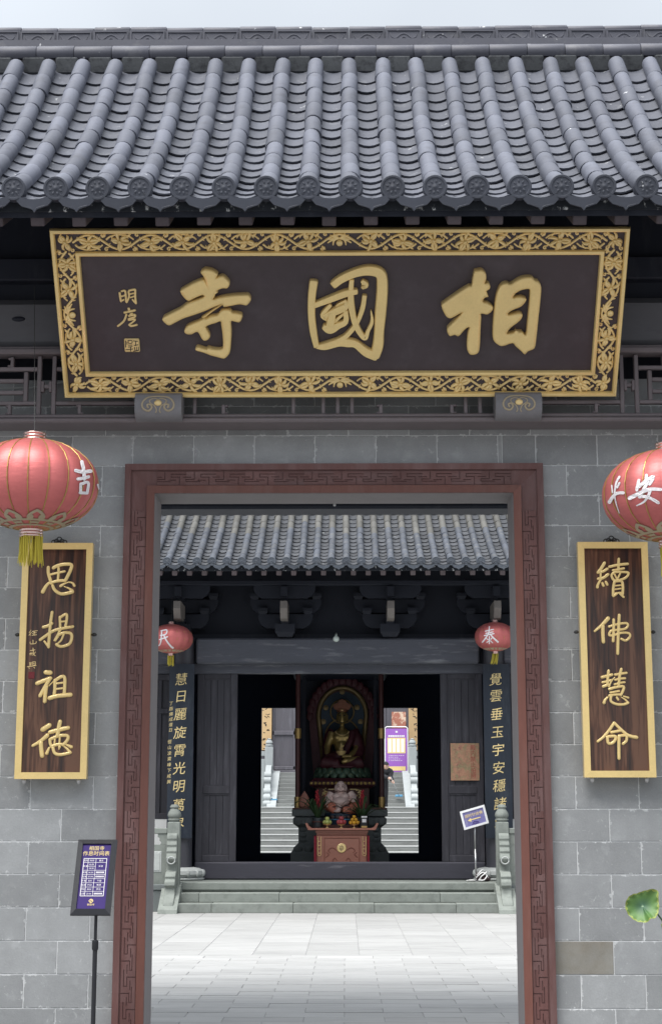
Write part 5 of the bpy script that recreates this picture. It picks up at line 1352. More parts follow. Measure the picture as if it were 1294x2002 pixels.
# architrave (worn), second lintel
Yb_ = 27.45
mb = MB(); mb.box(HXp(380, Yb_), HXp(940, Yb_), Yb_, Yb_+.3, HZ(1297, Yb_), HZ(1247, Yb_), .03); obj('architrave', S(mb, 30), M['worn_beam'], hall)
for a, b in ((150, 338), (988, 1180)):
    mb = MB(); mb.box(HXp(a, Yb_), HXp(b, Yb_), Yb_+.02, Yb_+.28, HZ(1297, Yb_), HZ(1250, Yb_), .03); obj('architrave', S(mb, 30), M['worn_beam'], hall)
mb = MB(); mb.box(HX-6, HX+6, YH-.02, YH+.12, HZ(1317), HZ(1300), .008); mb.box(HX-6, HX+6, YH-.05, YH+.1, HZ(1301), HZ(1297.5), .006); obj('door_lintel', mb, M['worn_beam'], hall)
mb = MB(); mb.box(HX-6, HX+6, YH+.0, YH+.1, HZ(1299), HZ(1240)); obj('lintel_boarding', mb, M['darkwood'], hall)
# columns on lotus-carved bases
for u in (356, 969, 130, 1195):
    x = HXp(u, 27.6); mb = MB(); mb.tube([(x, 27.6, PZ+.1), (x, 27.6, HZ(1246, 27.5))], [.20, .19], 24); obj('column', S(mb, 40), M['column'], hall)
    b0 = thing('column_base', None, None); b0.parent = hall; b0.location = Vector((x, 27.6, PZ))-wl(hall)
    mb = MB(); mb.lathe([(.40, 0), (.42, .02), (.42, .035), (.36, .05), (.41, .10), (.40, .16), (.33, .20), (.24, .215), (0, .215)], 36, (0, 0, 0)); local('drum', S(mb, 40), M['stone_pale'], b0)
    pm_ = MB(); pm_.ell((0, 0, 0), (.030, .055, .066), 10, 6); pmm = pm_.mesh('petal', True); pmm.materials.append(M['stone_pale'])
    for k in range(14):
        t = 2*pi*k/14; local('petal', pmm, None, b0, (.385*sin(t), -.385*cos(t), .115), rot=(0, 0, t))
# threshold and door leaves
thr = MB(); thr.box(HXp(383), HXp(946), YH-.05, YH+.07, PZ, HZ(1685, YH-.05), .025); obj('threshold', S(thr, 30), M['worn_thresh'], hall)
def leaf_door(u0, u1, v0=1317, v1=1685, cuts=(1537, 1552), Y=YH):
    d = thing('door_leaf', None, None); d.parent = hall; d.location = Vector((HXp((u0+u1)/2), Y, HZ(v1)))-wl(hall)
    x0, x1 = HXp(u0), HXp(u1); z0, z1 = HZ(v1), HZ(v0); s = .12
    parts_ = [('stile', x0, x0+s, z0, z1), ('stile', x1-s, x1, z0, z1), ('rail', x0+s, x1-s, z1-.09, z1), ('rail', x0+s, x1-s, z0, z0+.11), ('rail', x0+s, x1-s, HZ(cuts[1]), HZ(cuts[0]))]
    for nm, a, b, c, e in parts_:
        mb = MB(); mb.box(a, b, Y, Y+.07, c, e, .008); obj(nm, mb, M['door_wood'], d)
    for a, b in ((z0+.11, HZ(cuts[1])), (HZ(cuts[0]), z1-.09)):
        mb = MB(); n = 4
        for k in range(n):
            w = (x1-x0-2*s)/n; mb.box(x0+s+k*w+.002, x0+s+(k+1)*w-.002, Y+.028, Y+.06, a, b, .003)
        obj('panel', mb, M['door_wood'], d)
        mb = MB(); q = .018
        for (c1, c2, c3, c4) in ((x0+s, x0+s+q, a, b), (x1-s-q, x1-s, a, b), (x0+s+q, x1-s-q, a, a+q), (x0+s+q, x1-s-q, b-q, b)): mb.box(c1, c2, Y+.012, Y+.04, c3, c4)
        obj('panel_bead', mb, M['door_wood'], d)
    return d
leaf_door(384, 463); leaf_door(862, 945)
# side bays: window panels over a white sill wall
for a, b in ((230, 333), (992, 1095)):
    mb = MB(); mb.box(HXp(a), HXp(b), YH+.0, YH+.1, PZ, HZ(1601)); obj('sill_wall', mb, M['white_wall'], hall)
    mb = MB(); mb.box(HXp(a), HXp(b), YH+.03, YH+.09, HZ(1601)+.001, HZ(1316)); obj('window_panel', mb, M['door_wood'], hall)
    for c1, c2, v0, v1 in ((a, b, 1601, 1590), (a, b, 1330, 1318), (a, b, 1395, 1385)):
        mb = MB(); mb.box(HXp(c1), HXp(c2), YH-.01, YH+.028, HZ(v0), HZ(v1), .006); obj('window_rail', mb, M['door_wood'], hall)
    for c in (a, a+24, a+52, b-22, b):
        mb = MB(); mb.box(HXp(c)-.03, HXp(c)+.03, YH-.005, YH+.028, HZ(1590), HZ(1330), .006); obj('window_bar', mb, M['door_wood'], hall)
# interior shell: side walls, ceiling, rear wall with a wide opening
YBk = 34.5
mb = MB(); mb.box(HX-4.2, HX-4.1, YH+.12, YBk, PZ, 5.2); mb.box(HX+4.1, HX+4.2, YH+.12, YBk, PZ, 5.2); obj('side_walls', mb, M['inner_dark'], hall)
mb = MB(); mb.box(HX-4.2, HX+4.2, YH+.19, YBk, 4.6, 4.7); obj('inner_ceiling', mb, M['inner_dark'], hall)
bx0, bx1 = HXp(510.5, YBk), HXp(816.5, YBk); bz0, bz1 = HZ(1668, YBk), HZ(1384, YBk)
mb = MB(); mb.box(HX-4.2, bx0, YBk, YBk+.12, PZ, 4.7); mb.box(bx1, HX+4.2, YBk, YBk+.12, PZ, 4.7); mb.box(bx0, bx1, YBk, YBk+.12, bz1, 4.7); obj('rear_wall', mb, M['inner_dark'], hall)
mb = MB(); mb.box(bx0, bx1, YBk+.01, YBk+.11, PZ, bz0, .01); obj('rear_threshold', mb, M['inner_dark'], hall)
# lamp globe under the architrave edge
mb = MB(); p = at(657, 1249, 27.38); mb.ell(p, .055, 16, 10); mb.tube([p+Vector((0,0,.04)), p+Vector((0, .1, .10))], .02, 8); lampo = obj('globe_lamp', S(mb), M['globe'], None, label='small round white globe lamp fixed at the middle of the hall beam', cat='lamp')

# ================================================================== STEPS AND BALUSTRADES
steps = thing('stone_steps', 'three broad worn stone steps up to the temple hall', 'steps', (HX, 26.2, 0))
sx0, sx1 = at(347, 1780, 25.95).x, at(984, 1780, 25.95).x
for i, (Y, z1) in enumerate(((25.93, .15), (26.27, .30), (26.60, .452))):
    xs_ = [sx0]; n = 4; ph = (.42, .24, .6)[i]
    xs_ = [sx0]+[sx0+(sx1-sx0)*(k+ph)/n for k in range(n) if 0.03 < (k+ph)/n < .97]+[sx1]
    for a, b in zip(xs_, xs_[1:]):
        mb = MB(); mb.box(a+.002, b-.002, Y, Y+(.5 if i < 2 else .36), z1-.15+.001, z1+random.uniform(-.003, .002), .008); obj('step_stone', mb, M['stone'], steps)
def balustrade(sg_, u_in, lab):
    """post, drum stone and a run of panel outwards; sg_=-1 left, +1 right"""
    Yp_ = 26.45
    xi = at(u_in, 1700, Yp_).x        # inner face of the post
    w = .205; xc = xi+sg_*w/2
    root = thing('stone_balustrade', lab, 'balustrade', (xc, Yp_, 0), group='stone balustrades beside the hall steps')
    zz = lambda v: at(662, v, Yp_).z
    mb = MB(); x0, x1 = sorted((xi, xi+sg_*w)); mb.box(x0, x1, Yp_-.1, Yp_+.1, .1, zz(1607), .012); obj('post', mb, M['stone'], root)
    zt = zz(1607); k = .62
    mb = MB(); mb.lathe([(.085, 0), (.085, .02), (.105, .03), (.105, .05), (.08, .06), (.10, .075), (.112, .11), (.10, .15), (.07, .20), (.055, .225), (.075, .235), (.075, .25), (.05, .28), (0, .285)], 24, (xc, Yp_, zt), 8, .03); obj('post_finial', S(mb, 40), M['stone'], root)
    # drum stone: stepped scrolls down the front of the post, on a sloping base
    xd = xc+sg_*.015; 
    prof = [(26.36, zz(1628)), (26.29, zz(1632)), (26.27, zz(1640)), (26.29, zz(1643)), (26.25, zz(1652)), (26.27, zz(1655)), (26.22, zz(1664)), (26.24, zz(1667)), (26.18, zz(1678)), (26.22, zz(1684)), (26.30, zz(1686)),
            (26.30, zz(1702)), (26.16, zz(1704)), (26.08, zz(1712)), (26.10, zz(1717)), (26.04, zz(1722)), (26.03, zz(1730)), (26.08, zz(1733)), (26.06, zz(1744)), (26.00, zz(1752)), (25.92, zz(1757)), (25.86, zz(1764)), (25.85, zz(1770)), (25.90, zz(1772)), (25.86, zz(1776)), (25.86, zz(1781)), (25.92, zz(1786)), (26.05, .06), (26.36, .06)]
    mb = MB(); mb.prism(prof, lambda a, b, q: (xd+q, a, b), -.085, .085); o = obj('drum_stone', S(mb, 35), M['stone'], root)
    bv = o.modifiers.new('round', 'BEVEL'); bv.width = .014; bv.segments = 2; bv.limit_method = 'ANGLE'; bv.angle_limit = radians(40)
    mb = MB(); mb.tube([(xd+.062*cos(2*pi*i/16), 26.195, zz(1679)-.02+.055*sin(2*pi*i/16)) for i in range(17)], .012, 6); obj('ring', S(mb), M['stone_pale'], root)
    mb = MB(); xa, xb = sorted((xi-sg_*.035, xi+sg_*.27)); poly = [(25.74, 0), (25.76, .06), (26.36, .42), (26.58, .45), (26.58, 0)]
    mb.prism(poly, lambda a, b, q: (q, a, b), xa, xb); obj('sloping_base', mb, M['stone'], root)
    # panel run along the platform edge
    xo = xi+sg_*w; xe = xo+sg_*2.2; xa, xb = sorted((xo, xe))
    mb = MB(); mb.box(xa, xb, Yp_-.07, Yp_+.07, zz(1630), zz(1619), .012); obj('hand_rail', mb, M['stone'], root)
    mb = MB(); mb.box(xa, xb, Yp_-.05, Yp_+.05, PZ-.4, zz(1651), .006)
    obj('lower_panel', mb, M['stone'], root)
    mb = MB(); xs0, xs1 = sorted((xo+sg_*.09, xo+sg_*.85)); mb.box(xs0, xs1, Yp_-.058, Yp_-.04, zz(1705), zz(1664), .01); mb.box(xs0+.025, xs1-.025, Yp_-.064, Yp_-.05, zz(1705)+.025, zz(1664)-.025, .006); obj('raised_panel', mb, M['stone_pale'], root)
    for q in (.0, .62, 1.24):
        xv = xo+sg_*q; mb = MB(); h0, h1 = zz(1651), zz(1630); H = h1-h0
        poly = [(-.12, h0), (.12, h0), (.10, h0+H*.2), (.13, h0+H*.35), (.13, h0+H*.6), (.16, h0+H*.7), (.16, h1), (-.16, h1), (-.16, h0+H*.7), (-.13, h0+H*.6), (-.13, h0+H*.35), (-.10, h0+H*.2)]
        if q == 0: poly = [(max(0, a*sg_)*sg_, b) for a, b in poly]
        pp = []
        for p_ in poly:
            if not pp or (abs(p_[0]-pp[-1][0])+abs(p_[1]-pp[-1][1])) > 1e-5: pp.append(p_)
        mb.prism([(xv+a, b) for a, b in pp], lambda a, b, d: (a, d, b), Yp_-.05, Yp_+.05); obj('vase_support', mb, M['stone'], root)
    mb = MB(); mb.box(xa, xb, 26.3, 26.6, 0, .34, .01); mb.box(xa, xb, 26.28, 26.6, .341, PZ-.02, .01); obj('plinth', mb, M['stone_dark'], root)
    return root
balustrade(-1, 352, 'grey stone balustrade with carved drum stone left of the hall steps')
balustrade(1, 970, 'grey stone balustrade with carved drum stone right of the hall steps')

# ================================================================== INNER COUPLETS (curved boards on the columns)
def column_couplet(lab, u0, u1, text, small=None):
    x = HXp((u0+u1)/2, 27.35); z1, z0 = at((u0+u1)/2, 1298, 27.35).z, at((u0+u1)/2, 1639, 27.35).z
    w = HXp(u1, 27.35)-HXp(u0, 27.35); h = z1-z0
    root = thing('column_couplet', lab, 'couplet board', (x, 27.36, z0), group='black couplet boards hung on the hall columns')
    cur = lambda a: .16*(a/w)**2*w*1.0      # curved round the column
    mb = MB(); n = 12; vs = []
    for i in range(n+1):
        a = -w/2+w*i/n
        for d in (0, .025):
            for z in (0, h): vs.append((a, cur(a)+d, z))
    fs = []
    for i in range(n):
        b = 4*i; fs += [(b, b+4, b+5, b+1), (b+2, b+3, b+7, b+6), (b, b+2, b+6, b+4), (b+1, b+5, b+7, b+3)]
    fs += [(0,1,3,2), (4*n, 4*n+2, 4*n+3, 4*n+1)]
    mb.add(vs, fs); local('board', S(mb, 40), M['couplet'], root)
    for ch, v, uu, sz in text:
        z = at(uu, v, 27.35).z-z0; a0 = HXp(uu, 27.35)-x
        mb = MB(); put_char(mb, ch, 0, 0, sz, lambda a, b, d: (a0+a, cur(a0+a)-.004, z+b), skew=.10)
        local('character', mb, M['couplet_gold'], root)
    if small:
        mb = MB()
        for ch, v, uu, sz in small:
            z = at(uu, v, 27.35).z-z0; a0 = HXp(uu, 27.35)-x; put_char(mb, ch, 0, 0, sz, lambda a, b, d: (a0+a, cur(a0+a)-.004, z+b), skew=.1)
        local('signature', mb, M['couplet_gold'], root)
lt = [(c, v, u, .225) for c, v, u in zip('慧日麗旋霄光明萬象', (1328, 1361, 1396, 1432, 1467, 1502, 1537, 1574, 1607), (352, 352, 351, 351, 351, 351, 351, 351, 351))]
stx = [(c, 1375+i*10.4, 332.5, .072) for i, c in enumerate('丁酉佛成道日')]+[(c, 1450+i*11.2, 331, .072) for i, c in enumerate('徑山凌霄峰下戒興')]
column_couplet('black couplet board on the left hall column with nine gold characters and a small signature', 328, 377, lt, stx)
rt_ = [(c, v, u, .225) for c, v, u in zip('覺雲垂玉宇安穩諸天', (1328, 1360, 1396, 1431, 1466, 1501, 1536, 1571, 1605), (972, 972, 972.5, 973.5, 974, 974.5, 975, 976, 977))]
column_couplet('black couplet board on the right hall column partly behind the balustrade post', 947, 1000, rt_)

# ================================================================== SMALL LANTERNS
p = at(335, 1249, 26.9); a3 = at(378, 1249, 26.9).x-p.x; b3 = (at(335, 1222, 26.9).z-at(335, 1279, 26.9).z)/2
MIN = ((300, 950, 3.594), [st(9,55,1018,95,1012,88,1042,52,1050), st((10,7),60,1018,55,1085,48,1112,40,1122), st(9,45,1080,100,1060), st((9,14),75,1050,95,1090,125,1128,138,1138)])
lantern('small red lantern hanging before the left hall column, cut by the gate frame', tuple(p), a3, b3, [MIN], tuple(p+Vector((0, .1, .75))), .05, .05, 'small red lanterns on the hall', nrib=16, res=0, tas=.17, tseed=9)
p = at(967, 1245, 26.9); b3r = (at(967, 1217, 26.9).z-at(967, 1274, 26.9).z)/2
TAI = ((640, 950, 3.594), [st(8,1108,1020,1165,1008), st(8,1112,1036,1160,1026), st((8,10),1136,988,1128,1040,1088,1098), st((8,13),1140,1040,1165,1068,1196,1096), st(8,1100,1052,1168,1038), st(8,1136,1058,1136,1108), st(7,1112,1070,1128,1080), st(7,1160,1062,1146,1078), st(7,1118,1100,1130,1090), st(7,1158,1102,1144,1088)])
lantern('small red lantern hanging before the right hall column', tuple(p), a3*.92, b3r, [TAI], tuple(p+Vector((0, .1, .75))), .05, .05, 'small red lanterns on the hall', nrib=16, res=0, tas=.17, tseed=11, sway=-.03)

# ================================================================== NOTICE, DIRECTION SIGN, BUNDLE
n0, n1 = at(881, 1526, YH-.02), at(936, 1453, YH-.02)
nb = thing('door_notice', 'weathered copper coloured notice with red writing on the right door leaf', 'notice', ((n0.x+n1.x)/2, YH-.01, n0.z))
mb = MB(); mb.box(n0.x, n1.x, YH-.016, YH-.004, n0.z, n1.z, .003); obj('plate', mb, M['notice'], nb)
mb = MB(); sz = (n1.z-n0.z)
for i, ch in enumerate('殿内禁止拍照'): put_char(mb, ch, n0.x+(n1.x-n0.x)*.78, n1.z-sz*(.12+.152*i), sz*.155, lambda a, b, d: (a, YH-.0185, b))
obj('red_lettering', mb, M['notice_red'], nb)
mb = MB(); rng = random.Random(3)
for i in range(46):
    a = n0.x+(n1.x-n0.x)*rng.uniform(.14, .36); z = n0.z+sz*rng.uniform(.08, .94); l = rng.uniform(.01, .03)
    stroke(mb, [(a, z, .008), (a+rng.uniform(-.02, .02), z+rng.uniform(-l, l), .006)], lambda x, y, d: (x, YH-.0185, y), flat=True, sub=1, nseg=2)
obj('faded_lettering', mb, M['notice_faded'], nb)
# tilted direction sign on a pole
Yd = 27.05
dc = at(927.5, 1599, Yd); cr = [at(u, v, Yd) for u, v in ((907, 1623), (955, 1609), (946, 1573), (898, 1587))]
dirs = thing('direction_sign', 'white framed tilted sign with gold lettering and arrow on a thin pole', 'sign', (at(928, 1700, Yd).x, Yd, PZ))
exd = (cr[1]-cr[0]); eyd = (cr[3]-cr[0]); wd, hd = exd.length, eyd.length; exd.normalize(); eyd.normalize(); O_ = cr[0]
def ds(a, b, d): q = O_+exd*a+eyd*b; return (q.x, q.y-d, q.z)
f_ = .035
for poly in ([(0, 0), (wd, 0), (wd-f_, f_), (f_, f_)], [(0, hd), (f_, hd-f_), (wd-f_, hd-f_), (wd, hd)], [(0, 0), (f_, f_), (f_, hd-f_), (0, hd)], [(wd, 0), (wd, hd), (wd-f_, hd-f_), (wd-f_, f_)]):
    mb = MB(); mb.prism(poly, ds, 0, .02); obj('frame_bar', mb, M['white_paint'], dirs)
mb = MB(); mb.prism([(f_, f_), (wd-f_, f_), (wd-f_, hd-f_), (f_, hd-f_)], ds, .0, .008); ps_ = obj('poster', mb, M['lilac'], dirs)
mb = MB(); put_text(mb, '顺时针绕佛', wd*.5, hd*.66, .062, lambda a, b, d: ds(a, b, .011))
stroke(mb, [(wd*.72, hd*.42, .016), (wd*.34, hd*.42, .016)], lambda a, b, d: ds(a, b, .011), flat=True, sub=2, nseg=2)
mb.add([ds(wd*.22, hd*.42, .0112), ds(wd*.36, hd*.52, .0112), ds(wd*.36, hd*.32, .0112)], [(0, 1, 2)])
obj('gold_lettering', mb, M['print_gold'], ps_)
mb = MB()
for P_ in (st(.012, .40, .24, .47, .29, .55, .26, .62, .22), st(.010, .36, .17, .50, .20, .64, .15), st(.012, .46, .13, .54, .13)):
    stroke(mb, [(a*wd, b*hd, w) for a, b, w in P_], lambda a, b, d: ds(a, b, .011), flat=True, sub=2, nseg=2)
obj('temple_emblem', mb, M['purple'], ps_)
xq = at(928, 1620, Yd).x; mb = MB(); zq = at(928, 1660, Yd).z
mb.tube([(xq, Yd+.03, zq-.02), (xq, Yd+.03, dc.z-.05)], .012, 8); obj('upper_pole', S(mb), M['steel'], dirs)
mb = MB(); mb.tube([(xq+.01, Yd+.03, PZ), (xq, Yd+.03, zq)], .016, 8); obj('lower_pole', S(mb), M['steel'], dirs)
mb = MB(); mb.lathe([(.15, 0), (.15, .012), (.02, .03), (0, .03)], 20, (xq+.01, Yd+.03, PZ)); obj('base_plate', S(mb, 40), M['steel'], dirs)
# cloth bundle with white cords lying by the column base, and a pale stone
bc_ = at(942, 1714, 27.0); bun = thing('cloth_bundle', 'brown cloth bundle tied with white cords at the foot of the right column', 'bundle', (bc_.x, 27.0, PZ))
mb = MB(); rng = random.Random(5)
mb.ell((bc_.x, 27.0, PZ+.075), (.115, .1, .08), 14, 8, Matrix.Rotation(.4, 3, 'Y')); mb.ell((bc_.x+.05, 26.98, PZ+.05), (.09, .09, .055), 12, 8); mb.v = [(x+rng.uniform(-.008, .008), y+rng.uniform(-.008, .008), max(PZ, z+rng.uniform(-.008, .008))) for x, y, z in mb.v]
obj('cloth', S(mb), M['bundle'], bun)
mb = MB()
for pts in ([(-.11, -.02, .05), (-.05, -.10, .12), (.02, -.09, .15), (.10, -.08, .06)], [(-.06, -.09, .02), (-.02, -.11, .09), (.04, -.10, .13), (.07, -.05, .16)], [(-.09, -.05, .11), (-.04, -.09, .16), (0, -.02, .19), (.05, .02, .17)], [(-.07, -.09, .03), (.02, -.12, .03), (.08, -.09, .10)]):
    mb.tube([(bc_.x+a, 27.0+b, PZ+c) for a, b, c in catmull(pts, 3)], .011, 5)
obj('cord', S(mb), M['white_paint'], bun)
ps2 = at(922, 1720, 26.95); mb = MB(); mb.ell((ps2.x, 26.95, PZ+.02), (.07, .05, .022), 14, 8); mb.ell((ps2.x-.06, 26.96, PZ+.016), (.04, .03, .016), 12, 6)
obj('pebble', S(mb), M['pebble'], None, label='small pale stones on the platform beside the cloth bundle', cat='stone')
# ================================================================== SHRINE INSIDE THE HALL
def zv(v, Y): return at(667, v, Y).z
def xu(u, Y): return at(u, 1500, Y).x
YP1 = 30.1
cx = xu(664, YP1)
ped = thing('stone_pedestal', 'carved grey stone pedestal with waisted sides inside the hall', 'pedestal', (cx, YP1+.9, PZ))
def rect_stack(mb, prof, yc, x):
    vs = []; fs = []
    for hx, hy, z in prof: vs += [(x-hx, yc-hy, z), (x+hx, yc-hy, z), (x+hx, yc+hy, z), (x-hx, yc+hy, z)]
    n = len(prof)
    for i in range(n-1):
        for k in range(4): fs.append((4*i+k, 4*i+(k+1)%4, 4*(i+1)+(k+1)%4, 4*(i+1)+k))
    fs += [(3, 2, 1, 0), tuple(4*(n-1)+k for k in range(4))]
    mb.add(vs, fs)
W2 = (xu(757, YP1)-xu(571, YP1))/2; Wn = (xu(745, YP1)-xu(584, YP1))/2
pz = lambda v: zv(v, YP1)
mb = MB(); d = .95
prof = [(W2+.06, PZ), (W2+.06, PZ+.06), (W2+.02, PZ+.07), (W2+.02, pz(1668)), (W2-.03, pz(1660)), (W2-.05, pz(1656)), (Wn, pz(1648)), (Wn, pz(1618)), (W2-.08, pz(1615)), (W2-.02, pz(1610)), (W2-.02, pz(1600)), (W2-.06, pz(1597)), (W2, pz(1595)), (W2, pz(1583)), (W2-.03, pz(1582))]
rect_stack(mb, [(h, d-(W2-h), z) for h, z in prof], YP1+d, cx); obj('body', S(mb, 30), M['stone_dark'], ped)
mb = MB(); rect_stack(mb, [(W2-.01, d-.01, pz(1582)-.002), (W2-.01, d-.01, pz(1579))], YP1+d, cx); obj('top_board', mb, M['altar_dark'], ped)
pm_ = MB(); pm_.ell((0, 0, 0), (.085, .03, .075), 10, 6); pmm = pm_.mesh('petal', True); pmm.materials.append(M['stone_dark'])
for k in range(-4, 5):
    obj('petal', pmm, None, ped, (cx+k*.195, YP1+.025, pz(1606)));
for k in range(-4, 5):
    if abs(k) > 0: obj('petal', pmm, None, ped, (cx+k*.195, YP1-.0, pz(1660)), rot=(.25, 0, 0))
for sg_ in (-1, 1):
    for v in (1622, 1633, 1643):
        mb = MB(); mb.ell((cx+sg_*(Wn-.09), YP1+.13, pz(v)), (.075, .04, .045), 12, 6); obj('corner_boss', S(mb), M['stone_dark'], ped)
# red posts with brass bands, back panel and canopy of the shrine
YS = 30.35
shr = thing('shrine_case', 'tall dark shrine case with red lacquer posts and brass bands on the stone pedestal', 'shrine', (cx, 31.1, zv(1579, YS)))
for u in (582, 746):
    x = xu(u, YS); mb = MB(); mb.tube([(x, YS, zv(1579, YS)), (x, YS, zv(1300, YS))], .045, 16); obj('post', S(mb, 40), M['red_post'], shr)
    for v0, v1 in ((1424, 1444), (1558, 1579)):
        mb = MB(); mb.tube([(x, YS, zv(v1, YS)), (x, YS, zv(v0, YS))], .062, 16); obj('brass_band', S(mb, 40), M['brass'], shr)
mb = MB(); mb.box(xu(582, 31.85), xu(746, 31.85), 31.88, 31.92, zv(1579, YS), zv(1300, YS)); obj('back_panel', mb, M['shrine_blue'], shr)
mb = MB(); mb.box(xu(570, YS), xu(758, YS), YS-.05, 31.9, zv(1318, YS), zv(1298, YS), .03); obj('canopy', mb, M['inner_dark'], shr)
for u in (594, 734):
    x = xu(u, 31.0); mb = MB(); mb.box(x-.03, x+.03, 31.0, 31.04, zv(1579, YS), zv(1318, YS)); obj('inner_post', mb, M['shrine_blue'], shr)
# throne tiers
YT = 30.55; ty = lambda v: zv(v, YT); tx0 = xu(669.5, YT)
thr_ = thing('lotus_throne', 'dark green and gold tiered lotus throne under the golden Buddha', 'throne', (tx0, YT+.5, ty(1579)))
hw = (xu(734, YT)-xu(605, YT))/2
mb = MB(); rect_stack(mb, [(hw*.80, .42, ty(1579)), (hw*.80, .42, ty(1540))], YT+.5, tx0); obj('base_block', mb, M['altar_dark'], thr_)
mb = MB(); rect_stack(mb, [(hw*.86, .48, ty(1540)), (hw, .56, ty(1535)), (hw, .56, ty(1528)), (hw*.96, .52, ty(1527)), (hw*.86, .44, ty(1521))], YT+.5, tx0); obj('slab', mb, M['robe_red'], thr_)
mb = MB()
for k in range(16):
    a = tx0-hw+2*hw*(k+.5)/16; mb.ell((a, YT-.065, ty(1531.5)), (hw/19, .018, .032), 8, 5)
obj('gilt_edge', S(mb), M['gold_dark'], thr_)
gp = MB(); rng = random.Random(4)
for u0, u1 in ((627, 643), (680, 704), (696, 712)):
    pass
for u in (635, 703):
    x = xu(u, YT+.05); mb = MB()
    for i in range(26):
        a, r = rng.uniform(0, 6.3), rng.uniform(.01, .075)
        mb.ell((x+r*cos(a), YT+.07, ty(1550)+r*sin(a)*1.2), (.016, .012, .014), 6, 4)
    obj('gilt_carving', S(mb), M['gold'], thr_)
mb = MB()
for u in (648, 690):
    for v in (1543, 1558): mb.box(xu(u-6, YT), xu(u+6, YT), YT+.06, YT+.075, ty(v)-.008, ty(v)+.008)
obj('gilt_frame', mb, M['gold'], thr_)
hw2 = (xu(727, YT)-xu(611, YT))/2
mb = MB(); mb.lathe([(hw2*.78, ty(1521)), (hw2*.9, ty(1516)), (hw2*.95, ty(1510)), (hw2*.9, ty(1506)), (hw2*.85, ty(1503)), (0, ty(1503))], 40, (tx0, YT+.55, 0), sy=.85); obj('lotus_core', S(mb, 40), M['blue_green'], thr_)
pt = MB(); pt.ell((0, 0, 0), (.085, .035, .085), 10, 6); ptm = pt.mesh('petal', True); ptm.materials.append(M['petal_green'])
for row, (v, ph, k_) in enumerate(((1514, 0, .93), (1507, .5, .90))):
    for i in range(20):
        t = 2*pi*(i+ph)/20; p = (tx0+hw2*k_*sin(t), YT+.55-hw2*k_*.85*cos(t), ty(v))
        obj('petal', ptm, None, thr_, p, rot=(-.35, 0, t))
# golden Buddha
YB_ = 31.15; by = lambda v: zv(v, YB_); bxx = lambda u: xu(u, YB_); mpp = (bxx(700)-bxx(600))/100
bud = thing('golden_buddha', 'seated golden Buddha in maroon robe and crown before an arched gilt halo', 'statue', (bxx(669), YB_, by(1503)))
def E3(mb, u, v, dy, ru, rv, ry, rot=None): mb.ell((bxx(u), YB_+dy, by(v)), (ru*mpp, ry, rv*mpp), 16, 10, rot)
mb = MB()
E3(mb, 669, 1400, 0, 9.5, 15, .11); E3(mb, 669, 1410, -.03, 8, 7, .10); E3(mb, 669, 1424, 0, 5.5, 8, .06); E3(mb, 669, 1445, .02, 20, 22, .17); E3(mb, 669, 1460, -.04, 15, 14, .16); E3(mb, 660, 1442, -.09, 9, 8, .07); E3(mb, 678, 1442, -.09, 9, 8, .07)
E3(mb, 669, 1403, -.105, 2.2, 5, .03)
for sgn in (-1, 1): E3(mb, 669+sgn*10, 1402, .01, 2, 8, .03)
mb.tube([(bxx(650), YB_, by(1432)), (bxx(640), YB_-.06, by(1460)), (bxx(639), YB_-.22, by(1480)), (bxx(641), YB_-.30, by(1493))], [.085, .07, .05, .045], 10)
mb.tube([(bxx(688), YB_, by(1432)), (bxx(699), YB_-.08, by(1462)), (bxx(684), YB_-.28, by(1480)), (bxx(668), YB_-.32, by(1480))], [.085, .07, .05, .045], 10)
mb.tube([(bxx(690), YB_-.12, by(1484)), (bxx(700), YB_-.33, by(1486)), (bxx(676), YB_-.42, by(1489)), (bxx(668), YB_-.42, by(1492))], [.06, .07, .055, .04], 10)
me = remeshed(mb, .018, 'body', 3); me.materials.clear(); obj('body', me, M['brass_dark'], bud)
mb = MB()
E3(mb, 669, 1490, 0, 40, 12, .30); mb.tube([(bxx(669), YB_+.05, by(1480)), (bxx(638), YB_-.2, by(1488)), (bxx(634), YB_-.32, by(1492)), (bxx(664), YB_-.40, by(1495))], [.16, .14, .13, .10], 12); mb.tube([(bxx(669), YB_+.05, by(1480)), (bxx(700), YB_-.2, by(1488)), (bxx(704), YB_-.32, by(1492)), (bxx(676), YB_-.36, by(1497))], [.16, .14, .13, .10], 12)
mb.tube([(bxx(690), YB_+.03, by(1428)), (bxx(697), YB_, by(1445)), (bxx(702), YB_-.04, by(1465)), (bxx(700), YB_-.15, by(1478))], [.11, .12, .12, .10], 12)
mb.tube([(bxx(651), YB_+.06, by(1428)), (bxx(643), YB_+.05, by(1440)), (bxx(640), YB_+.05, by(1458)), (bxx(640), YB_+.03, by(1480))], [.10, .10, .10, .10], 12)
mb.tube([(bxx(690), YB_-.06, by(1430)), (bxx(685), YB_-.14, by(1450)), (bxx(674), YB_-.17, by(1470)), (bxx(660), YB_-.16, by(1480))], [.07, .07, .08, .08], 10)
for k in range(5): mb.tube([(bxx(632+k*2), YB_-.30-.02*k, by(1488+2*k)), (bxx(650), YB_-.44-.01*k, by(1497+k)), (bxx(690), YB_-.44-.01*k, by(1497+k)), (bxx(706-k*2), YB_-.30-.02*k, by(1488+2*k))], .022, 6)
me = remeshed(mb, .02, 'robe', 2); me.materials.clear(); obj('robe', me, M['robe_red'], bud)
mb = MB(); n = 9
mb.lathe([(.10, by(1392)), (.13, by(1386)), (.10, by(1384))], 20, (bxx(669), YB_, 0))
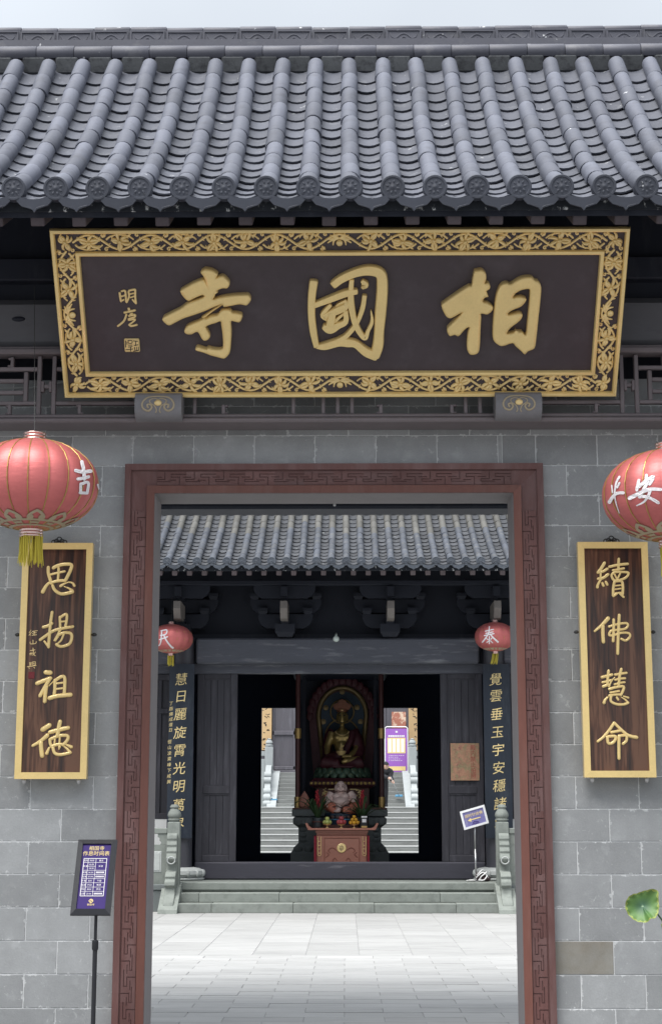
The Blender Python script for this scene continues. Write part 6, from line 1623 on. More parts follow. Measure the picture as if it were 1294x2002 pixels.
cr_ = [(-14, 1388), (-18, 1381), (-15, 1377), (-9, 1375), (-7, 1371), (-3, 1369), (0, 1367), (3, 1369), (7, 1371), (9, 1375), (15, 1377), (18, 1381), (14, 1388)]
mb.prism([(bxx(669+a), by(v)) for a, v in cr_], lambda a, b, d_: (a, d_, b), YB_-.10, YB_-.04)
mb.prism([(bxx(669+a*.8), by(1380+(v-1380)*.7)) for a, v in cr_], lambda a, b, d_: (a, d_, b), YB_-.115, YB_+.1)
obj('crown', mb, M['crown'], bud)
mb = MB(); mb.ell((bxx(669), YB_-.10, by(1389)), (.03, .02, .02), 10, 6); obj('crown_jewel', S(mb), M['gold'], bud)
mb = MB()
for sgn in (-1, 1): mb.ell((bxx(669+sgn*4), YB_-.105, by(1399)), (.028, .010, .010), 8, 5); mb.tube([(bxx(669+sgn*1.5), YB_-.112, by(1396)), (bxx(669+sgn*4), YB_-.112, by(1394)), (bxx(669+sgn*7), YB_-.10, by(1396))], .006, 5)
mb.tube([(bxx(666), YB_-.118, by(1413)), (bxx(669), YB_-.122, by(1414)), (bxx(672), YB_-.118, by(1413))], .008, 5)
obj('face_features', S(mb), M['iron'], bud)
mb = MB(); mb.lathe([(0, 0), (.05, 0), (.09, .05), (.10, .08), (.03, .09), (.045, .12), (.02, .15), (.012, .22), (0, .25)], 16, (bxx(667), YB_-.40, by(1478))); obj('alms_bowl', S(mb, 40), M['gold'], bud)
mb = MB(); mb.tube([(bxx(669+13*cos(a)), YB_-.155+.05*abs(cos(a)), by(1430+8*sin(a))) for a in [pi*k/10 for k in range(11)]], .011, 6); obj('necklace', S(mb), M['gold'], bud)
# halo: maroon flame border, gilt arch band, blue ground, head ring
Yh = 31.55; hxx = lambda u: xu(u, Yh); hz_ = lambda v: zv(v, Yh)
def arch(w, v_top, v_mid, v_bot, wb):
    pts = [(-wb, v_bot), (-w, v_mid)]+[(-w*cos(a), v_mid-(v_mid-v_top)*sin(a)) for a in [pi*k/16 for k in range(1, 16)]]+[(w, v_mid), (wb, v_bot)]
    return [(hxx(669.5+a), hz_(v)) for a, v in pts]
mb = MB(); P1 = arch(66, 1330, 1400, 1528, 56); mb.prism(P1, lambda a, b, d_: (a, d_, b), Yh, Yh+.05)
for (a, b) in P1[1:-1]:
    mb.ell((a*.97+bxx(669)*.03, Yh, b), (.07, .03, .09), 8, 5)
obj('halo_flame', mb, M['robe_red'], bud)
mb = MB(); mb.prism(arch(43, 1352, 1400, 1490, 37), lambda a, b, d_: (a, d_, b), Yh-.03, Yh-.005); obj('halo_ground', mb, M['glaze_blue'], bud)
A_ = arch(47, 1345, 1400, 1485, 38); mb = MB(); mb.tube([(a, Yh-.05, b) for a, b in A_], .048, 8); obj('halo_band', S(mb), M['halo_gilt'], bud)
mb = MB(); mb.tube([(hxx(669+23*sin(t)), Yh-.08, hz_(1392-23*cos(t))) for t in [2*pi*k/24 for k in range(25)]], .018, 6)
mb.tube([(hxx(669+33*sin(t)), Yh-.08, hz_(1440-34*cos(t))) for t in [-1.7+3.4*k/20 for k in range(21)]], .018, 6); obj('halo_ring', S(mb), M['halo_gilt'], bud)
for u, v in ((669, 1353), (637, 1384), (698, 1383), (632, 1411), (705, 1411)):
    mb = MB(); mb.lathe([(.055, 0), (.05, .02), (.02, .025), (.018, .04), (0, .042)], 12); mb.v = [(hxx(u)+x, Yh-.03-z, hz_(v)+y) for x, y, z in mb.v]; obj('halo_rosette', S(mb, 40), M['halo_gilt'], bud)

# ================================================================== LAUGHING BUDDHA
YLb = 29.72; ly = lambda v: zv(v, YLb); lxx = lambda u: xu(u, YLb); lm = (lxx(700)-lxx(600))/100
stand = thing('statue_stand', 'low dark wooden stand behind the altar table', 'stand', (lxx(667), YLb, PZ))
mb = MB(); mb.box(lxx(632), lxx(703), YLb-.28, YLb+.30, ly(1618), ly(1612), .01); obj('top', mb, M['altar_dark'], stand)
for a in (636, 699):
    for yy in (-.24, .24): mb = MB(); mb.box(lxx(a)-.03, lxx(a)+.03, YLb+yy-.03, YLb+yy+.03, PZ, ly(1618)); obj('leg', mb, M['altar_dark'], stand)
lb = thing('laughing_buddha', 'pale laughing Buddha statue with bare belly on a painted lotus base', 'statue', (lxx(666), YLb, ly(1612)))
mb = MB(); mb.lathe([(.27, ly(1612)), (.29, ly(1606)), (.25, ly(1602)), (.27, ly(1599)), (.31, ly(1594)), (.30, ly(1590)), (0, ly(1590))], 32, (lxx(666), YLb, 0), sy=.8); obj('lotus_base', S(mb, 40), M['glaze_blue'], lb)
pb_ = MB(); pb_.ell((0, 0, 0), (.052, .025, .05), 10, 6); pbm = pb_.mesh('petal', True); pbm.materials.append(M['petal_paint'])
for i in range(16):
    t = 2*pi*(i+.5)/16; obj('petal', pbm, None, lb, (lxx(666)+.28*sin(t), YLb-.225*cos(t), ly(1596)), rot=(-.3, 0, t))
mb = MB(); mb.tube([(lxx(666)+.28*sin(2*pi*k/24), YLb-.225*cos(2*pi*k/24), ly(1602)) for k in range(25)], .012, 5); obj('blue_beads', S(mb), M['blue_plastic'], lb)
def EL(mb, u, v, dy, ru, rv, ry): mb.ell((lxx(u), YLb+dy, ly(v)), (ru*lm, ry, rv*lm), 18, 12)
mb = MB()
EL(mb, 666, 1538, -.02, 9.6, 11, .105); EL(mb, 666, 1543, -.05, 9.4, 7, .09); EL(mb, 666, 1549, 0, 7, 6, .08)
EL(mb, 666, 1560, .02, 20, 12, .15); EL(mb, 658, 1557, -.08, 9, 6, .07); EL(mb, 674, 1557, -.08, 9, 6, .07); EL(mb, 666, 1568, -.08, 17.5, 11, .17)
for sgn in (-1, 1): EL(mb, 666+sgn*10, 1541, .0, 2.2, 7, .03)
mb.tube([(lxx(649), YLb+.02, ly(1552)), (lxx(643), YLb-.02, ly(1562)), (lxx(642), YLb-.12, ly(1570))], [.085, .08, .06], 10)
mb.tube([(lxx(683), YLb+.02, ly(1552)), (lxx(690), YLb-.02, ly(1560)), (lxx(691), YLb-.12, ly(1565))], [.085, .08, .055], 10)
mb.tube([(lxx(691), YLb-.12, ly(1563)), (lxx(691), YLb-.18, ly(1564))], [.055, .05], 8); mb.tube([(lxx(643), YLb-.12, ly(1570)), (lxx(641), YLb-.18, ly(1573))], [.05, .045], 8)
EL(mb, 662, 1580, -.2, 6, 6, .06); EL(mb, 659, 1586, -.24, 7, 3, .06)
me = remeshed(mb, .010, 'body', 2); me.materials.clear(); obj('body', me, M['skin_clay'], lb)
mb = MB()
mb.tube([(lxx(690), YLb+.05, ly(1572)), (lxx(694), YLb-.08, ly(1580)), (lxx(684), YLb-.2, ly(1583)), (lxx(670), YLb-.24, ly(1584))], [.10, .11, .085, .05], 12)
mb.tube([(lxx(640), YLb+.08, ly(1566)), (lxx(640), YLb-.02, ly(1574)), (lxx(648), YLb-.18, ly(1578)), (lxx(655), YLb-.2, ly(1588))], [.09, .10, .09, .05], 12)
mb.ell((lxx(666), YLb+.1, ly(1580)), (.31, .2, .10), 20, 10); mb.tube([(lxx(646), YLb+.08, ly(1552)), (lxx(640), YLb+.06, ly(1562)), (lxx(638), YLb+.05, ly(1574))], [.07, .09, .09], 10)
me = remeshed(mb, .012, 'robe', 2); me.materials.clear(); obj('robe', me, M['robe_clay'], lb)
mb = MB()
for sgn in (-1, 1):
    mb.tube([(lxx(666+sgn*1.8), YLb-.128, ly(1539)), (lxx(666+sgn*4), YLb-.132, ly(1538)), (lxx(666+sgn*6.2), YLb-.112, ly(1539.3))], .0055, 5)
    mb.tube([(lxx(666+sgn*1.8), YLb-.126, ly(1535.6)), (lxx(666+sgn*4), YLb-.125, ly(1534.4)), (lxx(666+sgn*6.4), YLb-.10, ly(1535.6))], .004, 5)
mb.tube([(lxx(661.5), YLb-.13, ly(1546)), (lxx(664), YLb-.142, ly(1547.8)), (lxx(666), YLb-.145, ly(1548.2)), (lxx(668), YLb-.142, ly(1547.8)), (lxx(670.5), YLb-.13, ly(1546))], .0055, 5)
obj('face_features', S(mb), M['altar_dark'], lb)
mb = MB(); mb.ell((lxx(666), YLb-.132, ly(1542.5)), (.022, .022, .024), 10, 6); obj('nose', S(mb), M['skin_clay'], lb)
mb = MB()
mb.tube([(lxx(666)+.21*sin(t), YLb-.20*cos(t)-.02, ly(1577)-.03*cos(t)) for t in [-1.3+2.6*k/16 for k in range(17)]], .012, 6)
for P_ in ([(650, 1578, -.24), (660, 1576, -.28), (668, 1580, -.26)], [(672, 1574, -.2), (682, 1576, -.25), (694, 1578, -.18)], [(668, 1590, -.26), (678, 1588, -.27), (690, 1590, -.22)]):
    mb.tube([(lxx(u), YLb+dy, ly(v)) for u, v, dy in P_], .009, 5)
obj('robe_hem', S(mb), M['iron'], lb)
mb = MB(); mb.tube([(lxx(666), YLb-.245, ly(1569)), (lxx(666), YLb-.25, ly(1569.6))], .008, 6)
mb.tube([(lxx(641), YLb-.2, ly(1566)), (lxx(637), YLb-.22, ly(1572)), (lxx(640), YLb-.24, ly(1578)), (lxx(644), YLb-.2, ly(1572)), (lxx(641), YLb-.2, ly(1566))], .011, 6); obj('prayer_beads', S(mb), M['skin_clay'], lb)

# ================================================================== ALTAR TABLE AND OFFERINGS
YA = 28.9; ay = lambda v: zv(v, YA); axx = lambda u: xu(u, YA)
alt = thing('altar_table', 'carved red wooden altar table with upturned ends and a round gold emblem', 'table', (axx(667.5), YA+.3, PZ))
x0, x1 = axx(603), axx(733); zt = ay(1619)
mb = MB(); mb.box(x0, x1, YA-.06, YA+.62, ay(1623), zt, .006); obj('tabletop', mb, M['altar'], alt)
for sg_, xe in ((-1, x0), (1, x1)):
    mb = MB(); poly = [(0, -.035), (0, .0), (sg_*-.06, .0), (sg_*-.01, .035), (sg_*.02, .09), (sg_*.055, .085), (sg_*.03, .02)]
    mb.prism([(xe+a, zt+b) for a, b in poly], lambda a, b, d_: (a, d_, b), YA-.05, YA+.61); obj('upturned_end', mb, M['altar'], alt)
mb = MB(); mb.box(axx(617), axx(719), YA-.02, YA+.56, ay(1628), ay(1623)-.001, .004); mb.box(axx(619), axx(717.5), YA-.002, YA+.54, ay(1631), ay(1628)-.001, .004); obj('waist_moulding', mb, M['altar'], alt)
fx0, fx1 = axx(619.5), axx(716.5); fz1 = ay(1631)
mb = MB(); mb.box(fx0, fx1, YA+.01, YA+.52, PZ, fz1-.001); obj('front_panel', mb, M['altar'], alt)
mb = MB(); r2 = .012
def fr2(a0, a1, b0, b1, w=.012, dp=.012):
    for (p, q, r_, s_) in ((a0, a1, b0, b0+w), (a0, a1, b1-w, b1), (a0, a0+w, b0+w, b1-w), (a1-w, a1, b0+w, b1-w)): mb.box(p, q, YA+.01-dp, YA+.0095, r_, s_, .003)
H = fz1-PZ; Wf = fx1-fx0
fr2(fx0+.005, fx1-.005, PZ+.03, fz1-.01); fr2(fx0+.13, fx1-.13, PZ+.08, fz1-.06, .012, .010)
fn = lambda a, b, d_: (axx(667.5)+a, YA+.0095-d_, PZ+H*.5+b)
for sx_ in (-1, 1):
    for P_ in ([(.10, -.16, .02), (.16, -.10, .024), (.12, -.04, .02), (.08, -.09, .014)], [(.05, -.2, .018), (.14, -.19, .02), (.22, -.13, .018), (.26, -.18, .012)], [(.10, .10, .018), (.17, .14, .022), (.24, .09, .018), (.2, .05, .012)], [(.28, -.03, .014), (.23, .02, .02), (.27, .06, .014)]):
        stroke(mb, [(sx_*a, b, w) for a, b, w in P_], fn, h=.5, sub=3, nseg=4)
for k in range(5): stroke(mb, [((k-2)*.03, -.22, .016), ((k-2)*.05, -.15-.02*(k % 2), .03)], fn, h=.4, sub=2, nseg=4)
stroke(mb, [(-.08, .16, .02), (0, .17, .03), (.08, .16, .02)], fn, h=.4, sub=2, nseg=4)
obj('carved_relief', S(mb, 40), M['altar_relief'], alt)
gxx, gz = axx(667.5), ay(1658); mb = MB(); mb.lathe([(.082, 0), (.082, .010), (.072, .016), (.066, .010), (0, .010)], 32); mb.v = [(gxx+x, YA+.008-z, gz+y) for x, y, z in mb.v]; em = obj('gold_emblem', S(mb, 40), M['gold'], alt)
mb = MB()
for P_ in (st(.008,-.04,.0,.04,.0), st(.008,0,-.05,0,.05), st(.007,-.03,.03,.03,.03), st(.007,-.03,-.03,.03,-.03), st(.006,-.03,-.03,-.03,.03), st(.006,.03,-.03,.03,.03), st(.006,-.015,-.045,-.015,-.01)):
    stroke(mb, P_, lambda a, b, d_: (gxx+a, YA-.0035, gz+b), flat=True, sub=2, nseg=2)
obj('emblem_marks', mb, M['altar_dark'], em)
for u in (624.5, 711.5):
    mb = MB(); a = axx(u)
    for P_ in ([(a-.03, ay(1636), .01), (a-.03, ay(1670), .01), (a-.018, ay(1673), .01), (a+.018, ay(1673), .01), (a+.03, ay(1670), .01), (a+.03, ay(1636), .01)],):
        stroke(mb, P_, lambda x, y, d_: (x, YA-.004-d_, y), h=.4, sub=1, nseg=3)
    for v in (1645, 1653, 1660, 1668): mb.ell((a, YA-.002, ay(v)), (.010, .008, .012), 8, 5)
    obj('gilt_strip', S(mb, 40), M['gold'], alt)
for u in (616.3, 719.2):
    mb = MB(); mb.box(axx(u)-.02, axx(u)+.02, YA+.03, YA+.5, PZ, ay(1634)); obj('red_curtain', mb, M['red_cloth'], alt)
def fruit_pile(u, kinds, lab, cat, nm, col, r):
    wh = ('lower left', 'lower right', 'lower front', 'lower back', 'topmost') if len(kinds) == 5 else ('lower left', 'lower middle', 'lower right', 'second layer left', 'second layer right', 'topmost')
    x = axx(u); y = YA+.12
    d_ = thing('fruit_dish', 'small gold footed dish under the %s on the altar' % lab, 'dish', (x, y, zt)); mb = MB()
    mb.lathe([(.035, 0), (.03, .006), (.008, .015), (.008, .045), (.06, .055), (.075, .065), (0, .062)], 20, (x, y, zt)); obj('bowl', S(mb, 40), M['gold'], d_)
    for i, (dx, dy, dz) in enumerate(kinds):
        mb = MB(); mb.lathe([(0, -r*.86), (r*.5, -r*.84), (r*.9, -r*.45), (r, .05*r), (r*.85, r*.55), (r*.45, r*.84), (r*.12, r*.78), (0, r*.68)], 14)
        lv = '%s %s in the pile on the altar' % (wh[i], nm)
        f = thing(nm.split()[-1], lv, cat, (x+dx*r, y+dy*r, zt+.068+r*.86+dz*r), group=nm+' pile')
        local('flesh', S(mb), M[col], f); mb = MB(); mb.tube([(0, 0, r*.68), (r*.08, 0, r*.95)], .003, 5); local('stalk', mb, M['altar_dark'], f)
k4 = [(-1, .3, 0), (1, .3, 0), (0, -.9, 0), (0, 1.3, 0), (0, .1, 1.45)]
fruit_pile(639.5, k4, 'green apples', 'apple', 'green apple', 'apple_green', .042)
fruit_pile(667, k4, 'red apples', 'apple', 'red apple', 'apple_red', .045)
fruit_pile(692, [(-1.9, 0, 0), (0, -.4, 0), (1.9, 0, 0), (-.95, .2, 1.55), (.95, .2, 1.55), (0, .3, 3.0)], 'oranges', 'orange', 'yellow orange', 'orange', .034)
# payment card stand (its code left out)
x = axx(711.5); cs = thing('card_stand', 'small white card in a dark clear stand on the right of the altar', 'card stand', (x, YA+.1, zt))
mb = MB(); mb.box(x-.052, x+.052, YA+.08, YA+.14, zt, zt+.04, .004); obj('foot', mb, M['brass'], cs)
mb = MB(); mb.box(x-.055, x+.055, YA+.10, YA+.112, zt+.04, ay(1595), .002); obj('plate', mb, M['black'], cs)
mb = MB(); mb.box(x-.036, x+.036, YA+.095, YA+.0995, zt+.10, ay(1601)); mb.box(x-.05, x+.05, YA+.096, YA+.0995, ay(1598.5), ay(1595.5)); obj('card', mb, M['white_paint'], cs)
# two bromeliads
def bromeliad(u, lab, seed):
    rng = random.Random(seed); x = axx(u); y = YA+.32
    pl = thing('bromeliad', lab, 'potted plant', (x, y, zt))
    mb = MB(); mb.lathe([(.075, 0), (.09, .01), (.10, .10), (.102, .18), (.095, .18), (.085, .15), (0, .15)], 20, (x, y, zt)); obj('pot', S(mb, 40), M['pot'], pl)
    mb = MB(); mb.tube([(x+.101*sin(2*pi*k/20), y-.101*cos(2*pi*k/20), zt+.11) for k in range(21)], .012, 5); obj('pot_band', S(mb), M['altar_dark'], pl)
    for i in range(17):
        t = 2*pi*i/17+rng.uniform(-.2, .2); l = rng.uniform(.30, .50); up = rng.uniform(.16, .42); w = rng.uniform(.020, .028)
        mb = MB(); P_ = [(0, .14), (l*.35, .14+up*.7), (l*.7, .14+up), (l, .14+up*.72)]; P_ = catmull(P_, 4); vs = []
        for j, (r_, z) in enumerate(P_):
            f = j/(len(P_)-1); ww = w*(1-f**2.5)+.001; c_ = (x+sin(t)*r_, y-cos(t)*r_, zt+z)
            vs += [(c_[0]+cos(t)*ww, c_[1]+sin(t)*ww, c_[2]+.006), c_, (c_[0]-cos(t)*ww, c_[1]-sin(t)*ww, c_[2]+.006)]
        mb.add(vs, [(3*j+k, 3*j+k+1, 3*j+k+4, 3*j+k+3) for j in range(len(P_)-1) for k in (0, 1)]); obj('leaf', S(mb), M['leaf'], pl)
    mb = MB(); sx_ = rng.uniform(-.02, .02)
    for i in range(14):
        f = i/13; t = i*2.4; r_ = .05*(1-f*.7); z = zt+.40+f*.26
        mb.ell((x+sx_+r_*cos(t), y+r_*sin(t), z), (.016, .016, .045*(1-f*.4)), 7, 5)
    mb.tube([(x, y, zt+.14), (x+sx_, y, zt+.64)], [.014, .010], 6); obj('red_bract', S(mb), M['red_flower'], pl)
bromeliad(621, 'bromeliad with red spike and arching leaves on the left of the altar', 3)
bromeliad(709, 'bromeliad with red spike behind the white card on the altar', 8)
x = xu(595.5, 30.22); mb = MB(); mb.lathe([(.05, 0), (.09, .02), (.10, .09), (.085, .18), (.045, .25), (0, .31)], 16, (x, 30.24, zv(1579, 30.22)), sy=.35)
obj('wooden_ornament', S(mb, 40), M['altar'], None, label='brown lotus bud shaped wooden ornament on the left end of the pedestal', cat='ornament')

# ================================================================== REAR COURT, STAIRS AND THIRD BUILDING
rst = thing('rear_stairs', 'long pale stone stairs with bright step edges behind the hall', 'stairs', (HX, 46, 0))
mb = MB(); mb.box(-14, 14, 36.02, 70, -.01, .40); obj('rear_court', mb, M['stone_pale'], None, kind='structure')
cxr = xu(664, 45)
for i in range(9):
    Y = 43.5+.32*i; z1 = .56+.15*i
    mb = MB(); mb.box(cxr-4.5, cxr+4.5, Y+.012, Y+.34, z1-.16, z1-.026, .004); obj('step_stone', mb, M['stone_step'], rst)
    mb = MB(); mb.box(cxr-4.5, cxr+4.5, Y, Y+.34 if i < 8 else Y+.5, z1-.0255, z1, .004); obj('skylit_tread_slab', mb, M['skylit_tread'], rst)  # sky light on the tread put into its paler colour
mb = MB(); mb.box(cxr-9, cxr+9, 46.6, 50.3, .4, 1.755); obj('landing', mb, M['stone_pale'], rst)
for i in range(9):
    Y = 50+.32*i; z1 = 1.76+.127*(i+1)
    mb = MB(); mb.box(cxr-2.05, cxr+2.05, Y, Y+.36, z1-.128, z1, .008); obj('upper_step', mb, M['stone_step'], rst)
Y3 = 53.4; z3 = 1.76+.127*9
bld = thing('rear_building', 'dark timber building with gold couplet boards at the top of the rear stairs', 'building', (cxr, Y3, 0))
mb = MB(); mb.box(cxr-7, cxr+7, 52.9, 60, .4, z3-.001); obj('terrace', mb, M['stone_pale'], bld)
mb = MB(); mb.box(cxr-7, cxr+7, Y3, Y3+.3, z3, 8); obj('wall', mb, M['rear_wood'], bld)
X3 = lambda u: xu(u, Y3); Z3 = lambda v: zv(v, Y3)
for u0, u1 in ((533, 577), (752, 800)):
    for nm, a, b, c, e in (('panel_rail', u0, u1, 1429, 1437), ('panel_rail', u0, u1, 1498, 1505), ('panel_stile', u1-4, u1, 1330, 1514), ('panel_stile', u0, u0+3, 1330, 1514)):
        mb = MB(); mb.box(X3(a), X3(b), Y3-.05, Y3-.001, Z3(e), Z3(c), .01); obj(nm, mb, M['rear_wood'], bld)
mb = MB(); mb.box(X3(533), X3(580), Y3-.06, Y3, z3, Z3(1506), .01); obj('threshold', mb, M['rear_wood'], bld)
def rear_couplet(u0, u1, v1, lab, uc, seed):
    r_ = thing('gold_couplet', lab, 'couplet board', (X3((u0+u1)/2), Y3-.1, Z3(v1)))
    mb = MB(); mb.box(X3(u0), X3(u1), Y3-.12, Y3-.06, Z3(v1), Z3(1330), .01); obj('board', mb, M['banner_gold'], r_)
    rng = random.Random(seed)
    for i in range(8):
        v = v1-8-i*14.5; mb = MB()
        for k in range(5):
            a, b = X3(uc)+rng.uniform(-.09, .09), Z3(v)+rng.uniform(-.08, .08)
            stroke(mb, [(a, b, .025), (a+rng.uniform(-.09, .09), b+rng.uniform(-.06, .06), .02)], lambda x_, y_, d_: (x_, Y3-.123, y_), flat=True, sub=1, nseg=2)
        obj('character', mb, M['black'], r_)
rear_couplet(512, 531, 1467, 'gold couplet board with dark characters left of the rear door', 520, 1)
rear_couplet(799, 817, 1467, 'gold couplet board with dark characters right of the rear door', 812, 2)
def rear_bal(sg_, ux, lab):
    Yq = 50.1; x = xu(ux, Yq); q = lambda v: zv(v, Yq)
    r_ = thing('rear_balustrade', lab, 'balustrade', (x, Yq, 1.75), group='pale balustrades on the rear stairs')
    # upper post
    Yu = 52.6; xt = xu(ux+sg_*-4.0, Yu); zt_ = lambda v: zv(v, Yu)
    mb = MB(); mb.box(xt-.13, xt+.13, Yu-.12, Yu+.12, z3-.3, zt_(1460), .015); mb.lathe([(.10, 0), (.13, .03), (.13, .06), (.09, .08), (.12, .13), (.10, .19), (.07, .22), (.08, .25), (0, .28)], 16, (xt, Yu, zt_(1460))); obj('post', S(mb, 40), M['stone_white'], r_)
    # sloping rail with scrolls and its drum stone at the foot
    pts = [(Yu-.1, zt_(1476)), (Yu-.1, zt_(1496)), (Yu-.5, zt_(1500)), (51.6, zv(1508, 51.6)), (51.2, zv(1514, 51.2)), (51.2, zv(1522, 51.2)), (50.9, zv(1526, 50.9)), (50.8, zv(1535, 50.8)), (50.5, zv(1545, 50.5)), (50.4, zv(1552, 50.4)), (50.15, zv(1557, 50.15)), (50.1, zv(1566, 50.1)), (49.95, zv(1570, 49.95)), (49.9, zv(1577, 49.9)), (Yu, zv(1577, 49.9)), (Yu, zt_(1476))]
    mb = MB(); mb.prism(pts, lambda a, b, d_: (x+d_+(a-Yq)/(Yu-Yq)*(xt-x), a, b), -.09, .09); o = obj('scroll_rail', S(mb, 35), M['stone_white'], r_)
    for (yy, v, rr_) in ((51.2, 1516, .15), (50.9, 1526, .14), (50.5, 1548, .14), (50.2, 1560, .14), (49.98, 1572, .12)):
        mb = MB(); xx = x+(yy-Yq)/(Yu-Yq)*(xt-x); mb.tube([(xx-.11, yy, zv(v, yy)), (xx+.11, yy, zv(v, yy))], rr_*.75, 12); obj('scroll', S(mb, 40), M['stone_white'], r_)
    mb = MB(); xa, xb = sorted((x-sg_*.02, x-sg_*.30)); mb.prism([(49.7, 1.76), (49.75, 1.82), (52.7, z3+.05), (52.7, 1.76)], lambda a, b, d_: (d_, a, b), xa, xb); obj('sloping_curb', mb, M['stone_white'], r_)
    xa, xb = sorted((xt+sg_*.13, xt+sg_*2.5)); mb = MB(); mb.box(xa, xb, Yu-.07, Yu+.07, zt_(1478), zt_(1469), .01); mb.box(xa, xb, Yu-.06, Yu+.06, z3-.25, zt_(1484), .01); mb.box(xa, xb, Yu-.5, Yu+.3, 1.76, z3-.2, .01); obj('side_panel', mb, M['stone_white'], r_)
rear_bal(-1, 522, 'pale carved stone balustrade on the left of the rear stairs')
rear_bal(1, 810, 'pale carved stone balustrade on the right of the rear stairs')
# purple board
Yq = 52.95; a0, a1 = xu(753, Yq), xu(797, Yq); q0, q1 = z3, zv(1421, Yq)
pbd = thing('purple_board', 'purple notice board with gold columns and white frame at the top of the rear stairs', 'notice board', ((a0+a1)/2, Yq, z3))
mb = MB(); mb.tube([(a0, Yq, q0), (a0, Yq, q1-.05), (a0+.05, Yq, q1), (a1-.05, Yq, q1), (a1, Yq, q1-.05), (a1, Yq, q0)], .018, 8); obj('frame', S(mb, 40), M['white_paint'], pbd)
mb = MB(); mb.box(a0+.02, a1-.02, Yq-.01, Yq+.01, q0+.02, q1-.06); bd_ = obj('board', mb, M['purple_bright'], pbd)
Wb, Hb = a1-a0, q1-q0
def pbx(mb, fx0_, fx1_, fy0, fy1, dd=.013): mb.add([(a0+Wb*fx0_, Yq-dd, q1-Hb*fy1), (a0+Wb*fx1_, Yq-dd, q1-Hb*fy1), (a0+Wb*fx1_, Yq-dd, q1-Hb*fy0), (a0+Wb*fx0_, Yq-dd, q1-Hb*fy0)], [(0, 1, 2, 3)])
mb = MB(); pbx(mb, .10, .90, .24, .58); pbx(mb, .13, .90, .865, .955); obj('gold_block', mb, M['print_gold'], bd_)
for k in range(4):
    mb = MB(); pbx(mb, .14+.19*k, .27+.19*k, .265, .555, .0145); obj('white_column', mb, M['print_white'], bd_)
rng = random.Random(6)
def pr(nm, *q): mb = MB(); pbx(mb, *q); obj(nm, mb, M['print_white'], bd_)
for k in range(9): pr('heading_mark', .14+.082*k, .14+.082*k+.065, .185, .22)
pr('emblem_mark', .46, .56, .09, .13)
for y_, n_k in ((.625, 8), (.66, 5), (.70, 6), (.735, 7)):
    for k in range(n_k): x_ = .15+.088*k+rng.uniform(-.01, .01); pr('print_line', x_, x_+.06, y_, y_+.009)

# red notice behind it
e0, e1 = xu(766, Y3), xu(794, Y3); rn = thing('red_notice', 'faded red and white notice on the wall above the purple board', 'notice', ((e0+e1)/2, Y3-.02, Z3(1424)))
mb = MB(); mb.box(e0, e1, Y3-.03, Y3-.002, Z3(1424), Z3(1392), .004); obj('sheet', mb, M['red_sheet'], rn)
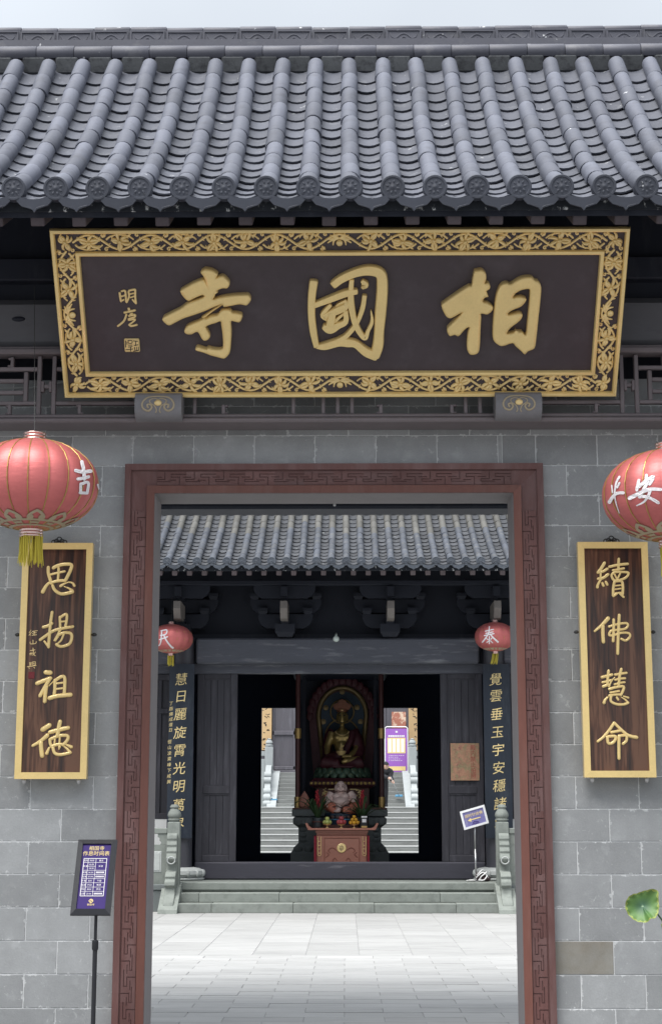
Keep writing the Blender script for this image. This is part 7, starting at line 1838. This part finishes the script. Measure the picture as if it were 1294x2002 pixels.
# person mopping
Yn = 48.9; n = lambda u, v, dy=0: at(u, v, Yn+dy)
per = thing('person', 'person in black clothes and black cap bending over a mop on the stairs', 'person', (xu(757, Yn), Yn, 1.757))
fz = 1.757
hip = Vector((xu(746.5, Yn), Yn, 2.60)); sh = Vector((xu(754, Yn), Yn-.12, zv(1508, Yn)))
kn = [Vector((hip.x-.09, Yn-.10, 2.2)), Vector((hip.x+.10, Yn+.05, 2.2))]; ft = [Vector((hip.x-.10, Yn+.02, fz+.07)), Vector((hip.x+.10, Yn+.12, fz+.07))]
hand = n(768, 1529, -.35); elb = n(763, 1519, -.2); hand2 = n(762, 1522, -.32); elb2 = n(751, 1518, -.2)
head = n(754.5, 1497.5, -.2)
def person_mb(g):
    mb = MB()
    if g == 'body':
        mb.ell(head, (.085, .10, .115), 16, 12); mb.ell(head+Vector((.03, -.07, -.03)), (.03, .03, .03), 8, 6); mb.tube([sh+Vector((0, 0, .02)), head], [.06, .055], 10)
        for e_ in (-1, 1): mb.ell(head+Vector((e_*.086, 0, -.01)), (.015, .025, .032), 8, 6)
        for hh, ee in ((hand, elb), (hand2, elb2)):
            mb.tube([ee, hh], [.035, .028], 8); mb.ell(hh, (.035, .03, .045), 10, 6)
            dv = (hh-ee).normalized()
            for k in range(4): mb.tube([hh+Vector((-.03+.02*k, -.01, 0)), hh+Vector((-.03+.02*k, -.025, 0))+dv*.05, hh+Vector((-.03+.02*k, -.01, 0))+dv*.07], [.012, .011, .009], 6)
            mb.tube([hh, hh+Vector((.03, .03, -.02)), hh+Vector((.02, .05, -.05))], [.014, .012, .01], 6)
    s_ = 1.0
    mb.tube([hip, (hip+sh)/2+Vector((0, .05, .05)), sh], [.16, .155, .15], 14); mb.ell(sh, (.20, .12, .10), 14, 8); mb.ell(hip, (.17, .15, .14), 14, 8)
    for k_, f_ in zip(kn, ft):
        o_ = (k_.x-hip.x); mb.tube([hip+Vector((o_*.8, 0, -.05)), k_, f_], [.095, .072, .05], 10)
        mb.tube([f_, f_+Vector((.02, -.14, -.03))], [.055, .04], 8)
    mb.tube([sh+Vector((.15, 0, 0)), elb, hand*.75+elb*.25 if g != 'body' else hand], [.07, .055, .042], 10); mb.tube([sh+Vector((-.15, 0, 0)), elb2, hand2*.75+elb2*.25 if g != 'body' else hand2], [.07, .055, .042], 10)
    return mb
me = remeshed(person_mb('body'), .016, 'body', 2); me.materials.clear(); obj('body', me, M['skin'], per)
cl = person_mb('clothes'); me = remeshed(cl, .018, 'clothing', 1); me.materials.clear()
co = obj('clothing', me, M['cloth_black'], per); dm_ = co.modifiers.new('loose', 'DISPLACE'); dm_.strength = .02; dm_.mid_level = 0
mb = MB(); mb.ell(head+Vector((-.01, .02, .04)), (.095, .11, .10), 14, 8); mb.ell(head+Vector((.03, -.09, .05)), (.07, .08, .015), 12, 6); obj('cap', S(mb), M['cloth_black'], per)
mop = thing('mop', 'long handled mop with blue head held by the person on the stairs', 'mop', tuple(n(780, 1556, .5)))
tip = at(779.5, 1555, 50.3); mb = MB(); top_ = hand+(hand-tip)*.35; mb.tube([top_, tip], .013, 8); obj('handle', S(mb), M['steel'], mop)
mb = MB(); mb.box(tip.x-.115, tip.x+.115, tip.y-.05, tip.y+.05, tip.z-.045, tip.z+.02, .012); obj('mop_head', mb, M['blue_plastic'], mop)
dp = at(536, 1563, 50.25); dpn = thing('dustpan', 'blue dustpan lying on the left of the rear stairs', 'dustpan', tuple(dp)); mb = MB(); mb.box(dp.x-.10, dp.x+.10, dp.y-.08, dp.y+.08, dp.z-.03, dp.z+.02, .008); obj('pan', mb, M['blue_plastic'], dpn)
mb = MB(); mb.tube([dp+Vector((-.05, 0, .02)), dp+Vector((-.09, -.02, .05))], .012, 6); obj('handle', mb, M['black'], dpn)
